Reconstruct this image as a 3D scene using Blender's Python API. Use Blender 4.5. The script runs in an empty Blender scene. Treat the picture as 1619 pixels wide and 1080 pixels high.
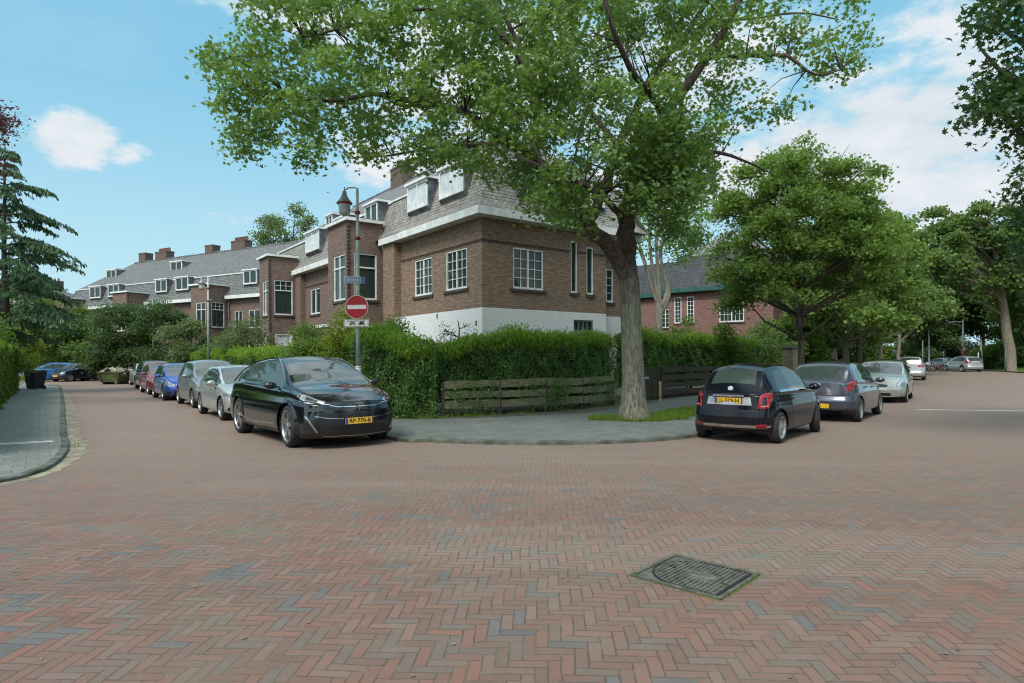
import bpy, bmesh, math, random
import numpy as np
from mathutils import Vector, Matrix

# ------------------------------------------------------------------ camera
sc = bpy.context.scene
COL = sc.collection
EYE = 1.6
ROLL = math.radians(0.3)
FPX, CX, HY = 990.0, 809.5, 567.0
cam_d = bpy.data.cameras.new("camera"); cam = bpy.data.objects.new("camera", cam_d); COL.objects.link(cam)
cam_d.sensor_width = 36.0
cam_d.lens = FPX / 1619.0 * 36.0
cam_d.shift_y = (HY - 540.0) / 1619.0
cam_d.clip_start = 0.1; cam_d.clip_end = 3000.0
cr, sr = math.cos(ROLL), math.sin(ROLL)
cam.matrix_world = Matrix(((cr, sr, 0, 0), (0, 0, -1, 0), (-sr, cr, 0, EYE), (0, 0, 0, 1)))
sc.camera = cam

def at(px, py, Y):
    """world point seen at photo pixel (px, py) at distance Y in front of the camera"""
    u = (px - CX) / FPX; v = -(py - HY) / FPX
    U = u * cr + v * sr; V = -u * sr + v * cr
    return Vector((U * Y, Y, EYE + V * Y))

# ------------------------------------------------------------------ light
SUN_EL, SUN_AZ = math.radians(50), math.radians(206)     # azimuth clockwise from +Y: behind the camera's left shoulder
sun_d = bpy.data.lights.new("sun", 'SUN'); sun = bpy.data.objects.new("sun", sun_d); COL.objects.link(sun)
sun_d.energy = 1.35; sun_d.angle = math.radians(24); sun_d.color = (1.0, 0.95, 0.88)
sdir = Vector((math.sin(SUN_AZ) * math.cos(SUN_EL), math.cos(SUN_AZ) * math.cos(SUN_EL), math.sin(SUN_EL)))
sun.rotation_euler = sdir.to_track_quat('Z', 'Y').to_euler()
sun.location = (0, 0, 60)

world = bpy.data.worlds.new("World"); sc.world = world; world.use_nodes = True
wt = world.node_tree; wt.nodes.clear()
def WN(t, **k):
    n = wt.nodes.new(t)
    for a, b in k.items(): setattr(n, a, b)
    return n
def wm(op, a, b=None, c=None, clamp=False):
    n = WN('ShaderNodeMath', operation=op); n.use_clamp = clamp
    for i, x in enumerate((a, b, c)):
        if x is None: continue
        if isinstance(x, (int, float)): n.inputs[i].default_value = x
        else: wt.links.new(x, n.inputs[i])
    return n.outputs[0]
sky = WN('ShaderNodeTexSky', sky_type='NISHITA', sun_disc=False)
sky.sun_elevation = SUN_EL; sky.sun_rotation = SUN_AZ; sky.air_density = 1.0; sky.dust_density = 1.2; sky.ozone_density = 1.4
tint = WN('ShaderNodeMix', data_type='RGBA', blend_type='MULTIPLY'); tint.inputs[0].default_value = 1.0
wt.links.new(sky.outputs[0], tint.inputs[6]); tint.inputs[7].default_value = (1.05, 1.22, 1.0, 1)
tc = WN('ShaderNodeTexCoord')
DIRV = tc.outputs['Generated']
def noise3(vec, scale, detail, rough):
    n = WN('ShaderNodeTexNoise'); n.inputs['Scale'].default_value = scale; n.inputs['Detail'].default_value = detail
    n.inputs['Roughness'].default_value = rough; wt.links.new(vec, n.inputs['Vector']); return n.outputs['Fac']
mp = WN('ShaderNodeMapping'); mp.inputs['Scale'].default_value = (1, 1, 2.2); wt.links.new(DIRV, mp.inputs['Vector'])
fine = wm('ADD', wm('MULTIPLY', noise3(mp.outputs[0], 4.5, 9, 0.6), .62), wm('MULTIPLY', noise3(mp.outputs[0], 15, 8, 0.62), .38))
wisp = noise3(mp.outputs[0], 2.0, 6, 0.6)
def cloud(px, py, ru, rv, amp):
    """soft cloud bank round one direction of the sky; ru, rv = angular half sizes"""
    d = (at(px, py, 10) - Vector((0, 0, EYE))).normalized()
    right = d.cross(Vector((0, 0, 1))).normalized(); up = right.cross(d)
    outs = []
    for ax, r in ((right, ru), (up, rv)):
        n = WN('ShaderNodeVectorMath', operation='DOT_PRODUCT'); wt.links.new(DIRV, n.inputs[0]); n.inputs[1].default_value = ax / r
        outs.append(n.outputs['Value'])
    f = WN('ShaderNodeVectorMath', operation='DOT_PRODUCT'); wt.links.new(DIRV, f.inputs[0]); f.inputs[1].default_value = d
    r2 = wm('ADD', wm('POWER', wm('ABSOLUTE', outs[0]), 2.0), wm('POWER', wm('ABSOLUTE', outs[1]), 2.0))
    m = wm('SUBTRACT', 1.0, r2, clamp=True)
    m = wm('MULTIPLY', m, wm('GREATER_THAN', f.outputs['Value'], 0.0))
    return wm('MULTIPLY', m, amp)
tot = None
for c in ((118, 220, .066, .044, 1.25), (172, 238, .055, .026, .8), (1430, 215, .30, .13, 1.35), (1540, 300, .25, .11, 1.1), (1250, 270, .24, .13, 1.0),
          (900, 130, .45, .20, .85), (620, 250, .16, .10, .75), (470, 20, .22, .05, .7), (1530, 12, .12, .04, .9),
          (385, 358, .09, .035, .7), (680, 60, .22, .12, .6), (1150, 60, .2, .1, .5)):
    m = cloud(*c)
    tot = m if tot is None else wm('MAXIMUM', tot, m)
cov = wm('ADD', tot, wm('MULTIPLY', wm('SUBTRACT', fine, 0.5), 5.2))
gate = wm('MULTIPLY', tot, 6.0, clamp=True)
mr = WN('ShaderNodeMapRange', interpolation_type='SMOOTHSTEP'); wt.links.new(cov, mr.inputs[0])
mr.inputs[1].default_value = 0.16; mr.inputs[2].default_value = 1.0
mask = wm('MULTIPLY', mr.outputs[0], gate)
veil = WN('ShaderNodeMapRange', interpolation_type='SMOOTHSTEP'); wt.links.new(wisp, veil.inputs[0])
veil.inputs[1].default_value = 0.42; veil.inputs[2].default_value = 0.8; veil.inputs[4].default_value = 0.35
mask2 = wm('MAXIMUM', mask, veil.outputs[0])
# pale band of thin cloud towards the horizon
sep = WN('ShaderNodeSeparateXYZ'); wt.links.new(DIRV, sep.inputs[0])
band = WN('ShaderNodeMapRange', interpolation_type='SMOOTHSTEP'); wt.links.new(sep.outputs[2], band.inputs[0])
band.inputs[1].default_value = 0.42; band.inputs[2].default_value = 0.02; band.inputs[3].default_value = 0.0; band.inputs[4].default_value = 0.75
mask3 = wm('MAXIMUM', mask2, band.outputs[0])
# broken bright cloud added overhead and behind the camera, unseen, to raise ambient light
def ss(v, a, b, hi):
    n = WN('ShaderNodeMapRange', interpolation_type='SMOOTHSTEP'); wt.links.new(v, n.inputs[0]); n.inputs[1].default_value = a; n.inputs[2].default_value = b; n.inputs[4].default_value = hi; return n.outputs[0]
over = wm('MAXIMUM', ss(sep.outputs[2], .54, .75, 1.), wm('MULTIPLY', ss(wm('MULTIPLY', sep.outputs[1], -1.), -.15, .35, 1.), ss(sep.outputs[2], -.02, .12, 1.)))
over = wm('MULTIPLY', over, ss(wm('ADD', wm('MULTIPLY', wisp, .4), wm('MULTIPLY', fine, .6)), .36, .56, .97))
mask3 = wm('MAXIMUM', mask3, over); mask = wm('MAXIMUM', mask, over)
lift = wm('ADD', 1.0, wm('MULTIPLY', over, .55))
shade = WN('ShaderNodeMapRange'); wt.links.new(fine, shade.inputs[0]); shade.inputs[1].default_value = 0.3; shade.inputs[2].default_value = 0.7
ccol = WN('ShaderNodeMix', data_type='RGBA'); wt.links.new(shade.outputs[0], ccol.inputs[0])
ccol.inputs[6].default_value = (2.7, 3.15, 3.5, 1); ccol.inputs[7].default_value = (4.25, 4.35, 4.5, 1)
bcol = WN('ShaderNodeMix', data_type='RGBA'); wt.links.new(mask, bcol.inputs[0])
bcol.inputs[6].default_value = (2.75, 3.85, 4.25, 1); wt.links.new(ccol.outputs[2], bcol.inputs[7])
thin = WN('ShaderNodeMix', data_type='RGBA'); thin.inputs[0].default_value = .8; wt.links.new(tint.outputs[2], thin.inputs[6]); thin.inputs[7].default_value = (1.12, 2.72, 3.75, 1)
fin = WN('ShaderNodeMix', data_type='RGBA'); wt.links.new(mask3, fin.inputs[0]); wt.links.new(thin.outputs[2], fin.inputs[6]); wt.links.new(bcol.outputs[2], fin.inputs[7])
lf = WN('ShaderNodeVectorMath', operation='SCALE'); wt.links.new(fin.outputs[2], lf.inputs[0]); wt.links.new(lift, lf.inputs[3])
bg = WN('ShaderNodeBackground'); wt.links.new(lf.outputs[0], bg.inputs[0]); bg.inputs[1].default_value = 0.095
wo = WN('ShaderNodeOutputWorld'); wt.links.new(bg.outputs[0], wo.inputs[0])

sc.view_settings.view_transform = 'Standard'; sc.view_settings.look = 'None'
sc.view_settings.exposure = 1.2; sc.view_settings.gamma = 1.0; sc.view_settings.use_curve_mapping = False
sc.cycles.use_denoising = True; sc.cycles.filter_width = 1.1
sc.cycles.max_bounces = 6; sc.cycles.transparent_max_bounces = 8; sc.cycles.transmission_bounces = 4
sc.cycles.caustics_reflective = False; sc.cycles.caustics_refractive = False

rng = np.random.default_rng(7)
random.seed(7)

# ------------------------------------------------------------------ mesh helpers
class MB:
    """collects faces and links them as ONE mesh object"""
    def __init__(s): s.v = []; s.f = []; s.uv = []
    def face(s, pts, uv=None):
        i = len(s.v); s.v.extend([tuple(p) for p in pts]); s.f.append(tuple(range(i, i + len(pts))))
        if uv is None:
            p0 = Vector(pts[0]); n = (Vector(pts[1]) - p0).cross(Vector(pts[2]) - p0)
            a = [abs(q) for q in n]
            if a[2] >= a[0] and a[2] >= a[1]: uv = [(p[0], p[1]) for p in pts]
            elif a[0] >= a[1]: uv = [(p[1], p[2]) for p in pts]
            else: uv = [(p[0], p[2]) for p in pts]
        s.uv.extend(uv)
    def box(s, x0, x1, y0, y1, z0, z1, skip=''):
        P = [(x0,y0,z0),(x1,y0,z0),(x1,y1,z0),(x0,y1,z0),(x0,y0,z1),(x1,y0,z1),(x1,y1,z1),(x0,y1,z1)]
        for k, q in (('b',(3,2,1,0)),('t',(4,5,6,7)),('f',(0,1,5,4)),('r',(1,2,6,5)),('k',(2,3,7,6)),('l',(3,0,4,7))):
            if k not in skip: s.face([P[i] for i in q])
    def obox(s, c, ax, ay, az, hx, hy, hz):
        """oriented box: centre, unit axes, half sizes"""
        c = Vector(c); ax, ay, az = Vector(ax), Vector(ay), Vector(az)
        P = [c + ax*(hx*i) + ay*(hy*j) + az*(hz*k) for k in (-1,1) for i, j in ((-1,-1),(1,-1),(1,1),(-1,1))]
        for q in ((3,2,1,0),(4,5,6,7),(0,1,5,4),(1,2,6,5),(2,3,7,6),(3,0,4,7)): s.face([P[i] for i in q])
    def bar(s, a, b, w, h=None):
        a, b = Vector(a), Vector(b); d = (b - a); L = d.length; d.normalize()
        up = Vector((0,0,1)) if abs(d.z) < .9 else Vector((1,0,0))
        r = d.cross(up).normalized(); u = r.cross(d)
        s.obox((a+b)/2, d, r, u, L/2, w/2, (h or w)/2)
    def ring(s, c, ax, r, n, u=None):
        ax = Vector(ax).normalized()
        if u is None: u = ax.orthogonal().normalized()
        else: u = (u - ax * u.dot(ax)).normalized()
        w = ax.cross(u); return [Vector(c) + (u*math.cos(2*math.pi*k/n) + w*math.sin(2*math.pi*k/n))*r for k in range(n)], u
    def tube(s, pts, rad, n=8, cap=True):
        pts = [Vector(p) for p in pts]; rings = []; u = None; vlen = 0
        if not hasattr(rad, '__len__'): rad = [rad]*len(pts)
        for i, p in enumerate(pts):
            d = (pts[min(i+1, len(pts)-1)] - pts[max(i-1, 0)])
            if d.length < 1e-6: d = Vector((0,0,1))
            R, u = s.ring(p, d, max(rad[i], 1e-4), n, u); rings.append(R)
        base = len(s.v)
        for R in rings: s.v.extend([tuple(q) for q in R])
        for i in range(len(rings)-1):
            l = (pts[i+1]-pts[i]).length
            for k in range(n):
                a = base + i*n + k; b = base + i*n + (k+1) % n
                s.f.append((a, b, b+n, a+n)); s.uv.extend([(k/n, vlen), ((k+1)/n, vlen), ((k+1)/n, vlen+l), (k/n, vlen+l)])
            vlen += l
        if cap:
            for st, rv in ((base, True), (base+(len(rings)-1)*n, False)):
                idx = list(range(st, st+n)); idx = idx[::-1] if rv else idx
                s.f.append(tuple(idx)); s.uv.extend([(0, 0)]*n)
    def lathe(s, prof, n=24, axis='z', org=(0,0,0)):
        """prof: list of (radius, height); axis z or y"""
        base = len(s.v); m = len(prof); org = Vector(org)
        for r, h in prof:
            for k in range(n):
                a = 2*math.pi*k/n
                q = Vector((r*math.cos(a), r*math.sin(a), h)) if axis == 'z' else Vector((r*math.cos(a), h, r*math.sin(a)))
                s.v.append(tuple(org + q))
        for i in range(m-1):
            for k in range(n):
                a = base+i*n+k; b = base+i*n+(k+1) % n
                q = (a, b, b+n, a+n) if axis == 'z' else (a, a+n, b+n, b)
                s.f.append(q); s.uv.extend([(k/n, i), ((k+1)/n, i), ((k+1)/n, i+1), (k/n, i+1)])
    def ellipsoid(s, c, rx, ry, rz, n=12, m=8):
        base = len(s.v)
        for i in range(m+1):
            t = math.pi*i/m
            for k in range(n):
                a = 2*math.pi*k/n
                s.v.append((c[0]+rx*math.sin(t)*math.cos(a), c[1]+ry*math.sin(t)*math.sin(a), c[2]+rz*math.cos(t)))
        for i in range(m):
            for k in range(n):
                a = base+i*n+k; b = base+i*n+(k+1) % n
                s.f.append((a, a+n, b+n, b)); s.uv.extend([(0,0)]*4)
    def prism(s, poly, y0, y1):
        """poly of (x,z) extruded from y0 to y1"""
        s.face([(x, y0, z) for x, z in poly]); s.face([(x, y1, z) for x, z in reversed(poly)])
        for i in range(len(poly)):
            a, b = poly[i], poly[(i+1) % len(poly)]
            s.face([(a[0],y0,a[1]),(a[0],y1,a[1]),(b[0],y1,b[1]),(b[0],y0,b[1])])
    def build(s, name, mat, parent=None, smooth=False, weld=False, bevel=0):
        me = bpy.data.meshes.new(name); me.from_pydata(s.v, [], s.f)
        uvl = me.uv_layers.new(name='UVMap'); uvl.data.foreach_set('uv', [c for q in s.uv for c in q])
        me.materials.append(mat)
        if smooth: me.polygons.foreach_set('use_smooth', [True]*len(me.polygons))
        me.update()
        o = bpy.data.objects.new(name, me); COL.objects.link(o)
        if parent is not None: o.parent = parent
        if weld:
            bm = bmesh.new(); bm.from_mesh(me); bmesh.ops.remove_doubles(bm, verts=bm.verts, dist=1e-4); bm.to_mesh(me); bm.free()
        if bevel:
            m = o.modifiers.new('bevel', 'BEVEL'); m.width = bevel; m.segments = 2; m.limit_method = 'ANGLE'
        return o

def thing(name, label, cat, loc=(0,0,0), rz=0.0, group=None, kind=None):
    o = bpy.data.objects.new(name, None); COL.objects.link(o); o.empty_display_size = .3
    o.location = loc; o.rotation_euler = (0, 0, rz); tag(o, label, cat, group, kind); return o
def tag(o, label=None, cat=None, group=None, kind=None):
    if label: o['label'] = label
    if cat: o['category'] = cat
    if group: o['group'] = group
    if kind: o['kind'] = kind
    return o
def copy_thing(o, parent=None):
    c = o.copy(); COL.objects.link(c)
    if parent is not None: c.parent = parent
    for ch in list(o.children): copy_thing(ch, c)
    return c

# ------------------------------------------------------------------ materials
def newmat(name):
    m = bpy.data.materials.new(name); m.use_nodes = True; nt = m.node_tree; nt.nodes.clear()
    out = nt.nodes.new('ShaderNodeOutputMaterial'); b = nt.nodes.new('ShaderNodeBsdfPrincipled'); nt.links.new(b.outputs[0], out.inputs[0])
    return m, nt, b
class NT:
    def __init__(s, nt): s.nt = nt
    def n(s, t, **k):
        o = s.nt.nodes.new(t)
        for a, b in k.items(): setattr(o, a, b)
        return o
    def link(s, x, inp):
        if isinstance(x, (int, float)): inp.default_value = x
        elif isinstance(x, tuple): inp.default_value = x if len(x) == len(inp.default_value) else (*x, 1)
        else: s.nt.links.new(x, inp)
    def m(s, op, a, b=None, c=None, clamp=False):
        o = s.n('ShaderNodeMath', operation=op); o.use_clamp = clamp
        for i, x in enumerate((a, b, c)):
            if x is not None: s.link(x, o.inputs[i])
        return o.outputs[0]
    def mix(s, f, a, b, mode='MIX'):
        o = s.n('ShaderNodeMix', data_type='RGBA', blend_type=mode); s.link(f, o.inputs[0]); s.link(a, o.inputs[6]); s.link(b, o.inputs[7]); return o.outputs[2]
    def noise(s, vec, scale, detail=4, rough=.55):
        o = s.n('ShaderNodeTexNoise'); o.inputs['Scale'].default_value = scale; o.inputs['Detail'].default_value = detail; o.inputs['Roughness'].default_value = rough
        if vec is not None: s.nt.links.new(vec, o.inputs['Vector'])
        return o.outputs['Fac']
    def ramp(s, f, a, b, lo=0., hi=1., smooth=True):
        o = s.n('ShaderNodeMapRange', interpolation_type='SMOOTHSTEP' if smooth else 'LINEAR'); s.link(f, o.inputs[0])
        for i, x in zip((1,2,3,4), (a, b, lo, hi)): o.inputs[i].default_value = x
        return o.outputs[0]
    def bump(s, h, dist, strength=1.0):
        o = s.n('ShaderNodeBump'); o.inputs['Strength'].default_value = strength; o.inputs['Distance'].default_value = dist; s.nt.links.new(h, o.inputs['Height']); return o.outputs[0]
    def coord(s, w='Object'): return s.n('ShaderNodeTexCoord').outputs[w]
    def xyz(s, v): 
        o = s.n('ShaderNodeSeparateXYZ'); s.nt.links.new(v, o.inputs[0]); return o.outputs
    def comb(s, x, y, z=0.):
        o = s.n('ShaderNodeCombineXYZ'); s.link(x, o.inputs[0]); s.link(y, o.inputs[1]); s.link(z, o.inputs[2]); return o.outputs[0]

def plain(name, col, rough=.6, metal=0., var=.12, vscale=6., bump=0., col2=None, spec=None, coat=0.):
    """a base colour broken up by worn, dirty noise"""
    m, nt, b = newmat(name); t = NT(nt); co = t.coord('Object')
    f = t.noise(co, vscale, 6, .6)
    c2 = col2 if col2 else tuple(c*(1-var*2.2) for c in col)
    c1 = tuple(min(1, c*(1+var)) for c in col)
    c = t.mix(t.ramp(f, .3, .7), (*c2, 1), (*c1, 1)); nt.links.new(c, b.inputs['Base Color'])
    b.inputs['Roughness'].default_value = rough; b.inputs['Metallic'].default_value = metal
    if spec is not None: b.inputs['Specular IOR Level'].default_value = spec
    if coat: b.inputs['Coat Weight'].default_value = coat; b.inputs['Coat Roughness'].default_value = .05
    if bump: nt.links.new(t.bump(t.noise(co, vscale*6, 6, .65), bump), b.inputs['Normal'])
    return m
def paint(name, col, metal=.3, rough=.28, dirt=.12, coat=.9):
    m, nt, b = newmat(name); t = NT(nt); co = t.coord('Object')
    z = t.xyz(co)[2]
    low = t.m('MULTIPLY', t.ramp(z, .75, .15), t.ramp(t.noise(co, 5, 6, .7), .35, .75))     # road grime on the sills
    d = t.m('ADD', t.m('MULTIPLY', low, dirt*3.0), t.m('MULTIPLY', t.noise(co, 2.5, 5), dirt*.35), clamp=True)
    c = t.mix(d, (*col, 1), (.11, .10, .085, 1)); nt.links.new(c, b.inputs['Base Color'])
    b.inputs['Metallic'].default_value = metal
    nt.links.new(t.m('ADD', rough, t.m('MULTIPLY', d, .5)), b.inputs['Roughness'])
    b.inputs['Coat Weight'].default_value = coat; b.inputs['Specular IOR Level'].default_value = .5 if coat > .6 else .25; b.inputs['Coat Roughness'].default_value = .045
    return m
def glassy(name, col=(.012,.016,.016), rough=.03, ior=1.75):
    m, nt, b = newmat(name); b.inputs['Base Color'].default_value = (*col, 1); b.inputs['Roughness'].default_value = rough; b.inputs['IOR'].default_value = ior
    return m
M = {}
M['car_glass'] = glassy('car_glass', (.060,.072,.068), .03, 1.95)
M['rubber'] = plain('rubber', (.022,.022,.023), .75, 0, .3, 8)
M['black_trim'] = plain('black_trim', (.012,.012,.013), .45, 0, .2, 5)
M['gloss_black'] = plain('gloss_black', (.010,.010,.012), .15, 0, .2, 5, coat=.5)
M['alloy'] = plain('alloy', (.42,.43,.44), .33, .75, .12, 9)
M['wheel_cover'] = plain('wheel_cover', (.36,.37,.38), .4, .3, .15, 9)
M['dark_hub'] = plain('dark_hub', (.03,.03,.032), .6, .2)
M['chrome'] = plain('chrome', (.62,.63,.64), .16, 1.0, .08, 9)
M['tail_red'] = plain('tail_red', (.30,.008,.014), .16, 0, .2, 20, coat=.6)
M['reflector_red'] = plain('reflector_red', (.30,.02,.02), .25, 0, .2, 20)
M['tail_pink'] = plain('tail_pink', (.62,.20,.20), .2, 0, .2, 20, coat=.6)
M['lamp_glass'] = plain('lamp_glass', (.42,.45,.47), .08, .35, .3, 14, coat=1.)
M['amber'] = plain('amber', (.65,.22,.02), .2, 0, .2, 14)
M['plate_yellow'] = plain('plate_yellow', (.72,.42,.03), .4, 0, .05)
M['plate_blue'] = plain('plate_blue', (.03,.06,.35), .4, 0, .05)
M['ink'] = plain('ink', (.015,.014,.012), .5, 0, .05)
M['white_ink'] = plain('white_ink', (.75,.76,.76), .45, 0, .05)
M['interior'] = plain('interior', (.03,.03,.032), .8)

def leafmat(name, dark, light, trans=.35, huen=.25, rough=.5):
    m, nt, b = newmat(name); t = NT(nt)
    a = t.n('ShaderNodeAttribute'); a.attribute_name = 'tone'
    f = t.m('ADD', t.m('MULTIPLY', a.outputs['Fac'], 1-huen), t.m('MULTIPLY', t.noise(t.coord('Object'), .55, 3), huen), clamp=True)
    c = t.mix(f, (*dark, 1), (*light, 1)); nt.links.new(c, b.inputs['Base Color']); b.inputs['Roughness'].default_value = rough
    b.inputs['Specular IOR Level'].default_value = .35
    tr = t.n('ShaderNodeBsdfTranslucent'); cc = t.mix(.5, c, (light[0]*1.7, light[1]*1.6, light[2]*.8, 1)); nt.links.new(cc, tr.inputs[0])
    mx = t.n('ShaderNodeMixShader'); mx.inputs[0].default_value = trans
    nt.links.new(b.outputs[0], mx.inputs[1]); nt.links.new(tr.outputs[0], mx.inputs[2])
    out = [n for n in nt.nodes if n.type == 'OUTPUT_MATERIAL'][0]; nt.links.new(mx.outputs[0], out.inputs[0])
    return m
def barkmat(name, c1, c2, scale=5., upper=None):
    m, nt, b = newmat(name); t = NT(nt); co = t.coord('Object')
    mpp = t.n('ShaderNodeMapping'); mpp.inputs['Scale'].default_value = (1, 1, .22); nt.links.new(co, mpp.inputs[0])
    f1 = t.noise(mpp.outputs[0], scale*4, 8, .7); f2 = t.noise(co, scale*.5, 5, .6)
    c = t.mix(t.ramp(f1, .38, .64), (*c1, 1), (*c2, 1))
    c = t.mix(t.m('MULTIPLY', t.ramp(f2, .45, .7), .55), c, (c2[0]*.75, c2[1]*.95, c2[2]*.6, 1))   # algae patches
    if upper:                                                            # bark turns browner and cleaner on the younger wood high up
        z = t.xyz(co)[2]; c = t.mix(t.ramp(t.m('ADD', z, t.m('MULTIPLY', f2, 1.6)), 3.4, 4.9), c, t.mix(t.ramp(f1, .38, .64), (*upper[0], 1), (*upper[1], 1)))
    nt.links.new(c, b.inputs['Base Color']); b.inputs['Roughness'].default_value = .9
    nt.links.new(t.bump(t.m('ADD', f1, t.m('MULTIPLY', f2, .4)), .035), b.inputs['Normal'])
    return m

# ------------------------------------------------------------------ leaves
def _star():
    pts = []
    for ang, r in ((-90,.42),(-55,.30),(-12,.62),(8,.40),(38,.92),(62,.46),(90,1.05),(118,.46),(142,.92),(172,.40),(192,.62),(235,.30)):
        a = math.radians(ang); pts.append((r*math.cos(a)*.5, r*math.sin(a)*.5, -.10*abs(math.cos(a))*r))
    return np.array(pts), [tuple(range(len(pts)))]
T_MAPLE = _star()
T_OVAL = (np.array([(0,-.5,0),(.26,-.05,-.05),(0,.5,0),(-.26,-.05,-.05)]), [(0,1,2,3)])
T_BLADE = (np.array([(-.06,0,0),(.06,0,0),(0,1,.0)]), [(0,1,2)])
T_CLUMP = (np.array([(0,-.5,0),(.34,-.25,-.12),(.42,.22,.06),(0,.5,-.04),(-.42,.16,-.1),(-.3,-.3,.08)]), [(0,1,2,3),(0,3,4,5)])
T_SHOOT = (np.array([(0,-.5,0),(.15,-.05,-.03),(0,.6,0),(-.15,-.05,-.03)]), [(0,1,2,3)])
T_NEEDLE = (np.array([(-.08,-.5,0),(.08,-.5,0),(.13,.3,-.05),(0,.55,-.12),(-.13,.3,-.05)]), [(0,1,2,3,4)])

def leaf_obj(name, pos, size, tmpl, mat, parent=None, up=.6, tone=None, seed=1, dirs=None, sizevar=.35):
    """one mesh of many leaves; up = how much their faces look at the sky; dirs = optional pointing directions"""
    r = np.random.default_rng(seed); N = len(pos); T, F = tmpl; k = len(T)
    nrm = r.normal(size=(N, 3)); nrm /= np.linalg.norm(nrm, axis=1)[:, None]
    nrm = nrm*(1-up) + np.array([0, 0, 1.])*up; nrm /= np.linalg.norm(nrm, axis=1)[:, None]
    tg = r.normal(size=(N, 3)) if dirs is None else dirs + r.normal(size=(N, 3))*.18
    if dirs is None:
        tg -= nrm*(tg*nrm).sum(1)[:, None]; tg /= np.linalg.norm(tg, axis=1)[:, None]
    else:
        tg /= np.linalg.norm(tg, axis=1)[:, None]; nrm -= tg*(nrm*tg).sum(1)[:, None]; nrm /= np.linalg.norm(nrm, axis=1)[:, None]
    bt = np.cross(tg, nrm)
    s = size*(1 + sizevar*(r.random(N)*2-1))
    V = pos[:, None, :] + s[:, None, None]*(T[None, :, 0, None]*bt[:, None, :] + T[None, :, 1, None]*tg[:, None, :] + T[None, :, 2, None]*nrm[:, None, :])
    V = V.reshape(-1, 3)
    loops = []; starts = []; totals = []; st = 0
    Farr = [np.array(f) for f in F]
    li = np.concatenate([ (np.arange(N)[:, None]*k + f[None, :]).reshape(N, -1) for f in Farr], axis=1).reshape(-1)
    tot1 = np.array([len(f) for f in F]); tots = np.tile(tot1, N); sts = np.concatenate([[0], np.cumsum(tots)[:-1]])
    me = bpy.data.meshes.new(name)
    me.vertices.add(len(V)); me.vertices.foreach_set('co', V.astype(np.float32).ravel())
    me.loops.add(len(li)); me.loops.foreach_set('vertex_index', li.astype(np.int32))
    me.polygons.add(len(tots)); me.polygons.foreach_set('loop_start', sts.astype(np.int32)); me.polygons.foreach_set('loop_total', tots.astype(np.int32))
    me.update(calc_edges=True)
    if tone is None: tone = r.random(N)
    at_ = me.attributes.new('tone', 'FLOAT', 'POINT'); at_.data.foreach_set('value', np.repeat(tone, k).astype(np.float32))
    me.materials.append(mat)
    o = bpy.data.objects.new(name, me); COL.objects.link(o)
    if parent is not None: o.parent = parent
    return o
def sprays(centers, per, spread, flat=.35, seed=1, tone_c=None):
    """leaves gathered in flattened, drooping sprays round given centres"""
    r = np.random.default_rng(seed); n = len(centers)
    off = r.normal(size=(n, per, 3))*spread; off[:, :, 2] *= flat
    off[:, :, 2] -= .5*(off[:, :, 0]**2 + off[:, :, 1]**2)/max(spread, .01)*.35
    pos = (centers[:, None, :] + off).reshape(-1, 3)
    tc_ = r.random(n) if tone_c is None else tone_c
    tone = np.clip((tc_[:, None]*.65 + r.random((n, per))*.35), 0, 1).reshape(-1)
    return pos, tone
# ------------------------------------------------------------------ directions of the place
D1 = Vector((-.604, .797, 0))      # along the left street, away from the camera
R1 = Vector((.797, .604, 0))       # across it, to the right
D2 = Vector((.572, .820, 0))       # along the right street
K0 = Vector((-2.6, 12.7, 0))

def herringbone(t, vec, w=.072, n=3, jw=.055):
    sc_ = t.n('ShaderNodeVectorMath', operation='SCALE'); t.link(vec, sc_.inputs[0]); sc_.inputs[3].default_value = 1/w
    x, y, _ = t.xyz(sc_.outputs[0])
    ix, iy = t.m('FLOOR', x), t.m('FLOOR', y); fx, fy = t.m('SUBTRACT', x, ix), t.m('SUBTRACT', y, iy)
    m = t.m('FLOORED_MODULO', t.m('SUBTRACT', ix, iy), float(2*n)); H = t.m('LESS_THAN', m, n-.5); k = t.m('SUBTRACT', float(2*n-1), m)
    def sel(a, b): return t.m('ADD', t.m('MULTIPLY', a, H), t.m('MULTIPLY', b, t.m('SUBTRACT', 1., H)))
    along = sel(t.m('ADD', m, fx), t.m('ADD', k, fy)); across = sel(fy, fx)
    idx = sel(t.m('SUBTRACT', ix, m), ix); idy = sel(iy, t.m('SUBTRACT', iy, k))
    d = t.m('MINIMUM', t.m('MINIMUM', along, t.m('SUBTRACT', float(n), along)), t.m('MINIMUM', across, t.m('SUBTRACT', 1., across)))
    wn = t.n('ShaderNodeTexWhiteNoise', noise_dimensions='3D'); t.link(t.comb(idx, idy, t.m('MULTIPLY', H, 17.3)), wn.inputs[0])
    return d, wn.outputs['Value'], wn.outputs['Color'], t.comb(t.m('MULTIPLY', idx, .1), t.m('MULTIPLY', idy, .1))

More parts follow.
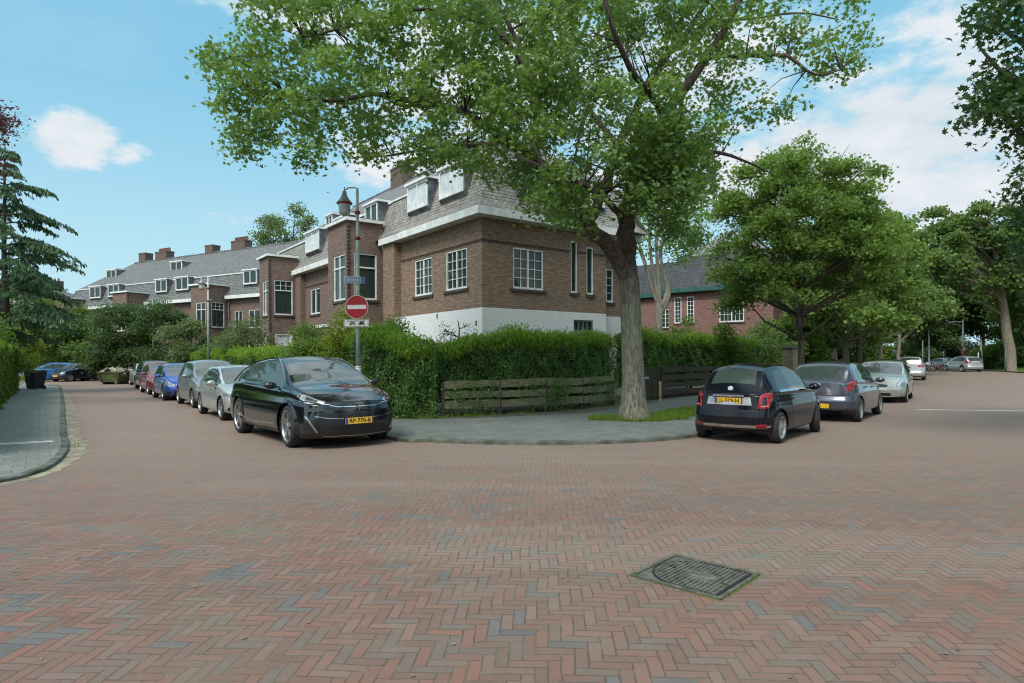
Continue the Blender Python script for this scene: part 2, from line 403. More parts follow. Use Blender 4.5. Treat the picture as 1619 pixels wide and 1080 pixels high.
def road_mat():
    m, nt, b = newmat('clay_brick_paving'); t = NT(nt); co = t.coord('Object')
    x, y, _ = t.xyz(co)
    # the left street is laid square to itself: its bond is turned
    cond = t.m('GREATER_THAN', t.m('ADD', t.m('MULTIPLY', t.m('SUBTRACT', x, -5.2), D1.x), t.m('MULTIPLY', t.m('SUBTRACT', y, 10.4), D1.y)), t.m('MULTIPLY', t.m('SUBTRACT', x, -5.2), .0))
    cond = t.m('MULTIPLY', cond, t.m('LESS_THAN', x, -1.0))
    seam = t.m('ABSOLUTE', t.m('ADD', t.m('MULTIPLY', t.m('SUBTRACT', x, -5.2), D1.x), t.m('MULTIPLY', t.m('SUBTRACT', y, 10.4), D1.y)))
    rot = t.n('ShaderNodeVectorRotate', rotation_type='Z_AXIS'); t.link(co, rot.inputs[0]); t.link(t.m('ADD', math.radians(3), t.m('MULTIPLY', cond, math.radians(-37+45))), rot.inputs[3])
    wv = t.n('ShaderNodeTexNoise'); wv.inputs['Scale'].default_value = .9; wv.inputs['Detail'].default_value = 2; t.link(co, wv.inputs['Vector'])
    w1 = t.n('ShaderNodeVectorMath', operation='MULTIPLY_ADD'); t.link(wv.outputs['Color'], w1.inputs[0]); w1.inputs[1].default_value = (.10, .10, 0); t.link(rot.outputs[0], w1.inputs[2])
    wv2 = t.n('ShaderNodeTexNoise'); wv2.inputs['Scale'].default_value = 9; wv2.inputs['Detail'].default_value = 2; t.link(co, wv2.inputs['Vector'])
    w2 = t.n('ShaderNodeVectorMath', operation='MULTIPLY_ADD'); t.link(wv2.outputs['Color'], w2.inputs[0]); w2.inputs[1].default_value = (.012, .012, 0); t.link(w1.outputs[0], w2.inputs[2])
    d, r1, rc, bid = herringbone(t, w2.outputs[0])
    rx, ry, rz = t.xyz(rc)
    big = t.noise(co, .35, 5, .6); mid = t.noise(co, 1.6, 5, .6); gr = t.noise(co, 60, 5, .7); blot = t.noise(co, 14, 4, .6)
    red = t.mix(r1, (.150, .076, .054, 1), (.255, .100, .068, 1))
    red = t.mix(t.ramp(ry, .7, 1., 0, .7), red, (.235, .15, .12, 1))
    red = t.mix(t.ramp(rz, .72, .95), red, (.145, .112, .09, 1))
    g = t.m('GREATER_THAN', t.m('ADD', rx, t.m('MULTIPLY', t.m('SUBTRACT', t.noise(bid, 1.3, 3, .6), .5), 4.6)), 1.22)    # clustered blue-grey replacement bricks
    c = t.mix(g, red, t.mix(ry, (.078, .092, .102, 1), (.112, .124, .13, 1)))
    c = t.mix(t.ramp(big, .35, .7, 0, .42), c, (.21, .155, .115, 1))                                 # dusty areas
    c = t.mix(t.ramp(mid, .48, .74, 0, .35), c, (.165, .170, .13, 1))
    c = t.mix(t.ramp(blot, .5, .75, 0, .35), c, (.21, .175, .15, 1))
    c = t.mix(t.ramp(gr, .3, .7, .0, .30), c, (.12, .095, .08, 1))
    # wheel-polished lanes and drifts of sand that follow the turning traffic
    st = t.n('ShaderNodeMapping'); st.inputs['Rotation'].default_value = (0, 0, math.radians(-32)); st.inputs['Scale'].default_value = (.10, .8, 1); t.link(w1.outputs[0], st.inputs[0])
    lane = t.noise(st.outputs[0], 1.0, 4, .55); c = t.mix(t.ramp(lane, .52, .68, 0, .30), c, (.105, .085, .072, 1)); c = t.mix(t.ramp(lane, .46, .34, 0, .28), c, (.30, .245, .195, 1))
    oil = t.noise(co, 1.15, 3, .45); c = t.mix(t.ramp(oil, .70, .78, 0, .35), c, (.06, .055, .05, 1))
    moss = t.ramp(t.noise(co, .62, 6, .7), .54, .70, 0, .45); c = t.mix(moss, c, (.13, .15, .075, 1))
    jn = t.m('ADD', .022, t.m('MULTIPLY', t.m('SUBTRACT', t.noise(co, 25, 3), .4), .16))
    j = t.ramp(t.m('SUBTRACT', d, jn), 0., .035, 1., 0.)
    jcol = t.mix(t.ramp(t.noise(co, 1.1, 5, .65), .46, .64), (.060, .052, .042, 1), (.105, .13, .055, 1))
    jcol = t.mix(t.ramp(t.noise(co, 7, 3, .65), .5, .7), jcol, (.19, .17, .135, 1))
    c = t.mix(t.m('MULTIPLY', j, .74), c, jcol)
    c = t.mix(t.ramp(t.noise(co, 3.2, 6, .7), .3, .7, .08, .30), c, (.190, .145, .112, 1))      # film of dry dust over bricks and joints alike
    # worn lime-coloured dirt beside the left kerb, moss where cars stand
    dk = t.m('ABSOLUTE', t.m('ADD', t.m('MULTIPLY', t.m('SUBTRACT', x, -8.62), R1.x), t.m('MULTIPLY', t.m('SUBTRACT', y, 12.3), R1.y)))
    sm = t.m('MULTIPLY', t.ramp(seam, .06, .015), t.m('LESS_THAN', x, -3.))
    c = t.mix(t.m('MULTIPLY', sm, .55), c, (.10, .09, .07, 1))
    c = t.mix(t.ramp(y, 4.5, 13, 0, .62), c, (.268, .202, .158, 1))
    nt.links.new(c, b.inputs['Base Color'])
    nt.links.new(t.ramp(gr, .3, .7, .72, .92), b.inputs['Roughness'])
    h = t.m('ADD', t.m('MULTIPLY', j, -1.), t.m('ADD', t.m('MULTIPLY', gr, .25), t.m('MULTIPLY', r1, .35)))
    nt.links.new(t.bump(h, .006, .8), b.inputs['Normal'])
    return m

def tile_mat(name, ang, bw=.3, bh=.3, c1=(.13,.142,.13), c2=(.18,.19,.18), joint=(.085,.10,.06), off=.5):
    m, nt, b = newmat(name); t = NT(nt); co = t.coord('Object')
    rot = t.n('ShaderNodeVectorRotate', rotation_type='Z_AXIS'); t.link(co, rot.inputs[0]); rot.inputs[3].default_value = ang
    wv2 = t.n('ShaderNodeTexNoise'); wv2.inputs['Scale'].default_value = 2; t.link(co, wv2.inputs['Vector'])
    w2 = t.n('ShaderNodeVectorMath', operation='MULTIPLY_ADD'); t.link(wv2.outputs['Color'], w2.inputs[0]); w2.inputs[1].default_value = (.05, .05, 0); t.link(rot.outputs[0], w2.inputs[2])
    br = t.n('ShaderNodeTexBrick'); t.link(w2.outputs[0], br.inputs['Vector']); br.offset = off
    br.inputs['Scale'].default_value = 1; br.inputs['Brick Width'].default_value = bw; br.inputs['Row Height'].default_value = bh
    br.inputs['Mortar Size'].default_value = .009; br.inputs['Mortar Smooth'].default_value = .4
    br.inputs['Color1'].default_value = (*c1, 1); br.inputs['Color2'].default_value = (*c2, 1); br.inputs['Mortar'].default_value = (*joint, 1)
    c = br.outputs['Color']
    c = t.mix(t.ramp(t.noise(co, .8, 6, .65), .4, .7, 0, .5), c, (c1[0]*.7, c1[1]*.82, c1[2]*.62, 1))
    c = t.mix(t.ramp(t.noise(co, 6, 6, .7), .5, .75, 0, .45), c, (c2[0]*1.25, c2[1]*1.25, c2[2]*1.2, 1))
    c = t.mix(t.ramp(t.noise(co, 50, 4, .7), .4, .7, 0, .35), c, (.07, .075, .06, 1))
    nt.links.new(c, b.inputs['Base Color']); b.inputs['Roughness'].default_value = .88
    nt.links.new(t.bump(t.m('ADD', t.m('MULTIPLY', br.outputs['Fac'], -1), t.m('MULTIPLY', t.noise(co, 40, 5), .5)), .005, .8), b.inputs['Normal'])
    return m
M['road'] = road_mat()
M['paving'] = tile_mat('grey_paving', math.radians(-37))
M['paving_left'] = tile_mat('grey_paving_left', math.radians(-37), c1=(.165,.18,.162), c2=(.215,.23,.212), joint=(.115,.13,.095))
M['paving_right'] = tile_mat('grey_paving_right', math.radians(35))
M['kerb'] = plain('kerb_stone', (.12,.125,.11), .9, 0, .25, 3, .004, col2=(.05,.062,.038))
M['soil'] = plain('soil', (.085,.075,.05), .95, 0, .3, 1.5, .02, col2=(.035,.05,.02))
M['verge'] = plain('verge', (.08,.13,.035), .95, 0, .3, 2.5, .03, col2=(.04,.07,.02))
M['white_line'] = plain('white_line', (.55,.55,.52), .8, 0, .2, 6)

def sheet(name, pts, z, mat, kind='structure'):
    mb = MB(); mb.face([(p[0], p[1], z) for p in pts]); o = mb.build(name, mat); o['kind'] = kind; return o
def slab(name, pts, z0, z1, mat):
    mb = MB(); n = len(pts); mb.face([(p[0], p[1], z1) for p in pts])
    for i in range(n):
        a, b_ = pts[i], pts[(i+1) % n]; mb.face([(a[0],a[1],z0),(b_[0],b_[1],z0),(b_[0],b_[1],z1),(a[0],a[1],z1)])
    o = mb.build(name, mat); o['kind'] = 'structure'; return o
def kerb(name, line, w, ztop, mat):
    """row of kerb stones along a line; inner side on the left of travel"""
    mb = MB(); L = [Vector((p[0], p[1], 0)) for p in line]; N = []
    for i in range(len(L)):
        d = (L[min(i+1, len(L)-1)] - L[max(i-1, 0)]).normalized(); N.append(Vector((-d.y, d.x, 0)))
    for i in range(len(L)-1):
        a, b_, na, nb = L[i], L[i+1], N[i], N[i+1]; ns = max(1, int((b_-a).length/1.0))
        for k in range(ns):
            t0, t1 = k/ns + .004, (k+1)/ns - .004
            p, q = a.lerp(b_, t0), a.lerp(b_, t1); m0, m1 = na.lerp(nb, t0)*w, na.lerp(nb, t1)*w
            z = ztop + random.uniform(-.004, .004); e = .012
            for pts in ([(p.x,p.y,-.02),(q.x,q.y,-.02),(q.x,q.y,z-e),(p.x,p.y,z-e)], [(p.x,p.y,z-e),(q.x,q.y,z-e),(q.x+m1.x*.12,q.y+m1.y*.12,z),(p.x+m0.x*.12,p.y+m0.y*.12,z)],
                        [(p.x+m0.x*.12,p.y+m0.y*.12,z),(q.x+m1.x*.12,q.y+m1.y*.12,z),(q.x+m1.x,q.y+m1.y,z),(p.x+m0.x,p.y+m0.y,z)]):
                mb.face(pts)
    o = mb.build(name, mat); o['kind'] = 'structure'; return o
def smooth_line(pts, n=6):
    P = [Vector((p[0], p[1], 0)) for p in pts]; out = []
    for i in range(len(P)-1):
        p0, p1, p2, p3 = P[max(i-1, 0)], P[i], P[i+1], P[min(i+2, len(P)-1)]
        for k in range(n):
            t = k/n; out.append(.5*((2*p1) + (p2-p0)*t + (2*p0-5*p1+4*p2-p3)*t*t + (-p0+3*p1-3*p2+p3)*t**3))
    out.append(P[-1]); return [(p.x, p.y) for p in out]

sheet('ground', [(-700,-300),(900,-300),(900,1200),(-700,1200)], -.03, M['soil'])
sheet('road', [(-140,-60),(150,-60),(150,160),(-140,160)], 0., M['road'])
# corner pavement with the maple
corner = smooth_line([(-34.3,54.5),(-26.2,43.9),(-8.2,20.1),(-2.7,12.75),(-1.6,12.05),(-.6,11.7),(.8,11.55),(2.2,11.75),(3.4,12.35),(4.9,13.7),(6.6,15.7),(9.4,19.6),(13.6,25.4),(24,40.5),(40,63.7),(60,92)])
kerb('kerb', corner, .14, .075, M['kerb'])
def inset(line, w):
    L = [Vector((p[0], p[1], 0)) for p in line]; out = []
    for i in range(len(L)):
        d = (L[min(i+1, len(L)-1)] - L[max(i-1, 0)]).normalized(); q = L[i] + Vector((-d.y, d.x, 0))*w; out.append((q.x, q.y))
    return out
ins = inset(corner, .137)
slab('pavement', ins + [(50,96),(2.,60),(-12,66),(-30,57)], -.02, .07, M['paving'])
# left pavement
lk = [(-12,3.2),(-8.4,6.2),(-7.3,7.5)] ; lk += [(-6.75,8.2),(-6.72,8.8),(-7.0,9.6),(-7.75,10.9),(-8.65,12.2),(-9.4,13.2),(-10.3,14.45),(-12.5,17.5),(-17.9,25.0),(-27.7,38.4),(-31,42),(-37,45),(-60,50)]
lk = smooth_line(lk)
kerb('kerb', lk, .12, .055, M['kerb'])
slab('pavement', inset(lk, .117) + [(-80,50),(-80,2)], -.02, .05, M['paving_left'])
mb = MB(); mb.obox((-8.62, 11.62, .056), R1, D1, (0,0,1), .02, .02, .001)
o = sheet('pavement_strip', [(-8.75,11.95),(-8.98,12.2),(-10.1,11.55),(-9.9,11.3)], .055, M['white_line'])
# garden soil behind the hedges
sheet('garden_ground', [(-33,59),(-2.9,16.9),(-1.7,17.3),(1.2,18.9),(3.4,20.6),(8,26),(21,44),(36,66),(30,96),(-30,96)], .074, M['soil'])
sheet('lawn', [(-11.0,11.5),(-19.3,23.3),(-27.2,34.2),(-34,43.5),(-80,46),(-80,6),(-14,6)], .056, M['verge'])
# far side of the right street
rk = smooth_line([(150,40),(70,46),(52,49),(46.5,54),(49.8,63.6),(62,92),(80,120)])
kerb('kerb', rk[::-1], .16, .10, M['kerb'])
slab('grass_verge', rk + [(150,120)], -.02, .095, M['verge'])
def gutter_strip():
    q = smooth_line([(-6.55,8.0),(-6.6,8.8),(-6.9,9.65),(-7.62,10.95),(-8.5,12.15),(-9.3,13.2),(-12.4,17.5),(-17.8,25.0),(-27.6,38.4)], 12); r = random.Random(3); mb = MB()
    o_ = []
    for i, p_ in enumerate(q):
        a = Vector((*q[max(i-1,0)],0)); b_ = Vector((*q[min(i+1,len(q)-1)],0)); d = (b_-a).normalized(); n = Vector((d.y,-d.x,0)); w = (.17+.05*math.sin(i*.9)+r.uniform(-.05,.05))*(.45 if p_[1] < 10.5 else 1)
        o_.append((Vector((*p_,0))-n*.16, Vector((*p_,0))+n*w))
    for (a0,a1),(b0,b1) in zip(o_[:-1], o_[1:]): mb.face([(a0.x,a0.y,.004),(a1.x,a1.y,.004),(b1.x,b1.y,.004),(b0.x,b0.y,.004)])
    m, nt, b = newmat('limey_gutter'); t = NT(nt); co = t.coord('Object'); f = t.noise(co, 2.5, 6, .7); g = t.noise(co, 9, 6, .7)
    c = t.mix(t.ramp(f, .4, .62), (.18,.15,.12,1), (.34,.31,.21,1)); c = t.mix(t.ramp(g, .5, .68, 0, .8), c, (.12,.13,.06,1)); nt.links.new(c, b.inputs['Base Color']); b.inputs['Roughness'].default_value = .95
    nt.links.new(t.bump(g, .01), b.inputs['Normal'])
    o = mb.build('gutter_strip', m); o['kind'] = 'structure'
gutter_strip()
sheet('road_marking', [(12.15,18.95),(12.2,18.72),(16.0,17.75),(22,16.1),(22,16.32),(16.0,17.97)], .004, M['white_line'])

# trodden earth along the foot of the hedge
earth = sheet('earth_strip', [(-3.2,15.95),(-1.2,16.15),(1.6,17.3),(4.1,19.9),(5.2,22.0),(4.2,22.0),(1.2,19.2),(-2.2,17.4)], .0755, plain('mossy_earth', (.10,.085,.06), .95, 0, .3, 4, .01, col2=(.05,.065,.03)))

# manhole cover in the road
def manhole():
    a, b_, c, d = Vector((1.30,5.12,0)), Vector((1.81,4.64,0)), Vector((1.35,4.10,0)), Vector((.88,4.55,0))
    ctr = (a+b_+c+d)/4; ux = (b_-a).normalized(); uy = Vector((-ux.y, ux.x, 0))
    W = .70/2; H = .66/2
    root = thing('manhole_cover', 'rectangular cast iron inspection cover set in the brick road', 'manhole cover', (ctr.x, ctr.y, 0), math.atan2(ux.y, ux.x))
    iron = plain('cast_iron', (.125,.12,.10), .7, .15, .3, 12, .002, col2=(.06,.06,.045))
    iron2 = plain('cast_iron_plate', (.135,.13,.11), .7, .15, .25, 12, .002)
    f = MB()
    for x0, x1, y0, y1 in ((-W,W,-H,-H+.03),(-W,W,H-.03,H),(-W,-W+.03,-H+.03,H-.03),(W-.03,W,-H+.03,H-.03)): f.box(x0,x1,y0,y1,-.01,.012)
    f.box(-W+.03, W-.03, -H+.03, H-.03, -.01, .001)
    f.build('frame', iron, root)
    # D-shaped lid: straight to the right, round to the left
    lid = MB(); n = 18; R = H-.045; cx0 = -W+.05+R
    pts = [(W-.05,-R),(W-.05,R)] + [(cx0 + R*math.cos(math.pi/2+math.pi*k/n), R*math.sin(math.pi/2+math.pi*k/n)) for k in range(n+1)]
    pts = [pts[0], pts[1]] + pts[2:]
    lid.face([(x, y, .005) for x, y in pts])
    x = cx0 - R + .03
    while x < W-.07:                                              # raised ribs across the lid
        hh = R-.012 if x > cx0 else math.sqrt(max(R*R-(x-cx0)**2, .0004))-.012
        segs = [(-hh, hh)] if not (-.06 < x < .17) else [(-hh, -.09), (.09, hh)]
        for y0, y1 in segs:
            if y1 > y0+.01: lid.box(x, x+.013, y0, y1, .005, .0125)
        x += .034
    lo = lid.build('lid', iron, root)
    pl = MB(); pl.box(-.06,.17,-.05,.05,.005,.012); pl.build('name_plate', iron2, lo)
    rim = MB()
    for k in range(len(pts)):
        p, q = pts[k], pts[(k+1) % len(pts)]; rim.bar((p[0],p[1],.006),(q[0],q[1],.006),.014,.004)
    rim.build('rim', M['ink'], lo)
    for x, y in ((-.22,.04),(-.185,.03),(.24,-.05),(.275,-.055)): kh = MB(); kh.box(x-.012,x+.012,y-.007,y+.007,.005,.0135); kh.build('key_hole', M['ink'], lo)
    return ctr, ux, uy, W, H
mh = manhole()
# ------------------------------------------------------------------ building materials
def brick_mat(name, c1, c2, mortar, bw=.225, rh=.064, ms=.010, dirt=1.):
    m, nt, b = newmat(name); t = NT(nt); uv = t.coord('UV'); co = t.coord('Object')
    br = t.n('ShaderNodeTexBrick'); t.link(uv, br.inputs['Vector']); br.offset = .5
    br.inputs['Scale'].default_value = 1; br.inputs['Brick Width'].default_value = bw; br.inputs['Row Height'].default_value = rh
    br.inputs['Mortar Size'].default_value = ms; br.inputs['Mortar Smooth'].default_value = .3; br.inputs['Bias'].default_value = .1
    br.inputs['Color1'].default_value = (*c1, 1); br.inputs['Color2'].default_value = (*c2, 1); br.inputs['Mortar'].default_value = (*mortar, 1)
    c = br.outputs['Color']
    st = t.n('ShaderNodeMapping'); st.inputs['Scale'].default_value = (4, 15, 1); t.link(uv, st.inputs[0])
    c = t.mix(t.ramp(t.noise(st.outputs[0], 1.1, 3, .6), .42, .66, 0, .6*dirt), c, (c2[0]*.55, c2[1]*.55, c2[2]*.6, 1))
    c = t.mix(t.ramp(t.noise(co, .7, 6, .65), .42, .72, 0, .45*dirt), c, (c1[0]*.62, c1[1]*.72, c1[2]*.78, 1))
    c = t.mix(t.ramp(t.noise(co, 2.3, 6, .7), .55, .8, 0, .35), c, (mortar[0]*1.15, mortar[1]*1.1, mortar[2], 1))
    nt.links.new(c, b.inputs['Base Color']); b.inputs['Roughness'].default_value = .9
    nt.links.new(t.bump(t.m('ADD', t.m('MULTIPLY', br.outputs['Fac'], -1), t.m('MULTIPLY', t.noise(co, 30, 4), .4)), .008, .7), b.inputs['Normal'])
    return m
def slate_mat(name, c1, c2, tw=.2, th=.13, stain=(.10,.11,.08), amt=.5):
    m, nt, b = newmat(name); t = NT(nt); uv = t.coord('UV'); co = t.coord('Object')
    wv = t.n('ShaderNodeTexNoise'); wv.inputs['Scale'].default_value = 6; t.link(uv, wv.inputs['Vector'])
    w2 = t.n('ShaderNodeVectorMath', operation='MULTIPLY_ADD'); t.link(wv.outputs['Color'], w2.inputs[0]); w2.inputs[1].default_value = (.03, .03, 0); t.link(uv, w2.inputs[2])
    br = t.n('ShaderNodeTexBrick'); t.link(w2.outputs[0], br.inputs['Vector']); br.offset = .5
    br.inputs['Scale'].default_value = 1; br.inputs['Brick Width'].default_value = tw; br.inputs['Row Height'].default_value = th
    br.inputs['Mortar Size'].default_value = .012; br.inputs['Mortar Smooth'].default_value = .2
    br.inputs['Color1'].default_value = (*c1, 1); br.inputs['Color2'].default_value = (*c2, 1); br.inputs['Mortar'].default_value = (c2[0]*.3, c2[1]*.3, c2[2]*.3, 1)
    c = br.outputs['Color']
    s2 = t.n('ShaderNodeMapping'); s2.inputs['Scale'].default_value = (2.2, .6, 1); t.link(uv, s2.inputs[0])
    c = t.mix(t.ramp(t.noise(s2.outputs[0], 1.3, 7, .7), .42, .72, 0, amt), c, (*stain, 1))
    c = t.mix(t.ramp(t.noise(co, 3, 6, .7), .5, .8, 0, .4), c, (c1[0]*1.25, c1[1]*1.22, c1[2]*1.15, 1))
    nt.links.new(c, b.inputs['Base Color']); b.inputs['Roughness'].default_value = .7
    # each course lifts towards its lower edge
    _, v, _ = t.xyz(uv); saw = t.m('FLOORED_MODULO', t.m('DIVIDE', v, th), 1.)
    nt.links.new(t.bump(t.m('ADD', t.m('MULTIPLY', saw, -.9), t.m('MULTIPLY', br.outputs['Fac'], -.8)), .02, .8), b.inputs['Normal'])
    return m
M['brick'] = brick_mat('brown_brick', (.37,.235,.155), (.215,.135,.09), (.33,.27,.21))
M['brick_row'] = brick_mat('brown_brick_row', (.28,.17,.125), (.165,.105,.08), (.24,.195,.165))
M['brick_red'] = brick_mat('red_brick', (.33,.155,.125), (.21,.10,.085), (.27,.21,.18))
M['brick_chimney'] = brick_mat('chimney_brick', (.20,.125,.10), (.12,.08,.065), (.17,.14,.12))
M['white_brick'] = brick_mat('whitewashed_brick', (.86,.87,.85), (.82,.83,.81), (.76,.77,.75), ms=.008, dirt=.25)
M['slate_a'] = slate_mat('pale_slate', (.38,.355,.315), (.22,.205,.18))
M['slate_up'] = slate_mat('upper_slate', (.235,.225,.215), (.165,.16,.155), .25, .15)
M['slate_row'] = slate_mat('grey_slate', (.205,.21,.205), (.125,.13,.128), .22, .14, (.13,.135,.12), .4)
M['slate_dark'] = slate_mat('dark_slate', (.058,.062,.072), (.034,.037,.044), .25, .15, (.12,.13,.14), .35)
M['slate_grey'] = slate_mat('light_grey_slate', (.24,.24,.25), (.18,.18,.19), .25, .15)
M['white_wood'] = plain('white_wood', (.78,.80,.78), .5, 0, .1, 2.5, col2=(.62,.64,.61))
M['lead'] = plain('lead', (.15,.165,.18), .6, .15, .25, 2)
M['green_wood'] = plain('green_wood', (.03,.115,.095), .5, 0, .15, 2)
M['sill_brick'] = plain('sill_tile', (.085,.06,.05), .8, 0, .2, 12)
M['zinc'] = plain('zinc_pipe', (.42,.44,.43), .5, .4, .15, 5)
M['pane'] = glassy('window_glass', (.030,.046,.042), .03, 1.42)
M['curtain'] = plain('blind', (.66,.69,.69), .35, 0, .12, 3, col2=(.52,.55,.56), coat=.6)
M['clay_pot'] = plain('clay_pot', (.20,.10,.07), .85, 0, .2, 9)

def PX(x0): return lambda s, z, d=0.: (x0 - d, s, z)      # facade facing -x, s runs along y
def PY(y0): return lambda s, z, d=0.: (s, y0 - d, z)      # facade facing -y, s runs along x
def wall(mb, fn, s0, s1, z0, z1, holes=(), rev=.11):
    S = sorted({s0, s1, *[q for h in holes for q in (h[0], h[1])]}); Z = sorted({z0, z1, *[q for h in holes for q in (h[2], h[3])]})
    S = [q for q in S if s0 <= q <= s1]; Z = [q for q in Z if z0 <= q <= z1]
    for i in range(len(S)-1):
        for j in range(len(Z)-1):
            a, b_, c, d = S[i], S[i+1], Z[j], Z[j+1]; ms_, mz = (a+b_)/2, (c+d)/2
            if any(h[0] < ms_ < h[1] and h[2] < mz < h[3] for h in holes): continue
            mb.face([fn(a,c), fn(b_,c), fn(b_,d), fn(a,d)], [(a,c),(b_,c),(b_,d),(a,d)])
    for a, b_, c, d in [h[:4] for h in holes]:
        if c < z0 or d > z1: continue
        mb.face([fn(a,c),fn(a,d),fn(a,d,-rev),fn(a,c,-rev)], [(0,c),(0,d),(rev,d),(rev,c)])
        mb.face([fn(b_,c),fn(b_,d),fn(b_,d,-rev),fn(b_,c,-rev)], [(0,c),(0,d),(rev,d),(rev,c)])
        mb.face([fn(a,d),fn(b_,d),fn(b_,d,-rev),fn(a,d,-rev)], [(a,0),(b_,0),(b_,rev),(a,rev)])
        mb.face([fn(a,c),fn(b_,c),fn(b_,c,-rev),fn(a,c,-rev)], [(a,0),(b_,0),(b_,rev),(a,rev)])
def pbox(mb, fn, s0, s1, z0, z1, d0, d1):
    """box between depths d0 and d1 in front of a facade"""
    P = [fn(s0,z0,d0),fn(s1,z0,d0),fn(s1,z0,d1),fn(s0,z0,d1),fn(s0,z1,d0),fn(s1,z1,d0),fn(s1,z1,d1),fn(s0,z1,d1)]
    for q in ((0,1,2,3),(4,5,6,7),(0,1,5,4),(1,2,6,5),(2,3,7,6),(3,0,4,7)): mb.face([P[i] for i in q])
def window(root, fn, s0, s1, z0, z1, leaves=2, rows=4, cols=2, transom=None, sill=True, rec=.07, frame=None, pane=None, fw=.06, label=None, sillw=.06):
    """casement window: leaves side by side, each with cols x rows panes; transom = height of a fixed bar"""
    fm = frame or M['white_wood']; mb = MB(); d0, d1 = -rec-.03, -rec+.05
    pbox(mb, fn, s0, s0+fw, z0, z1, d0, d1); pbox(mb, fn, s1-fw, s1, z0, z1, d0, d1)
    pbox(mb, fn, s0+fw, s1-fw, z1-fw, z1, d0, d1); pbox(mb, fn, s0+fw, s1-fw, z0, z0+fw*1.3, d0, d1+.02)
    a, b_, c, d = s0+fw, s1-fw, z0+fw*1.3, z1-fw
    tops = [(c, d, rows)]
    if transom:
        pbox(mb, fn, a, b_, transom-.03, transom+.03, d0, d1); tops = [(c, transom-.03, 1), (transom+.03, d, rows)]
    for k in range(1, leaves):
        q = a + (b_-a)*k/leaves; pbox(mb, fn, q-.035, q+.035, c, d, d0, d1-.004)
    for (lo, hi, rr) in tops:
        for k in range(leaves):
            l0, l1 = a + (b_-a)*k/leaves, a + (b_-a)*(k+1)/leaves
            cc = cols if (not transom or rr > 1 or lo > c+.1) else 1
            for j in range(1, cc): q = l0 + (l1-l0)*j/cc; pbox(mb, fn, q-.012, q+.012, lo, hi, d0+.01, d1-.02)
            for j in range(1, rr): q = lo + (hi-lo)*j/rr; pbox(mb, fn, l0+.01, l1-.01, q-.012, q+.012, d0+.012, d1-.022)
    w = mb.build('window', fm, root)
    g = MB(); g.face([fn(a,c,d0+.03), fn(b_,c,d0+.03), fn(b_,d,d0+.03), fn(a,d,d0+.03)]); g.build('pane', pane or M['pane'], w)
    if sill:
        s = MB(); pbox(s, fn, s0-sillw, s1+sillw, z0-.10, z0-.004, -rec, .06); s.build('sill', M['sill_brick'], w)
    if label: w['label'] = label
    return w
def course(root, fn, s0, s1, z, name='string_course', mat=None, step=.12):
    mb = MB(); pbox(mb, fn, s0, s1, z+.045, z+.075, -.02, .022); s = s0
    while s < s1-.06: pbox(mb, fn, s, s+step*.5, z-.02, z+.045, -.02, .02); s += step
    return mb.build(name, mat or M['sill_brick'], root)
def slope(mb, p, q, r, s, L=None):
    """roof face with its UV in metres: p-q lower edge, r-s upper edge (r above q)"""
    P, Q, R, S_ = map(Vector, (p, q, r, s)); u = (Q-P).normalized(); n = (Q-P).cross(S_-P if (S_-P).length > .01 else R-P).normalized(); v = n.cross(u)
    pts = [P, Q, R, S_] if (R-S_).length > 1e-3 else [P, Q, R]
    mb.face(pts, [((x-P).dot(u)+P.x+P.y, (x-P).dot(v)+50) for x in pts])
def dormer(root, fn, s0, s1, z0, z1, depth, leaves=2, rows=1, cols=1, pane=None, name='dormer', roofmat=None, label=None):
    """box dormer: white window front, lead cheeks, flat roof with white edge; fn depth counts outward"""
    mb = MB()
    pbox(mb, fn, s0-.05, s0, z0-.12, z1, -depth, -.01); pbox(mb, fn, s1, s1+.05, z0-.12, z1, -depth, -.01)
    mb.face([fn(s0,z0-.12,-.1), fn(s1,z0-.12,-.1), fn(s1,z0,-.02), fn(s0,z0,-.02)])
    d = mb.build(name, M['lead'], root)
    t_ = MB(); pbox(t_, fn, s0-.12, s1+.12, z1+.002, z1+.10, -depth, .10); t_.build('roof_edge', M['white_wood'], d)
    t2 = MB(); pbox(t2, fn, s0-.08, s1+.08, z1+.104, z1+.125, -depth, .05); t2.build('roof_covering', roofmat or M['lead'], d)
    if label: d['label'] = label
    window(root, fn, s0, s1, z0, z1, leaves, rows, cols, sill=False, rec=.02, pane=pane, fw=.08)
    return d
def chimney(root, x0, x1, y0, y1, z0, z1, pots=0, mat=None):
    z1 -= .25; y0 += .12; y1 -= .12; mb = MB(); mb.box(x0, x1, y0, y1, z0, z1-.12, 'b'); mb.box(x0-.03, x1+.03, y0-.03, y1+.03, z1-.12, z1)
    c = mb.build('chimney', mat or M['brick_chimney'], root)
    if pots:
        for k in range(pots):
            p = MB(); p.lathe([(.11, 0), (.09, .32), (.11, .34), (.08, .34), (.07, .1)], 10, org=((x0+x1)/2, y0+(y1-y0)*(k+.5)/pots, z1)); p.build('chimney_pot', M['clay_pot'], c)
    f = MB(); f.box(x0-.04, x1+.04, y0-.04, y1+.04, z0-.1, z0+.25, 'bt'); f.build('flashing', M['lead'], c)
    return c
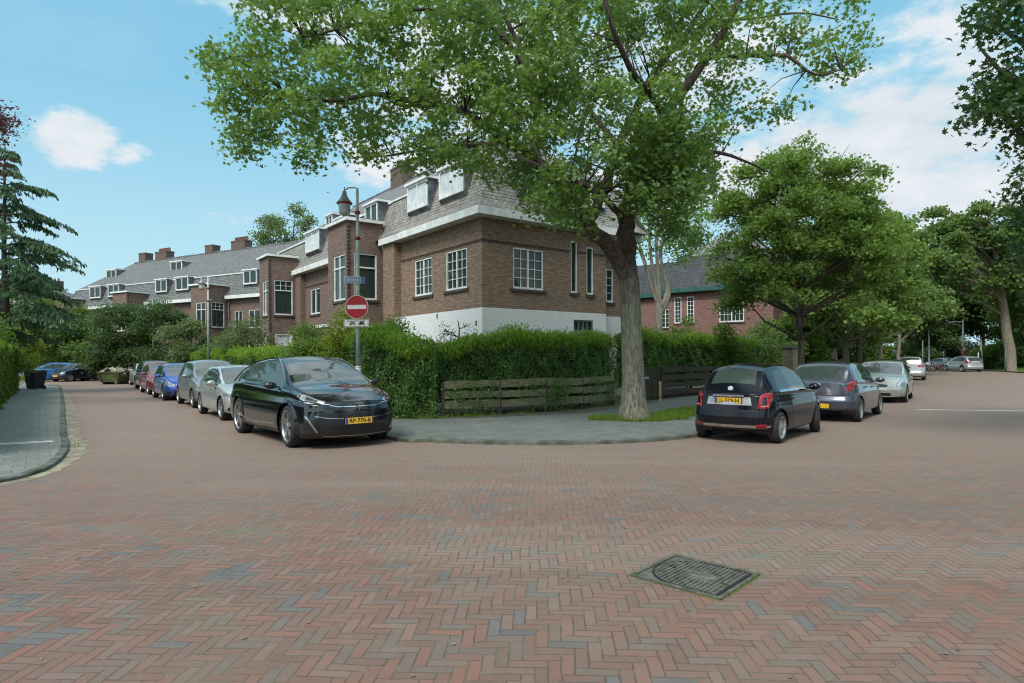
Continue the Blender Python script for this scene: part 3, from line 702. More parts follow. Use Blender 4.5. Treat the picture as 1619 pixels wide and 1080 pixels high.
def bay(root, y0, y1, xo=-1.6, zt=7.38, brick=None, side_tr=True, zb=0., w_front=None, sidew=None, basement=True):
    """flat-roofed square bay with tall windows on its front (-x) and its near side (-y)"""
    bm_ = brick or M['brick_row']; F, S, Bk = PX(xo), PY(y0), (lambda s, z, d=0.: (s, y1+d, z))
    wf = w_front or (y0+.30, y1-.62, 4.1, 6.05); ws = sidew or (xo+.27, -.3, 4.12, 6.08)
    hf = [wf]; hs = [ws]
    if basement: hf.append((wf[0]+.05, wf[1]-.05, 2.3, 3.05)); hs.append((ws[0]+.03, ws[1]-.02, 2.3, 3.08))
    mb = MB(); wall(mb, F, y0, y1, zb, zt, hf); wall(mb, S, xo, 0., zb, zt, hs); wall(mb, Bk, xo, 0., zb, zt)
    b = mb.build('bay', bm_, root)
    q = MB()                                                            # toothed brickwork up the corner
    z = 3.2
    while z < zt-.25: q.box(xo-.035, xo+.09, y0-.035, y0+.09, z, z+.07); z += .15
    q.build('corner_teeth', M['sill_brick'], b)
    cn = MB(); cn.box(xo-.14, .0, y0-.14, y1+.14, zt+.002, zt+.13); cn.build('cornice', M['white_wood'], b)
    rf = MB(); rf.box(xo-.10, .0, y0-.10, y1+.10, zt+.134, zt+.16); rf.build('flat_roof', M['lead'], b)
    window(root, F, *wf, leaves=2, rows=1, cols=1, transom=wf[3]-.55)
    if side_tr: window(root, S, *ws, leaves=1, rows=2, cols=3, transom=ws[3]-.58)
    else: window(root, S, *ws, leaves=1, rows=1, cols=1, transom=ws[3]-.6)
    if basement:
        window(root, F, *hf[1], leaves=1, rows=1, cols=1, pane=M['curtain']); window(root, S, *hs[1], leaves=1, rows=1, cols=1, pane=M['curtain'], fw=.09)
    return b
def eaves(root, boxes, name='gutter', mat=None):
    mb = MB()
    for x0, x1, y0, y1, z0, z1 in boxes:
        mb.box(x0, x1, y0, y1, z0, z1)
    return mb.build(name, mat or M['white_wood'], root)
def downpipe(root, x, y, z0, z1):
    mb = MB(); mb.tube([(x, y, z0), (x, y, z1-.3), (x-.12, y, z1)], .045, 8)
    for z in (1.2, 3.4, 5.4): mb.lathe([(.058, z), (.058, z+.06)], 8, org=(x, y, 0))
    return mb.build('downpipe', M['zinc'], root, True)

# ------------------------------------------------------------------ corner house
ANG_A = math.atan2(.604, .797)
def corner_house():
    root = thing('corner_house', 'brown brick corner house with whitewashed base and pale slate mansard roof', 'house', (-.99, 21, 0), ANG_A)
    XL, YR = PX(0.), PY(0.)
    w1, w2 = (.93, 2.33, 4.06, 5.49), (3.33, 4.71, 4.05, 5.48)
    r1, r2, r3 = (1.31, 2.69, 4.04, 5.49), (4.03, 4.36, 4.05, 6.0), (4.84, 5.2, 4.04, 5.86)
    bs = (4.15, 5.17, 2.6, 3.05)
    mb = MB()
    wall(mb, XL, 0., 5.88, 3.33, 6.36, [w1, w2]); wall(mb, YR, 0., 5.87, 3.33, 6.36, [r1, r2, r3])
    # pilaster beside the downpipe, set back wall behind the bay
    wall(mb, PY(5.88), -.3, 0., 3.33, 6.36); wall(mb, PX(-.3), 5.88, 6.9, 0., 6.36); wall(mb, lambda s, z, d=0.: (s, 6.9+d, z), -.3, 0, 0., 6.36); wall(mb, XL, 6.9, 7.5, 0, 6.36)
    wall(mb, lambda s, z, d=0.: (5.87+d, s, z), 0, .4, 3.33, 6.36)
    wr = (6.3, 6.72, 3.84, 5.2)
    wall(mb, PY(.4), 5.87, 7.7, 3.28, 6.36, [wr]); wall(mb, lambda s, z, d=0.: (7.7+d, s, z), .4, 9., 0., 6.36); wall(mb, lambda s, z, d=0.: (s, 9.+d, z), 0, 7.7, 0., 8.4)
    mb.build('wall', M['brick'], root)
    pl = MB(); e = .006
    wall(pl, PX(-e), -e, 5.88, 0., 3.33, [(2.92, 3.02, 3.1, 3.28), (.32, .42, 2.72, 2.9)], .05); wall(pl, PY(-e), -e, 5.87+e, 0., 3.33, [bs])
    wall(pl, lambda s, z, d=0.: (5.87+e+d, s, z), 0, .4, 0, 3.33); wall(pl, PY(.4-e), 5.87+e, 7.7, 0., 3.28); wall(pl, PY(5.88-e), -.3, -e, 0., 3.33)
    pl.build('white_base', M['white_brick'], root)
    for v_ in ((2.92, 3.02, 3.1, 3.28), (.32, .42, 2.72, 2.9)): ar = MB(); pbox(ar, PX(0.), *v_, -.045, -.02); ar.build('air_vent', M['black_trim'], root)
    course(root, XL, .0, 5.86, 5.56); course(root, YR, .0, 4.0, 5.56); course(root, YR, 4.36, 4.84, 5.56); course(root, YR, 5.2, 5.85, 5.56)
    for w in (w1, w2): window(root, XL, *w, sillw=.1)
    window(root, YR, *r1, sillw=.12)
    for w in (r2, r3): window(root, YR, *w, leaves=1, rows=1, cols=1, sillw=.06, fw=.05, label='tall narrow slit window with a single pane')
    window(root, PY(.4), *wr, leaves=1, rows=4, cols=1)
    window(root, YR, *bs, leaves=4, rows=1, cols=1, sill=False, frame=M['lead'], label='low barred basement window in the whitewashed base')
    # gutter boards round the two fronts
    eaves(root, [(-.45, 0., -.45, 7.05, 6.36, 6.62), (0., 6.35, -.45, 0., 6.36, 6.62), (5.875, 8.1, 0.0, .395, 6.36, 6.60)])
    fl = MB(); fl.box(-.43, .05, 5.2, 7.4, 6.624, 6.66); fl.build('gutter_lining', M['lead'], root)
    rf = MB(); zt = 8.4; i = .45                                        # steep lower slope with a flared foot
    slope(rf, (-.38, 7.5, 6.62), (-.38, -.38, 6.62), (-.02, -.02, 7.0), (-.02, 7.5, 7.0)); slope(rf, (-.38, -.38, 6.62), (8.0, -.38, 6.62), (7.7, -.02, 7.0), (-.02, -.02, 7.0))
    slope(rf, (-.02, 7.5, 7.0), (-.02, -.02, 7.0), (i, i, zt), (i, 7.5, zt)); slope(rf, (-.02, -.02, 7.0), (7.7, -.02, 7.0), (7.7-i, i, zt), (i, i, zt))
    slope(rf, (8.0, -.38, 6.62), (8.0, 9., 6.62), (7.7-i, 9., zt), (7.7-i, i, zt))
    rf.build('mansard_roof', M['slate_a'], root)
    tr = MB(); tr.box(i-.06, i+.04, i-.06, 7.5, zt+.002, zt+.08); tr.box(i+.04, 7.3, i-.06, i+.04, zt+.002, zt+.08); tr.build('roof_trim', M['white_wood'], root)
    up = MB(); zr = 11.3
    slope(up, (i, 7.5, zt), (i, i, zt), (3.9, 3.9, zr), (3.9, 7.5, zr)); slope(up, (i, i, zt), (7.3, i, zt), (3.9, 3.9, zr), (3.9, 3.9, zr))
    slope(up, (7.3, i, zt), (7.3, 9, zt), (3.9, 7.5, zr), (3.9, 3.9, zr))
    up.build('upper_roof', M['slate_up'], root)
    DX = PX(-.02)
    dormer(root, DX, 1.08, 2.72, 7.46, 8.5, 1.6, pane=M['curtain']); dormer(root, DX, 3.6, 5.2, 7.46, 8.5, 1.6, pane=M['curtain'])
    DY = PY(-.02)
    dormer(root, DY, 1.6, 3.0, 7.46, 8.5, 1.6); dormer(root, DY, 4.4, 5.8, 7.46, 8.5, 1.6)
    dormer(root, PX(1.9), 5.3, 6.3, 9.45, 10.3, 1.6)
    chimney(root, 5.2, 6.0, 5.6, 6.9, 9.6, 11.9, 3)
    downpipe(root, -.1, 7.22, 0, 6.5)
    return root
corner_house()

def terrace_roof(root, y0, y1, zt=8.4, zr=11.3, xr=4.2, hip0=False, hip1=False, slate=None, up=None):
    i = .5; slate = slate or M['slate_row']; rf = MB()
    slope(rf, (-.34, y1, 6.62), (-.34, y0, 6.62), (.0, y0, 6.98), (.0, y1, 6.98)); slope(rf, (.0, y1, 6.98), (.0, y0, 6.98), (i, y0, zt), (i, y1, zt))
    if hip1: slope(rf, (8.4, y1+.3, 6.62), (-.34, y1+.3, 6.62), (i, y1-.3, zt), (7.9, y1-.3, zt))
    rf.build('mansard_roof', slate, root)
    tr = MB(); tr.box(i-.07, i+.05, y0+.01, y1-.01, zt+.002, zt+.085); tr.build('roof_trim', M['white_wood'], root)
    u = MB(); a, b_ = (y0+3.5 if hip0 else y0), (y1-3.5 if hip1 else y1)
    slope(u, (i, y1, zt), (i, y0, zt), (xr, a, zr), (xr, b_, zr)); slope(u, (8.2, y0, zt), (8.2, y1, zt), (xr, b_, zr), (xr, a, zr))
    if hip1: slope(u, (8.2, y1, zt), (i, y1, zt), (xr, b_, zr), (xr, b_, zr))
    if hip0: slope(u, (i, y0, zt), (8.2, y0, zt), (xr, a, zr), (xr, a, zr))
    rd = u.build('upper_roof', up or slate, root)
    r = MB(); r.tube([(xr, a, zr), (xr, b_, zr)], .09, 6); r.build('ridge_tiles', M['lead'], rd)

def house_b():
    root = thing('terraced_house', 'brown brick terraced house with two flat-roofed bays behind the no entry sign', 'house', (-.99, 21, 0), ANG_A, 'houses along the left street')
    bay(root, 7.5, 9.7, side_tr=False); bay(root, 18.6, 20.5)
    mb = MB(); w = (15.1, 16.55, 4.04, 5.41); w0 = (11.2, 12.6, 4.04, 5.41); d_ = (12.2, 13.2, 1.0, 3.1)
    wall(mb, PX(0.), 9.7, 17.35, 0., 6.36, [w, w0, d_]); wall(mb, PY(17.35), -.28, 0, 0, 6.36); wall(mb, PX(-.28), 17.35, 18.2, 0, 6.36); wall(mb, PX(0.), 18.2, 18.6, 0, 6.36)
    wall(mb, PX(0.), 20.5, 24., 0, 6.36); wall(mb, lambda s, z, d=0.: (s, 24.+d, z), 0, 8.4, 0, 8.4); wall(mb, lambda s, z, d=0.: (8.4+d, s, z), 9, 24, 0, 6.62)
    mb.build('wall', M['brick_row'], root)
    course(root, PX(0.), 9.72, 17.33, 5.56)
    window(root, PX(0.), *w, leaves=2, rows=1, cols=1); window(root, PX(0.), *w0, leaves=2, rows=1, cols=1)
    dr = MB(); pbox(dr, PX(0.), 12.24, 13.16, 1.0, 3.06, -.09, -.04); dr.build('door', M['green_wood'], root)
    cp = MB(); cp.box(-.9, -.005, 11.7, 13.7, 3.16, 3.30); cp.build('porch_canopy', M['white_wood'], root)
    eaves(root, [(-.42, 0., 9.86, 18.45, 6.36, 6.62), (-.42, 0., 20.65, 24.2, 6.36, 6.62)])
    terrace_roof(root, 7.5, 24., hip1=True, slate=M['slate_a'], up=M['slate_up'])
    dormer(root, PX(-.02), 15.13, 17.18, 7.46, 8.5, 1.6, pane=M['curtain']); dormer(root, PX(-.02), 11.2, 12.9, 7.46, 8.5, 1.6)
    dormer(root, PX(-.02), 8.0, 9.3, 7.56, 8.5, 1.6)
    dormer(root, PX(1.9), 18.2, 19.2, 9.3, 10.1, 1.6)
    downpipe(root, -.1, 18.4, 0, 6.5)
    chimney(root, 3.8, 4.6, 13., 14.6, 10.7, 12.4, 4)
    return root
house_b()

ANG_B = math.atan2(.877, .48)
def row_house(y0, y1, by, wins, dorms, chims, updorm, label, slate=None, hip=False):
    root = thing('terraced_house', label, 'house', (-18.5, 47.2, 0), ANG_B, 'houses along the left street')
    bay(root, by[0], by[1], xo=-1.7)
    mb = MB(); L = [(y0, by[0]), (by[1], y1)]
    for a, b_ in L:
        if b_-a > .3: wall(mb, PX(0.), a, b_, 0, 6.36, [w for w in wins if a < w[0] and w[1] < b_])
    if hip: wall(mb, lambda s, z, d=0.: (s, y1+d, z), 0, 8.2, 0, 6.36)
    if y0 < 1: wall(mb, PY(y0), 0, 8.2, 0, 8.4)
    mb.build('wall', M['brick_row'], root)
    for w in wins: window(root, PX(0.), *w, leaves=2, rows=1, cols=1)
    eaves(root, [(-.42, 0., a+(.15 if a == by[1] else 0), b_-(.15 if b_ == by[0] else 0), 6.36, 6.62) for a, b_ in L if b_-a > .5])
    terrace_roof(root, y0, y1, hip1=hip, slate=slate)
    for d in dorms: dormer(root, PX(-.02), d[0], d[1], 7.42, 8.48, 1.6, rows=1, cols=1)
    for d in updorm: dormer(root, PX(2.2), d[0], d[1], 9.55, 10.4, 2.4, cols=1)
    for c in chims: chimney(root, 4.1, 4.9, c[0], c[1], 10.7, c[2], c[3])
    downpipe(root, -.1, by[0]-.25, 0, 6.5)
    return root
Z1, Z2 = 4.05, 5.45
row_house(-2.5, 8.4, (4.4, 6.5), [(.7, 1.98, Z1, Z2), (2.7, 3.6, Z1, Z2), (.7, 1.98, 1.2, 2.8)], [(1., 2.5)], [(7.5, 9.5, 12.35, 6)], [],
          'slate roofed terraced house with a flat-roofed bay behind the second lamp post')
row_house(8.4, 18.4, (15., 17.2), [(9.3, 10.8, Z1, Z2), (12.2, 13.7, Z1, Z2)], [(9.3, 10.95), (12.2, 13.76)], [(11.8, 13.1, 12.3, 0)], [(13.45, 15.08)],
          'slate roofed terraced house with two lower dormers side by side above the dark green trees', slate=M['slate_row'])
row_house(18.4, 27.5, (25.0, 26.8), [(19.3, 20.8, Z1, Z2), (22.2, 23.8, Z1, Z2)], [(19.24, 20.94), (22.18, 23.97)], [(18.6, 20.6, 12.35, 7), (22.0, 23.3, 12.45, 0)], [(23.63, 25.3)],
          'end terraced house at the far left of the row with a sloping hipped roof', hip=True)

def far_house():
    root = thing('terraced_house', 'distant brick house whose chimney just shows over the left trees', 'house', (-52, 70, 0), math.radians(75), 'houses along the left street')
    mb = MB(); wall(mb, PX(0.), 0, 12, 0, 6.4, [(2, 3.5, 4, 5.4), (6, 7.5, 4, 5.4)]); wall(mb, PY(0.), 0, 8, 0, 6.4); mb.build('wall', M['brick_row'], root)
    for w in ((2, 3.5, 4, 5.4), (6, 7.5, 4, 5.4)): window(root, PX(0.), *w, leaves=2, rows=1, cols=1)
    eaves(root, [(-.4, 0., -.2, 12, 6.4, 6.65)]); terrace_roof(root, 0, 12, zr=10.2, hip0=True, hip1=True)
    chimney(root, 3.8, 4.6, 3, 5, 9.6, 11.4, 3)
far_house()

# ------------------------------------------------------------------ house across the gardens on the right
def right_house():
    root = thing('detached_house', 'red brick house with dark slate mansard and green gutter behind the garden hedge', 'house', (11.55, 46, 0), math.atan2(-.603, .798))
    Y0 = PY(0.)
    XE = 7.3; wl = [(.4, .95, 4.1, 6.0), (1.35, 1.9, 4.1, 6.0), (3.7, 5.4, 4.05, 5.55), (3.7, 5.4, 1.1, 2.7)]; wr_ = [(7.7, 8.9, 4.05, 5.5)]
    mb = MB(); wall(mb, Y0, 0, XE, 0, 6.3, wl); wall(mb, lambda s, z, d=0.: (XE+d, s, z), 0, 1.5, 0, 6.3); wall(mb, PY(1.5), XE, 9.6, 0, 6.3, wr_); wall(mb, lambda s, z, d=0.: (9.6+d, s, z), 1.5, 9, 0, 6.3); wall(mb, PX(0.), 0, 2., 0, 6.3)
    wl2 = [(-1.75, -.55, 3.9, 5.35)]
    wall(mb, PY(2.), -5., 0., 0, 6.3, wl2); mb.build('wall', M['brick_red'], root)
    for k, w in enumerate(wl): window(root, Y0, *w, leaves=1 if k < 2 else 2, rows=6 if k < 2 else 3, cols=2 if k < 2 else 3, fw=.07)
    for w in wr_: window(root, PY(1.5), *w, leaves=2, rows=3, cols=2)
    window(root, PY(2.), *wl2[0], leaves=2, rows=4, cols=2)
    course(root, Y0, 0, XE-.05, 5.75)
    eaves(root, [(-.35, XE+.35, -.45, 0., 6.3, 6.62), (XE+.35, 9.9, 1.1, 1.5, 6.3, 6.6), (-5.2, -.35, 1.6, 2., 6.3, 6.62)], 'gutter', M['green_wood'])
    rf = MB(); slope(rf, (-.3, -.4, 6.62), (XE+.3, -.4, 6.62), (XE-.5, .7, 9.), (.5, .7, 9.)); slope(rf, (-.3, 9, 6.62), (-.3, -.4, 6.62), (.5, .7, 9.), (.5, 9, 9.)); slope(rf, (XE+.3, -.4, 6.62), (XE+.3, 9, 6.62), (XE-.5, 9, 9.), (XE-.5, .7, 9.)); slope(rf, (XE, 1.2, 6.62), (9.9, 1.2, 6.62), (9.1, 2.4, 9.), (XE, 2.4, 9.)); slope(rf, (9.9, 1.2, 6.62), (9.9, 9, 6.62), (9.1, 9, 9.), (9.1, 2.4, 9.))
    slope(rf, (-5.2, 1.7, 6.62), (-.35, 1.7, 6.62), (-.35, 2.6, 9.), (-5.2, 2.6, 9.))
    rf.build('mansard_roof', M['slate_dark'], root)
    u = MB(); slope(u, (.5, .7, 9.), (XE-.5, .7, 9.), (3.6, 4.5, 11.3), (3.2, 4.5, 11.3)); slope(u, (.5, 9, 9.), (.5, .7, 9.), (3.2, 4.5, 11.3), (3.2, 4.5, 11.3)); slope(u, (XE-.5, .7, 9.), (XE-.5, 9, 9.), (3.6, 4.5, 11.3), (3.6, 4.5, 11.3))
    u.build('upper_roof', M['slate_grey'], root)
    chimney(root, 4.4, 5.6, 4.2, 5., 10.6, 12.2, 3, M['brick_red'])
    return root
right_house()
# ------------------------------------------------------------------ foliage
L_ = leafmat
M['maple'] = L_('maple_leaf', (.026,.080,.038), (.222,.358,.084), .40, .3)
M['maple_dark'] = L_('dark_maple_leaf', (0.020,0.057,0.030), (0.075,0.150,0.040), .3, .3)
M['street_leaf'] = L_('street_tree_leaf', (.045,.112,.034), (.245,.370,.080), .42, .35)
M['wood_leaf'] = L_('woodland_leaf', (.048,.105,.034), (.190,.290,.070), .36, .4)
M['wood_dark'] = L_('dark_woodland_leaf', (.030,.072,.034), (.115,.190,.058), .34, .4)
M['grey_leaf'] = L_('grey_green_leaf', (.070,.115,.050), (.200,.280,.110), .38, .35)
M['hedge_leaf'] = L_('hedge_leaf', (.042,.112,.040), (.185,.325,.080), .32, .35, .42)
M['hedge_new'] = L_('hedge_new_leaf', (.075,.165,.020), (.28,.44,.050), .42, .35)
M['shrub'] = L_('shrub_leaf', (0.045,0.106,0.020), (0.188,0.306,0.048), .38, .4)
M['shrub_yellow'] = L_('yellow_shrub_leaf', (0.100,0.163,0.019), (0.312,0.362,0.050), .38, .4)
M['conifer'] = L_('conifer_needles', (.030,.075,.038), (.100,.190,.075), .2, .35)
M['beech'] = L_('copper_beech_leaf', (.055,.022,.030), (.19,.075,.085), .3, .3)
M['grass'] = L_('grass_blades', (0.088,0.163,0.025), (0.213,0.325,0.044), .35, .4)
M['bark_maple'] = barkmat('maple_bark', (.105,.092,.07), (.30,.28,.22), 5, ((.05,.036,.030), (.135,.10,.082)))
M['bark_limb'] = barkmat('limb_bark', (.065,.048,.040), (.15,.115,.095), 6)
M['bark_dark'] = barkmat('dark_bark', (.05,.04,.03), (.12,.10,.075), 6)
M['bark_pale'] = barkmat('pale_bark', (.22,.20,.16), (.42,.40,.34), 5)
M['bark_far'] = barkmat('far_bark', (.15,.12,.09), (.30,.25,.20), 3)
M['twig'] = plain('twig', (.045,.035,.026), .9, 0, .2, 9)
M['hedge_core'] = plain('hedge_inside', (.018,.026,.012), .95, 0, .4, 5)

def inpoly(px, py, poly):
    px, py = np.asarray(px), np.asarray(py); c = np.zeros(px.shape, bool); n = len(poly)
    for i in range(n):
        x0, y0 = poly[i]; x1, y1 = poly[(i+1) % n]
        if y0 == y1: continue
        c ^= ((y0 > py) != (y1 > py)) & (px < (x1-x0)*(py-y0)/(y1-y0) + x0)
    return c
def curve3(pts, n=5):
    P = [Vector(p) for p in pts]; out = []
    for i in range(len(P)-1):
        p0, p1, p2, p3 = P[max(i-1, 0)], P[i], P[i+1], P[min(i+2, len(P)-1)]
        for k in range(n):
            t = k/n; out.append(.5*((2*p1) + (p2-p0)*t + (2*p0-5*p1+4*p2-p3)*t*t + (-p0+3*p1-3*p2+p3)*t**3))
    out.append(P[-1]); return out

# ------------------------------------------------------------------ the big maple on the corner
def big_maple():
    base = Vector((3.03, 15.53, .07))
    root = thing('maple_tree', 'large spreading maple with pale grey trunk on the corner pavement', 'tree', base)
    loc = lambda v: Vector(v) - base
    A = lambda px, py, y: loc(at(px, py, y))
    tr = MB(); P = [base + Vector((0,0,-.1)), base + Vector((0,0,.12)), base + Vector((-.02,0,.5)), at(1001,600,15.5), at(998,520,15.5), at(995,450,15.5), at(989,405,15.5)]
    tr.tube([loc(p) for p in P], [.46,.385,.31,.275,.255,.25,.235], 18, cap=False)
    t = tr.build('trunk', M['bark_maple'], root, True)
    me = t.data; r = np.random.default_rng(3)
    for v in me.vertices:                                              # root flare and uneven girth
        a = math.atan2(v.co.y, v.co.x - 0.0); h = v.co.z
        k = 1 + .035*math.sin(3*a + h*1.3) + .03*math.sin(7*a - h*2) + (.16*max(0, .45-h))*(.5+.5*math.sin(5*a+1))
        cx = v.co.x; v.co.x *= k if h < 1.2 else 1; v.co.y *= k if h < 1.2 else 1
    limbs = [
        # (points (px, py, Y), radii)
        ([(993,440,15.45),(963,393,15.2),(930,356,14.9),(922,326,14.8),(896,304,14.6),(855,263,14.3),(800,222,14.0),(735,180,13.8),(660,160,13.6),(590,150,13.6),(520,160,13.7),(450,150,13.8),(390,140,14.0)], [.20,.19,.175,.16,.15,.135,.115,.09,.07,.055,.042,.03,.018]),
        ([(930,360,14.9),(945,325,15.1),(959,289,15.4),(978,230,15.8),(1007,167,16.2),(1030,126,16.4),(1059,85,16.6),(1115,7,17.0),(1150,-80,17.4),(1170,-150,17.6)], [.13,.125,.12,.115,.10,.09,.08,.065,.05,.03]),
        ([(989,410,15.5),(990,370,15.5),(989,333,15.5),(1008,290,15.3),(1030,235,15.1),(1052,185,15.0),(1078,148,14.9),(1122,81,14.7),(1160,20,14.6),(1200,-70,14.5)], [.235,.22,.20,.18,.15,.13,.115,.09,.07,.04]),
        ([(1100,110,14.8),(1122,89,14.6),(1180,88,14.4),(1245,89,14.2),(1289,118,14.1),(1330,110,14.0)], [.07,.06,.05,.04,.028,.015]),
        ([(1015,280,15.3),(1060,250,15.6),(1126,241,16.2),(1171,252,16.8),(1219,274,17.2)], [.085,.07,.055,.035,.018]),
        ([(855,263,14.3),(845,215,14.2),(850,150,14.3),(820,70,14.4),(780,0,14.6),(740,-80,14.8)], [.085,.08,.07,.055,.045,.03]),
        ([(850,150,14.3),(800,60,13.8),(730,25,13.5),(650,15,13.4),(560,40,13.4),(480,60,13.6)], [.06,.055,.045,.035,.028,.015]),
        ([(978,230,15.8),(930,170,16.6),(900,100,17.4),(880,20,18),(860,-80,18.4)], [.08,.07,.06,.05,.03]),
        ([(989,345,15.5),(960,320,14.6),(935,300,13.6),(900,280,12.6),(860,265,11.8)], [.09,.075,.06,.045,.025]),
        ([(1052,185,15.0),(1020,140,13.8),(985,90,12.8),(960,20,12.2),(950,-60,12)], [.08,.07,.06,.045,.03]),
        ([(1059,85,16.6),(1120,40,17.4),(1190,30,18),(1260,20,18.6),(1320,30,18.8)], [.06,.05,.04,.03,.018]),
        ([(800,222,14.0),(740,230,15),(680,235,16),(620,245,16.8),(560,250,17.2)], [.06,.05,.04,.03,.015]),
        ([(990,370,15.5),(1010,330,16.4),(1040,300,17.4),(1070,290,18.2)], [.08,.065,.05,.025]),
    ]
    nodes = []
    for pts, rad in limbs:
        pp = curve3([A(*p) for p in pts], 3); rr = np.interp(np.linspace(0, len(rad)-1, len(pp)), range(len(rad)), rad)
        jit = [Vector((random.uniform(-1,1), random.uniform(-1,1), random.uniform(-1,1)))*min(.05, r_*.45) for r_ in rr]
        pp = [p + (j if 0 < i < len(pp)-1 else Vector((0,0,0))) for i, (p, j) in enumerate(zip(pp, jit))]
        mb = MB(); mb.tube(pp, list(rr), 9); mb.build('limb', M['bark_maple'], root, True)
        nodes += [(p, r_) for p, r_ in zip(pp, rr)]
    # foliage: sprays through the crown's volume
    poly = [(372,-60),(392,8),(375,40),(345,70),(312,88),(318,104),(345,112),(352,140),(338,165),(352,195),(350,238),(372,248),(400,238),(440,228),(470,232),(462,262),(480,268),(520,240),(560,248),(600,250),(640,262),
            (690,258),(730,262),(760,282),(800,285),(840,296),(836,324),(866,330),(885,352),(912,362),(935,335),(950,300),(985,290),(1010,315),(1034,350),(1065,385),(1098,385),(1118,362),(1104,330),(1132,296),(1128,244),(1152,204),(1200,186),(1250,182),
            (1262,158),(1215,150),(1180,120),(1160,96),(1240,96),(1290,120),(1340,118),(1368,108),(1352,82),(1374,58),(1360,30),(1366,-60)]
    r = np.random.default_rng(11); C = []; TN = []
    X = r.uniform(300, 1385, 90000); Y = r.uniform(-60, 405, 90000)
    ok = inpoly(X, Y, poly); X, Y = X[ok], Y[ok]
    # clumping: keep sprays near a set of clump centres, thin between them
    cc = np.stack([r.uniform(300, 1385, 620), r.uniform(-60, 400, 620)], 1)
    XY = np.stack([X, Y], 1); near = np.empty(len(X)); cid = np.empty(len(X), int)
    for q0 in range(0, len(X), 6000): dd = np.sqrt(((XY[q0:q0+6000, None, :] - cc[None])**2).sum(2)); near[q0:q0+6000] = dd.min(1); cid[q0:q0+6000] = dd.argmin(1)
    cy = r.normal(0, 1, 620)
    keep = r.random(len(X)) < np.clip(1.5*np.exp(-(near/15)**2), .03, 1)
    keep &= r.random(len(X)) < np.where((X > 1150) & (Y < 230), .45, 1.) * np.where((X < 620), .8, 1.) * np.where((X > 980) & (Y > 190), 1., .8)
    X, Y, cid = X[keep], Y[keep], cid[keep]
    mid = 14.9; half = np.interp(X, [300, 450, 700, 950, 1150, 1300, 1380], [.8, 1.7, 2.6, 3.3, 2.4, 1.4, .7])
    base_y = np.interp(X, [300, 600, 900, 1100, 1380], [13.8, 14.0, 15.2, 15.8, 14.6])
    dy = np.clip(cy[cid], -1.2, 1.2)*half*.75 + r.normal(0, .35, len(X))
    n = 4500; sel = r.permutation(len(X))[:n]
    pts = np.array([tuple(A(X[i], Y[i], base_y[i]+dy[i])) for i in sel])
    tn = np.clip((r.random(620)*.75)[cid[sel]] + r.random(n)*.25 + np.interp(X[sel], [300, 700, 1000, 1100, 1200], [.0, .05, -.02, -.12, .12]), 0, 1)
    # dense inner boughs hanging in front of the fork, and a skirt in front of the gutter
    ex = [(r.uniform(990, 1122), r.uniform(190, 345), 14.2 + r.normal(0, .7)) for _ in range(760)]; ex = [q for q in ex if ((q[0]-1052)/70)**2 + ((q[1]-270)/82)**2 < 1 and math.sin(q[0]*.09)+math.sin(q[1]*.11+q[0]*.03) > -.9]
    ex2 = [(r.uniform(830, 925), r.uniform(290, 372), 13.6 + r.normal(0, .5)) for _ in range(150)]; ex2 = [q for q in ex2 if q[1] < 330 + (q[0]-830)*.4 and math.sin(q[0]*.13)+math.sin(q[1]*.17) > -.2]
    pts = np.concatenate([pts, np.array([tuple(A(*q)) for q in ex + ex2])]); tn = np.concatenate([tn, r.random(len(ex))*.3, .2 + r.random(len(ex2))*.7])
    # the part of the crown above the picture
    m = 900; th = r.uniform(0, 2*math.pi, m); rad_ = np.sqrt(r.random(m))*6.6
    tp = np.stack([-.9-base.x + rad_*np.cos(th)*1.15 + 1.2, 15.2-base.y + rad_*np.sin(th)*.62, 11.3 + r.random(m)*3.2*(1-(rad_/7)**2)], 1)
    pts = np.concatenate([pts, tp]); tn = np.concatenate([tn, r.random(m)*.6+.2])
    pos, tone = sprays(pts, 12, .165, .45, 5, tn)
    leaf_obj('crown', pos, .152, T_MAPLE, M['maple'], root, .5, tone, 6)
    # twigs from each limb to sprays near it
    tw = MB(); NP = np.array([tuple(p) for p, _ in nodes])
    for i in r.permutation(len(pts))[:620]:
        d = np.sqrt(((NP - pts[i])**2).sum(1)) + np.where(NP[:, 2] > pts[i][2]+.6, 1.2, 0); k = int(d.argmin())
        a, b_ = Vector(NP[k]), Vector(pts[i]); L = (b_-a).length
        if L > 1.9: continue
        md = a.lerp(b_, .5) + Vector((0,0,.12*L)); q1 = a.lerp(md, .55); 
        tw.tube([a, q1, md, b_], [min(.028, .010+.008*L), .014, .010, .004], 4, cap=False)
    tw.build('twigs', M['twig'], root)
big_maple()

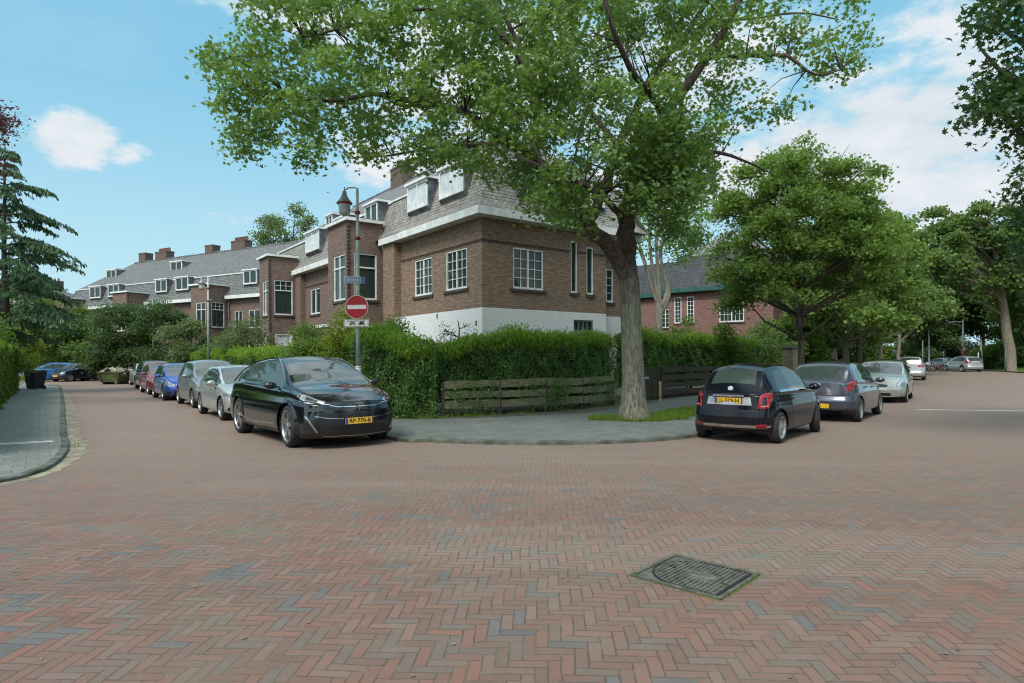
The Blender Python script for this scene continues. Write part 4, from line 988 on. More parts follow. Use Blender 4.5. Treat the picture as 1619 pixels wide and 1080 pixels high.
# ------------------------------------------------------------------ general broad-leaved tree
def tree(name, label, group, base, height, tr_r, crown, leaves, lsize, leafm, bark, seed, lean=(0,0), blobs=34, tmpl=None, per=14, spread=.3, fork=None, droop=.4, up=.4, stems=1, trunk_top=None, edge=.55, bsize=(.17,.34), flat=.75, skirt=False):
    """crown = (cx, cy, cz, rx, ry, rz) relative to the base"""
    r = np.random.default_rng(seed); root = thing(name, label, 'tree', base, 0, group)
    cx, cy, cz, rx, ry, rz = crown
    top = trunk_top or (cz + rz*.55); f = fork or max(cz-rz*.8, height*.18)
    tb = MB(); spine = []
    for s in range(stems):
        ox = (s-(stems-1)/2)*tr_r*1.3 if stems > 1 else 0; sx = r.normal(0, .12)*top*.12 + (s-(stems-1)/2)*.22*top*.3
        P = [Vector((ox, 0, -.08)), Vector((ox*.9, 0, .25))] + [Vector((ox + (lean[0]+sx+cx*.6)*t**1.3 + r.normal(0, .05), (lean[1]+cy*.6)*t**1.3 + r.normal(0, .05), .25 + (top-.25)*t)) for t in np.linspace(.12, 1, 9)]
        rad = [tr_r*1.28, tr_r*1.02] + [tr_r*(1-.82*t) for t in np.linspace(.05, 1, 9)]
        if stems > 1: rad = [q/stems**.5*1.15 for q in rad]
        tb.tube(P, rad, 10, cap=False); spine += [(p, q) for p, q in zip(P, rad)]
    bc = []
    for k in range(blobs):
        v = r.normal(size=3); v /= np.linalg.norm(v); q = r.uniform(.25, 1)**.5*.86
        if skirt and v[2] < 0: lt = math.hypot(v[0], v[1])+1e-6; k_ = math.sqrt(1-(v[2]*.55)**2)/lt; v[0] *= k_; v[1] *= k_; v[2] *= .8
        c = np.array([cx+v[0]*rx*q, cy+v[1]*ry*q, cz+v[2]*rz*q]); br_ = r.uniform(*bsize)*(rx+rz)/2*(1.15-.35*q)
        if v[2] < -.55 and f > 1.5 and not skirt and r.random() < .5: continue
        bc.append((c, br_, r.random()))
        cand = [(p, rr) for p, rr in spine if f*.7 < p.z < c[2]+.1] or spine[4:7]
        a, ar = cand[int(np.argmin([abs(p.z - (c[2]-.45*math.hypot(c[0]-p.x, c[1]-p.y))) for p, rr in cand]))]
        e = Vector(c); L = (e-a).length; m1 = a.lerp(e, .4) + Vector((r.normal(0, .06)*L, r.normal(0, .06)*L, .05*L)); m2 = a.lerp(e, .75) + Vector((r.normal(0, .05)*L, r.normal(0, .05)*L, .07*L))
        tb.tube([a, m1, m2, e], [min(ar*.5, .015+.015*L), .011+.008*L, .009+.004*L, .008], 5, cap=False)
        for _ in range(3):
            w = Vector(r.normal(size=3))*br_*.6; tb.tube([m2, m2.lerp(e+w, .6)+Vector((0,0,.05)), e+w], [.012+.004*L, .01, .005], 4, cap=False)
    tb.build('trunk', bark, root, True)
    nsp = leaves//per; w = np.array([b_[1]**2 for b_ in bc]); w /= w.sum(); idx = r.choice(len(bc), nsp, p=w)
    v = r.normal(size=(nsp, 3)); v /= np.linalg.norm(v, axis=1)[:, None]; q = r.random(nsp)**edge
    C = np.array([bc[i][0] for i in idx]); R_ = np.array([bc[i][1] for i in idx]); v[:, 2] = v[:, 2]*flat + .1
    pts = C + v*(R_*q)[:, None]; tn = np.array([bc[i][2] for i in idx])*.6 + r.random(nsp)*.4
    pos, tone = sprays(pts, per, spread, droop, seed+1, tn)
    leaf_obj('crown', pos, lsize, tmpl or T_OVAL, leafm, root, up, tone, seed+2)
    return root

GS = 'street trees along the right hand pavement'
p = at(1262, 600, 24.0)
tree('street_tree', 'bushy street tree standing at the end of the right hedge above the small black car', GS, (p.x, 24.0, .07), 10.5, .12, (.1, 0, 6.2, 4.1, 3.3, 4.4), 58000, .165, M['street_leaf'], M['bark_dark'], 21, blobs=185, tmpl=T_MAPLE, per=11, spread=.21, fork=2.6, edge=.8, bsize=(.06,.18), flat=.55, up=.42, droop=.42, skirt=True)
for i, (px, Y, h, rx, lab, mat_) in enumerate(((1338, 35, 10.6, 4.0, 'slender street tree rising behind the dark blue hatchback', 'street_leaf'), (1357, 43, 12.5, 4.8, 'dark leaved street tree third along the right pavement', 'wood_leaf'),
        (1392, 53, 13.8, 5.4, 'street tree fourth along the right pavement with pale trunk', 'wood_leaf'), (1422, 66, 14.6, 5.8, 'furthest street tree of the right pavement row', 'wood_dark'))):
    q = at(px, 590, Y)
    tree('street_tree', lab, GS, (q.x, Y, .07), h, .19, (.1, 0, h*.58, rx*1.05, rx*.85, h*.43), 26000, .19+.012*i, M[mat_], M['bark_dark'] if i < 2 else M['bark_far'], 31+i, blobs=56, tmpl=T_CLUMP, per=9, spread=.34, fork=2.4, bsize=(.10,.26), flat=.5, skirt=True)

# trees of the park at the end of the right street
GW = 'park trees at the far end of the right street'
WOOD = [(1205, 62, 12.5, 6.0, 'wood_leaf', 'mid green park tree behind the red brick house'), (1290, 78, 14.5, 7.5, 'wood_leaf', 'park tree behind the row of street trees, seen above the dark blue hatchback'),
        (1385, 92, 17.5, 8.0, 'wood_dark', 'tall dark park tree above the silver saloon'), (1450, 84, 17.5, 6.5, 'wood_leaf', 'park tree with loose pale green crown above the red tail lights'),
        (1497, 98, 19, 8, 'wood_dark', 'dark park tree rising behind the far lamp post'), (1555, 88, 17, 7, 'wood_dark', 'dense dark park tree behind the blue and white sign post'),
        (1608, 80, 20, 8, 'wood_dark', 'tall shadowy park tree behind the big leaning trunk'), (1665, 66, 17, 7, 'wood_leaf', 'park tree at the right edge of the photo'),
        (1350, 120, 19, 9, 'wood_leaf', 'far park tree filling the end of the street'), (1440, 130, 18, 9, 'wood_leaf', 'furthest park tree down the street beyond the white van')]
for i, (px, Y, h, rx, mt, lab) in enumerate(WOOD):
    q = at(px, 580, Y)
    tree('park_tree', lab, GW, (q.x, Y, .09), h, .32, (0, 0, h*.56, rx, rx*.8, h*.45), 21000, .33, M[mt], M['bark_far'], 60+i, blobs=60, tmpl=T_CLUMP, per=8, spread=.6, fork=2., bsize=(.11,.28), flat=.6)
q = at(1598, 584, 63.0)
tree('park_tree', 'tall tree with thick pale leaning trunk on the grass verge at the far right', GW, (q.x, 63, .09), 18.5, .50, (-3.4, 0, 11.8, 7.2, 5, 6.6), 24000, .28, M['wood_leaf'], M['bark_far'], 91, lean=(-.2, 0), blobs=80, tmpl=T_CLUMP, per=9, spread=.45, fork=5.0, trunk_top=15.5, bsize=(.07,.19), flat=.45, edge=.8)
# low bushes under the park trees
GB = 'bushes under the park trees'
for i, (px, Y, w, h, mt, lab) in enumerate(((1572, 72, 3.2, 3.0, 'shrub', 'bright green bush beside the thick leaning trunk'), (1622, 68, 3.5, 4.0, 'wood_dark', 'dark bush at the right edge behind the thick trunk'), (1520, 80, 5, 3.6, 'wood_dark', 'dark bush behind the pale grey car at the end of the street'),
        (1455, 86, 5, 4., 'wood_leaf', 'bush behind the parked bicycles'), (1300, 60, 4.5, 5., 'wood_leaf', 'tall bush between the street trees beyond the second brick house'), (1345, 66, 4.5, 4.2, 'shrub', 'light bush at the foot of the street trees'), (1292, 41, 2.6, 5.2, 'wood_leaf', 'dense green bush beside the red brick house right of the street tree'), (1240, 38, 2.0, 4.0, 'shrub', 'round light green bush behind the yellowish brick pillar'), (1325, 50, 3.2, 5.5, 'wood_leaf', 'green bush between the second and third street trees'),
        (1480, 108, 9, 8, 'wood_dark', 'far dark thicket closing the street end left of the lamp post'), (1545, 104, 9, 8, 'wood_dark', 'far dark thicket behind the blue and white sign post'), (1615, 98, 9, 9, 'wood_dark', 'far dark thicket behind the right edge of the verge'), (1680, 90, 9, 8, 'wood_dark', 'dark thicket just beyond the right edge'), (1410, 112, 9, 7, 'wood_leaf', 'green thicket behind the vans at the end of the street'))):
    q = at(px, 585, Y)
    tree('bush', lab, GB, (q.x, Y, .08), h, .09, (0, 0, h*.5, w, w*.7, h*.52), 8000, .22, M[mt], M['bark_dark'], 110+i, blobs=16, tmpl=T_CLUMP, per=8, spread=.35, fork=.3)

# the overhanging tree out of frame on the right
def overhang():
    base = Vector((14.2, 9.0, .0)); root = thing('maple_tree', 'dark leaved maple whose branches hang in from the upper right edge', 'tree', base)
    r = np.random.default_rng(41); A = lambda px, py, y: at(px, py, y) - base
    mb = MB(); mb.tube([Vector((0,0,-.1)), Vector((0,0,2.5)), Vector((-.2,.2,5)), Vector((-.3,.5,8.5))], [.4,.32,.28,.16], 12, cap=False); mb.build('trunk', M['bark_dark'], root, True)
    br = [[(0,0,4.8)] + [tuple(A(*q)) for q in ((1720,190,9.5),(1640,150,10),(1590,120,10.2),(1545,70,10.4))], [(0,0,5)] + [tuple(A(*q)) for q in ((1700,100,10),(1620,70,10.5),(1570,30,11))],
          [(0,0,4)] + [tuple(A(*q)) for q in ((1720,260,10),(1640,230,10.6),(1580,180,10.8),(1540,170,10.9))], [(0,0,4)] + [tuple(A(*q)) for q in ((1720,330,13),(1660,310,13.4),(1610,300,13.6))]]
    mb = MB()
    for b_ in br: mb.tube(curve3(b_, 3), list(np.linspace(.11, .015, (len(b_)-1)*3+1)), 6, cap=False)
    mb.build('branches', M['bark_dark'], root, True)
    poly = [(1568,-40),(1548,10),(1552,34),(1542,50),(1556,64),(1572,62),(1590,46),(1612,56),(1590,92),(1556,106),(1542,122),(1550,132),(1538,150),(1546,162),(1538,188),(1538,200),(1550,196),(1560,206),(1566,192),(1588,184),(1606,166),(1616,190),(1606,222),
            (1622,240),(1600,262),(1588,285),(1598,315),(1590,345),(1606,372),(1604,410),(1616,440),(1650,500),(1760,500),(1760,-40)]
    X = r.uniform(1515, 1760, 6000); Y = r.uniform(-40, 500, 6000); ok = inpoly(X, Y, poly); X, Y = X[ok], Y[ok]; n = 620; X, Y = X[:n], Y[:n]
    z = np.where(Y < 235, 10.4, 13.6) + r.normal(0, .55, n)
    pts = np.array([tuple(A(X[i], Y[i], z[i])) for i in range(n)])
    th = r.uniform(0, 6.28, 130); rr = np.sqrt(r.random(130))*4.0
    tp = np.stack([2.5+rr*np.cos(th), -1+rr*np.sin(th), 6.5+r.random(130)*4], 1); pts = np.concatenate([pts, tp])
    pos, tone = sprays(pts, 15, .19, .45, 5, r.random(len(pts))*.7)
    leaf_obj('crown', pos, .165, T_MAPLE, M['maple_dark'], root, .5, tone, 8)
overhang()

# ------------------------------------------------------------------ left side: copper beech, conifer, garden shrubs
b0 = Vector((-20.5, 19.5, .06))
tree('copper_beech', 'copper beech with purple leaves reaching in at the upper left edge', None, b0, 10.5, .22, (2.4, .2, 9.1, 3.1, 2.6, 2.4), 9500, .12, M['beech'], M['bark_dark'], 51, blobs=40, per=12, spread=.2, fork=2.5)
def conifer():
    bx = at(10, 600, 30.0); base = Vector((bx.x, 30.0, .06)); root = thing('conifer_tree', 'drooping dark green conifer with open spreading boughs at the left edge', 'tree', base)
    r = np.random.default_rng(77); H = 12.2; mb = MB(); mb.tube([(0,0,-.1),(0.03,0,3),(-.08,0,7),(0,0,H)], [.24,.18,.10,.015], 10, cap=False)
    P, D, T = [], [], []
    z = 2.6
    while z < H-.4:
        for k in range(3 if z < 9 else 2):
            a = r.uniform(0, 6.28); L = np.interp(z, [2.6, 4, 7, 10, H], [3.0, 4.0, 3.6, 1.9, .3])*r.uniform(.55, 1.12)
            d = Vector((math.cos(a), math.sin(a), 0)); up_ = r.uniform(.30, .5)
            pts = [Vector((0,0,z)) + d*(L*t) + Vector((r.normal(0,.03), r.normal(0,.03), up_*L*t - .55*L*t*t)) for t in np.linspace(0, 1, 7)]
            mb.tube(pts, list(np.linspace(.04, .007, 7)), 5, cap=False)
            for t in np.linspace(.22, 1, 11):
                i = t*6; i0 = min(int(i), 5); q = pts[i0].lerp(pts[i0+1], i-i0)
                for s in (-1, 1):
                    if r.random() < .18: continue
                    side = Vector((-d.y, d.x, 0))*s; l2 = (L*.26*(1.15-t)+.16)*r.uniform(.6, 1.2); e = q + side*l2 + d*(l2*.6) - Vector((0,0,l2*.5))
                    n = max(7, int(l2*44))
                    for _ in range(n):
                        u = r.random(); pp = q.lerp(e, u) + Vector(r.normal(size=3))*.035; P.append(tuple(pp)); v = (e-q).normalized()*.7 + Vector((0,0,-.6)) + Vector(r.normal(size=3))*.35; D.append(tuple(v)); T.append(r.random()*.6 + .3*t)
        z += r.uniform(.30, .46)
    mb.build('trunk', M['bark_dark'], root, True)
    leaf_obj('crown', np.array(P), .19, T_NEEDLE, M['conifer'], root, .5, np.clip(np.array(T), 0, 1), 9, dirs=np.array(D))
conifer()
GL = 'garden shrubs on the left side of the street'
for i, (px, Y, w, h, mt, ls, lab) in enumerate((
        (-30, 29, 2.0, 4.6, 'shrub', .13, 'mid green shrub rising behind the left hedge'), (-8, 34, 1.5, 5.2, 'wood_leaf', .14, 'tall dark shrub just left of the wheelie bin'), (35, 52, 3.4, 9.4, 'wood_leaf', .24, 'tall loose green tree at the left edge beyond the bin'), (66, 61, 3.6, 8.0, 'wood_leaf', .24, 'taller green tree beyond the wheelie bin'),
        (46, 38.5, .45, 3.6, 'shrub_yellow', .11, 'yellow green upright shrub beside the wheelie bin'), (-70, 24, 2.2, 4.2, 'shrub', .13, 'bright green shrub at the left edge above the hedge'))):
    q = at(px, 600, Y)
    tree('shrub', lab, GL, (q.x, Y, .06), h, .08, (0, 0, h*.5, w, w, h*.52), 9000, ls, M[mt], M['bark_dark'], 130+i, blobs=24, per=10, spread=.2, fork=.4)

# shrubs and small trees closing the left street and standing in the front gardens
GE = 'garden trees and shrubs in front of the terraced houses'
for i, (px, Y, w, h, mt, ls, lab, sx) in enumerate((
        (150, 55, 4.2, 6.4, 'wood_leaf', .24, 'broad mid green shrub behind the two blue cars', 1), (205, 47.5, 2.9, 6.6, 'wood_dark', .20, 'dense dark green rounded tree behind the green skip', 1), (252, 45.5, 2.1, 6.0, 'wood_dark', .19, 'dark green bush beside the furthest lamp post', 1),
        (178, 49, 2.2, 3.4, 'wood_dark', .18, 'low blackish shrub right behind the green skip', 1), (112, 56.5, 3.4, 5.4, 'shrub', .22, 'light green bush at the end of the left street', 1), (80, 66, 4.6, 9, 'wood_leaf', .26, 'tall tree closing the view at the end of the left street', 1),
        (228, 49, 1.6, 6.9, 'shrub', .16, 'thin yellow green creeper covered bush against the fourth bay', 1), (300, 41, 1.7, 4.7, 'grey_leaf', .15, 'small loose garden tree in front of the first slate roofed house', 2), (395, 33.5, 1.6, 4.0, 'grey_leaf', .12, 'small twiggy fruit tree in front of the terraced house', 2),
        (352, 36, 1.4, 3.0, 'shrub', .12, 'rounded shrub behind the hedge near the second lamp post', 1), (505, 20.6, 1.25, 3.35, 'shrub', .085, 'bright shrub growing out of the hedge behind the black car', 1), (548, 19.4, 1.1, 3.3, 'shrub_yellow', .08, 'yellow green shrub right behind the no entry sign post', 1),
        (630, 18.9, 1.2, 3.1, 'shrub', .08, 'light green shrub growing above the hedge at the corner', 1), (722, 19.6, .75, 3.45, 'grey_leaf', .06, 'airy twiggy shrub standing against the whitewashed wall', 1), (800, 20., .6, 2.9, 'grey_leaf', .06, 'thin grey green shrub between hedge and whitewashed wall', 1),
        (1092, 28.5, 1.7, 3.5, 'shrub', .11, 'bright round shrub behind the right hedge', 1), (1150, 27.5, 1.4, 3.0, 'shrub', .10, 'light shrub above the end of the right hedge', 1), (1030, 31, 1.5, 3.2, 'wood_leaf', .11, 'green shrub beside the pale many-stemmed tree', 1), (1205, 33, 2., 3.6, 'wood_leaf', .13, 'garden shrub beyond the right hedge below the brick house windows', 1))):
    q = at(px, 600, Y)
    nl = 12000 if Y > 40 else 8000
    tree('shrub', lab, GE, (q.x, Y, .07), h, .07, (0, 0, h*.52, w, w*.9, h*.5), nl if i not in (13, 14) else 2200, ls, M[mt], M['bark_dark'], 160+i, blobs=24, per=10, spread=.18 if Y < 30 else .3, fork=.5, stems=sx)
# trees showing over the roofs
GR = 'trees behind the terraced houses'
for i, (px, Y, h, rx, ph, lab) in enumerate(((465, 66, 18.6, 5.2, .42, 'open crowned tree standing above the roofs beside the second bay'), (600, 60, 16, 3.5, .4, 'dark tree top behind the upper roof of the corner house'), (318, 80, 15.6, 4.2, .3, 'tree top just showing behind the chimneys'))):
    q = at(px, 560, Y)
    tree('tree', lab, GR, (q.x, Y, .0), h, .28, (0, 0, h*.74, rx, rx, h*.24), 12000 if i == 0 else 9000, .17, M['grey_leaf'] if i == 0 else M['wood_dark'], M['bark_dark'], 200+i, blobs=26, tmpl=T_CLUMP, per=8, spread=.32, fork=h*.4, edge=.6)
# pale many-stemmed tree to the right of the maple trunk
def pale_tree():
    base = Vector(at(1040, 600, 30.)); base.z = .07; root = thing('birch_tree', 'pale barked tree with many upright stems between the maple trunk and the red brick house', 'tree', base)
    A = lambda px, py, dy=0.: at(px, py, 30.+dy) - base; r = np.random.default_rng(9); mb = MB()
    mb.tube([A(1040,600), A(1040,560), A(1041,520), A(1042,480)], [.27,.22,.20,.19], 12, cap=False)
    ends = []
    for pts, w in (([(1042,485),(1030,450),(1018,410),(1008,375),(1004,340)], .12), ([(1042,480),(1034,440),(1028,395),(1026,350),(1030,310)], .11), ([(1043,480),(1040,430),(1038,380),(1042,330),(1050,290)], .11),
                   ([(1044,490),(1055,462),(1052,440),(1045,410),(1048,370),(1052,330)], .13), ([(1045,495),(1058,465),(1048,430),(1044,390),(1062,350),(1075,320)], .10), ([(1020,420),(1010,395),(1000,380),(992,360)], .06)):
        dy = r.uniform(-.9, .9); P = curve3([A(x, y, dy*k/len(pts)) for k, (x, y) in enumerate(pts)], 3); mb.tube(P, list(np.linspace(w, .03, len(P))), 7, cap=False); ends += P[len(P)//2:]
    mb.build('trunk', M['bark_pale'], root, True)
    pts = []
    for k in range(420):
        x = r.uniform(985, 1128); y = r.uniform(290, 440)
        if ((x-1060)/72)**2 + ((y-352)/70)**2 > 1: continue
        if y > 400 and x < 1060: continue
        pts.append(tuple(A(x, y, r.normal(0, 1.3))))
    pts = np.array(pts)
    tw = MB()
    for i in range(0, len(pts), 4):
        e = min(ends, key=lambda q: (q-Vector(pts[i])).length + (2 if q.z > pts[i][2]+.3 else 0)); tw.tube([e, e.lerp(Vector(pts[i]), .5)+Vector((0,0,.1)), Vector(pts[i])], [.02,.012,.005], 4, cap=False)
    tw.build('twigs', M['twig'], root)
    pos, tone = sprays(pts, 15, .28, .5, 3, r.random(len(pts))*.8); leaf_obj('crown', pos, .17, T_OVAL, M['street_leaf'], root, .4, tone, 4)
pale_tree()

# ------------------------------------------------------------------ hedges
def hedge(name, label, path, depth, z0, ztop, leafm, newm=None, dens=1200, ls=.06, shoot=.3, sdens=500, seed=1, cat='hedge', wob=.12, group=None, shoot_len=.22, tmpl=None):
    """clipped hedge along a path; depth grows to the left of travel; ztop: height or list per path point"""
    r = np.random.default_rng(seed); P = [np.array((p_[0], p_[1], 0.)) for p_ in path]; root = thing(name, label, cat, tuple(P[0]), 0, group)
    org = P[0]; zt = ztop if hasattr(ztop, '__len__') else [ztop]*len(P)
    seg = [np.linalg.norm(P[i+1]-P[i]) for i in range(len(P)-1)]; cum = np.concatenate([[0], np.cumsum(seg)]); Lt = cum[-1]
    nrm = []
    for i in range(len(P)):
        d = P[min(i+1, len(P)-1)] - P[max(i-1, 0)]; d /= np.linalg.norm(d); nrm.append((-d[1], d[0], 0.))
    nrm = np.array(nrm); PA = np.array(P)
    def pos(s, w):
        b_ = np.stack([np.interp(s, cum, PA[:, k]) for k in range(3)], 1); n = np.stack([np.interp(s, cum, nrm[:, k]) for k in range(3)], 1); n /= np.linalg.norm(n, axis=1)[:, None]
        return b_ + n*w[:, None]
    H = lambda s: np.interp(s, cum, zt) + .06*np.sin(s*1.7+seed) + .04*np.sin(s*4.3)
    hm = float(np.mean(zt)) - z0
    # front and back faces, ends, top
    lumps = lambda s, z: wob*(np.sin(s*2.1+z*1.3+seed)*.5 + np.sin(s*5.3-z*3.7)*.35 + np.sin(s*9.1+z*8.3)*.3)
    PT, NR = [], []
    for side in (0, 1):
        n = int(dens*Lt*hm*(1 if side == 0 else .45)); s = r.uniform(-.05, Lt+.05, n); z = z0 + (H(s)-z0)*r.random(n)
        rnd = np.clip((z - (H(s)-.25))/.25, 0, 1); w = (np.zeros(n) + lumps(s, z) + rnd*.14 + np.abs(r.normal(0, .05, n))); w = w if side == 0 else depth - w
        q = pos(np.clip(s, 0, Lt), w); q[:, 2] = z; PT.append(q)
    n = int(dens*Lt*depth*1.0); s = r.uniform(0, Lt, n); w = r.uniform(.05, depth-.05, n); q = pos(s, w); q[:, 2] = H(s) + r.normal(0, .04, n) + lumps(s, w)*.5; PT.append(q)
    for e in (0., Lt):
        n = int(dens*depth*hm); s = np.full(n, e) + r.normal(0, .05, n); w = r.uniform(0, depth, n); q = pos(np.clip(s, 0, Lt), w); q[:, :2] += (r.normal(0, .05, (n, 2))); q[:, 2] = z0 + (np.interp(e, cum, zt)-z0)*r.random(n); PT.append(q)
    pt = np.concatenate(PT) - org; n = len(pt)
    tone = np.clip(.5 + .28*np.sin(pt[:, 0]*3.1)*np.sin(pt[:, 2]*4.+pt[:, 1]*2) + r.normal(0, .22, n), 0, 1)
    # inner mass of twigs: closed box following the path
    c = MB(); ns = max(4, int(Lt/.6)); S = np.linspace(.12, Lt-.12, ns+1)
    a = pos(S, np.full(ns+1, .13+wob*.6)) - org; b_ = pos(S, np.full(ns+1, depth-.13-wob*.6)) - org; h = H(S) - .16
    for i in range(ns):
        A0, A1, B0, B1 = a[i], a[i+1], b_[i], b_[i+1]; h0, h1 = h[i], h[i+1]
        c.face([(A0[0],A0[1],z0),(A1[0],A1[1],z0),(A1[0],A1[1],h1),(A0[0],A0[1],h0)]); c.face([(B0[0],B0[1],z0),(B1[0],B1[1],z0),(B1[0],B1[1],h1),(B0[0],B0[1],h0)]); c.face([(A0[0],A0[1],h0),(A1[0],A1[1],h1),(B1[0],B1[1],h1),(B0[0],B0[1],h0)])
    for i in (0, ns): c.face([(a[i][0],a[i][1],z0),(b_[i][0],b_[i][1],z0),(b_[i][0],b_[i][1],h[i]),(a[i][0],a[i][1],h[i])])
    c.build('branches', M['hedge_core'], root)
    leaf_obj('leaves', pt, ls, tmpl or T_OVAL, leafm, root, .3, tone, seed+1)
    if newm is not None:
        n = int(sdens*Lt); s = r.uniform(0, Lt, n); w = r.uniform(-.04, depth*.8, n)**1.; hh = shoot*(.35+.65*np.clip(.5+.5*np.sin(s*1.3+seed)+.3*np.sin(s*3.9), 0, 1))
        k = 7; u = r.random((n, k)); tip = r.random(n)
        q = pos(s, w)[:, None, :] - org; q = np.repeat(q, k, 1); q[:, :, 2] = (H(s)-.12-.22*r.random(n))[:, None] + u*(hh*(.15+tip**2*1.25)+.12)[:, None]; q[:, :, :2] += r.normal(0, .028, (n, k, 2)) + (u[:, :, None]*r.normal(0, .05, (n, 1, 2)))
        q = q.reshape(-1, 3); d = np.tile(np.array([0, 0, 1.]), (len(q), 1)) + r.normal(0, .55, (len(q), 3))
        leaf_obj('new_shoots', q, ls*1.35, T_SHOOT, newm, root, .2, np.clip(r.random(len(q))*.6+.4*u.reshape(-1), 0, 1), seed+2, dirs=d)
    return root
# main hedge round the corner garden: far left street -> corner -> maple
hedge('garden_hedge', 'tall clipped green hedge above the wooden fence around the corner garden', [(-2.7,16.25),(-1.7,16.65),(-.4,17.35),(.8,18.1),(2.0,19.1),(3.3,20.7)], 1.15, .42, [1.95,2.0,2.1,2.2,2.25,2.25], M['hedge_leaf'], M['hedge_new'], 1700, .072, .36, 900, 3)
hedge('garden_hedge', 'bulging end of the corner hedge, reaching the pavement beside the large black car', [(-5.0,18.8),(-4.2,17.4),(-3.5,16.5),(-2.7,16.0),(-2.0,16.15)], 1.1, .05, [2.25,2.3,2.2,2.0,2.0], M['hedge_leaf'], M['hedge_new'], 1800, .072, .30, 700, 5, wob=.2)
hedge('garden_hedge', 'bright green hedge along the left street behind the parked cars', [(-14.3,31.6),(-10.4,26.4),(-7.3,22.2),(-5.1,19.0)], 1.1, .05, [1.95,1.95,2.0,2.1], M['hedge_leaf'], M['hedge_new'], 900, .085, .30, 500, 7)
hedge('garden_hedge', 'further stretch of hedge along the left street behind the blue hatchback', [(-24.5,45.2),(-19.5,38.6),(-14.9,32.4)], 1.1, .05, [1.9,1.95,1.9], M['shrub'], M['hedge_new'], 420, .11, .3, 260, 9)
hedge('garden_hedge', 'clipped hedge right of the maple trunk above the dark fence', [(4.6,22.6),(6.2,24.4),(8.8,26.9),(11.6,29.4)], 1.2, .5, [2.35,2.4,2.35,2.3], M['hedge_leaf'], M['hedge_new'], 1100, .08, .34, 650, 13)
hedge('garden_hedge', 'yellow green hedge along the left pavement beside the wheelie bin', [(-9.0,9.6),(-10.9,12.6),(-14.5,17.3),(-18.9,23.1),(-22.8,28.4),(-26.6,33.6)], 1.4, .05, [2.0,2.0,2.1,2.25,2.2,2.2], M['shrub'], M['hedge_new'], 900, .085, .28, 420, 15, wob=.22)

# grass round the maple and on the right
def grass(name, label, region, n, h, seed, z=.07):
    r = np.random.default_rng(seed); x0, x1, y0, y1, f = region; X = r.uniform(x0, x1, n*3); Y = r.uniform(y0, y1, n*3); ok = f(X, Y); X, Y = X[ok][:n], Y[ok][:n]
    P = np.stack([X, Y, np.full(len(X), z)], 1); d = np.tile(np.array([0, 0, 1.]), (len(P), 1)) + r.normal(0, .45, (len(P), 3))
    o = leaf_obj(name, P, h, T_BLADE, M['grass'], None, .0, None, seed, dirs=d, sizevar=.6); tag(o, label, name.replace('_', ' '), None, 'stuff'); return o
nz = lambda X, Y, k: np.sin(X*k+1.3)*np.sin(Y*k*1.2+.4)
grass('grass_patch', 'grass and weeds growing round the foot of the maple', (1.9, 4.6, 14.9, 16.8, lambda X, Y: (((X-3.15)/1.25)**2 + ((Y-15.65)/.62)**2 + .35*nz(X, Y, 4)) < 1), 9000, .10, 1)
grass('grass_patch', 'bright grass strip on the pavement beside the small black car', (3.6, 6.5, 15.6, 19.6, lambda X, Y: (np.abs((X-4.9)*.79 - (Y-17.3)*.61) < .42 + .12*nz(X, Y, 5))), 9000, .13, 2)
grass('verge_grass', 'mown grass verge on the far side of the right street', (44, 70, 50, 80, lambda X, Y: (X-48)*.83 > (Y-60)*.45 + .6), 16000, .3, 3, .095)
grass('weeds', 'low weeds at the foot of the wooden fence', (-2.6, 4.2, 15.9, 21, lambda X, Y: (np.abs(Y - np.interp(X, [-2.6,-1.7,-.4,.8,2,3.3,4.2], [16.1,16.5,17.2,17.95,18.95,20.5,21.6])+.12) < .18) & (nz(X, Y, 3) > -.2)), 6000, .10, 4, .075)
grass('weeds', 'line of grass in the joint of the left kerb', (-28, -7, 9, 38.5, lambda X, Y: (np.abs((X+8.62)*.797 + (Y-12.3)*.604) < .07) & (nz(X, Y, .9) > -.6)), 4500, .085, 5, .01)
def joint_grass():
    ctr, ux, uy, W, H = mh; r = np.random.default_rng(6); P = []
    for _ in range(2600):
        t = r.uniform(-1, 1); e = r.integers(0, 4)
        if e == 3 and r.random() < .7: continue
        q = ctr + ux*(W*t if e < 2 else (W if e == 2 else -W)) + uy*((H if e == 0 else -H) if e < 2 else H*t) + Vector((r.normal(0, .010), r.normal(0, .010), 0)); P.append((q.x, q.y, .0))
    P = np.array(P); d = np.tile(np.array([0, 0, .6]), (len(P), 1)) + r.normal(0, .5, (len(P), 3)); d[:, 2] = np.abs(d[:, 2])
    o = leaf_obj('moss_and_grass', P, .020, T_BLADE, M['grass'], None, 0, None, 6, dirs=d); tag(o, 'moss and grass in the joint round the manhole cover', 'moss', None, 'stuff')
joint_grass()
# fallen leaves and crumbs on the paving
r_ = np.random.default_rng(12); n_ = 520; Xf = r_.uniform(-9, 12, n_); Yf = 2.6 + r_.random(n_)**1.6*14
o = leaf_obj('leaf_litter', np.stack([Xf, Yf, np.full(n_, .012)], 1), .032, T_OVAL, plain('dry_leaf', (.22,.17,.09), .9, 0, .4, 9, col2=(.06,.08,.03)), None, .92, None, 12); tag(o, 'small fallen leaves and crumbs scattered over the brick road', 'litter', None, 'stuff')
n_ = 900; Xf = r_.uniform(-3, 5, n_); Yf = np.interp(Xf, [-3,-1.6,.8,3.4,5], [13.0,12.1,11.6,12.4,13.8]) - np.abs(r_.normal(0, .12, n_)); 
o = leaf_obj('leaf_litter', np.stack([Xf, Yf, np.full(n_, .010)], 1), .035, T_OVAL, M['grass'], None, .9, None, 13); tag(o, 'green debris washed along the corner kerb', 'litter', None, 'stuff')

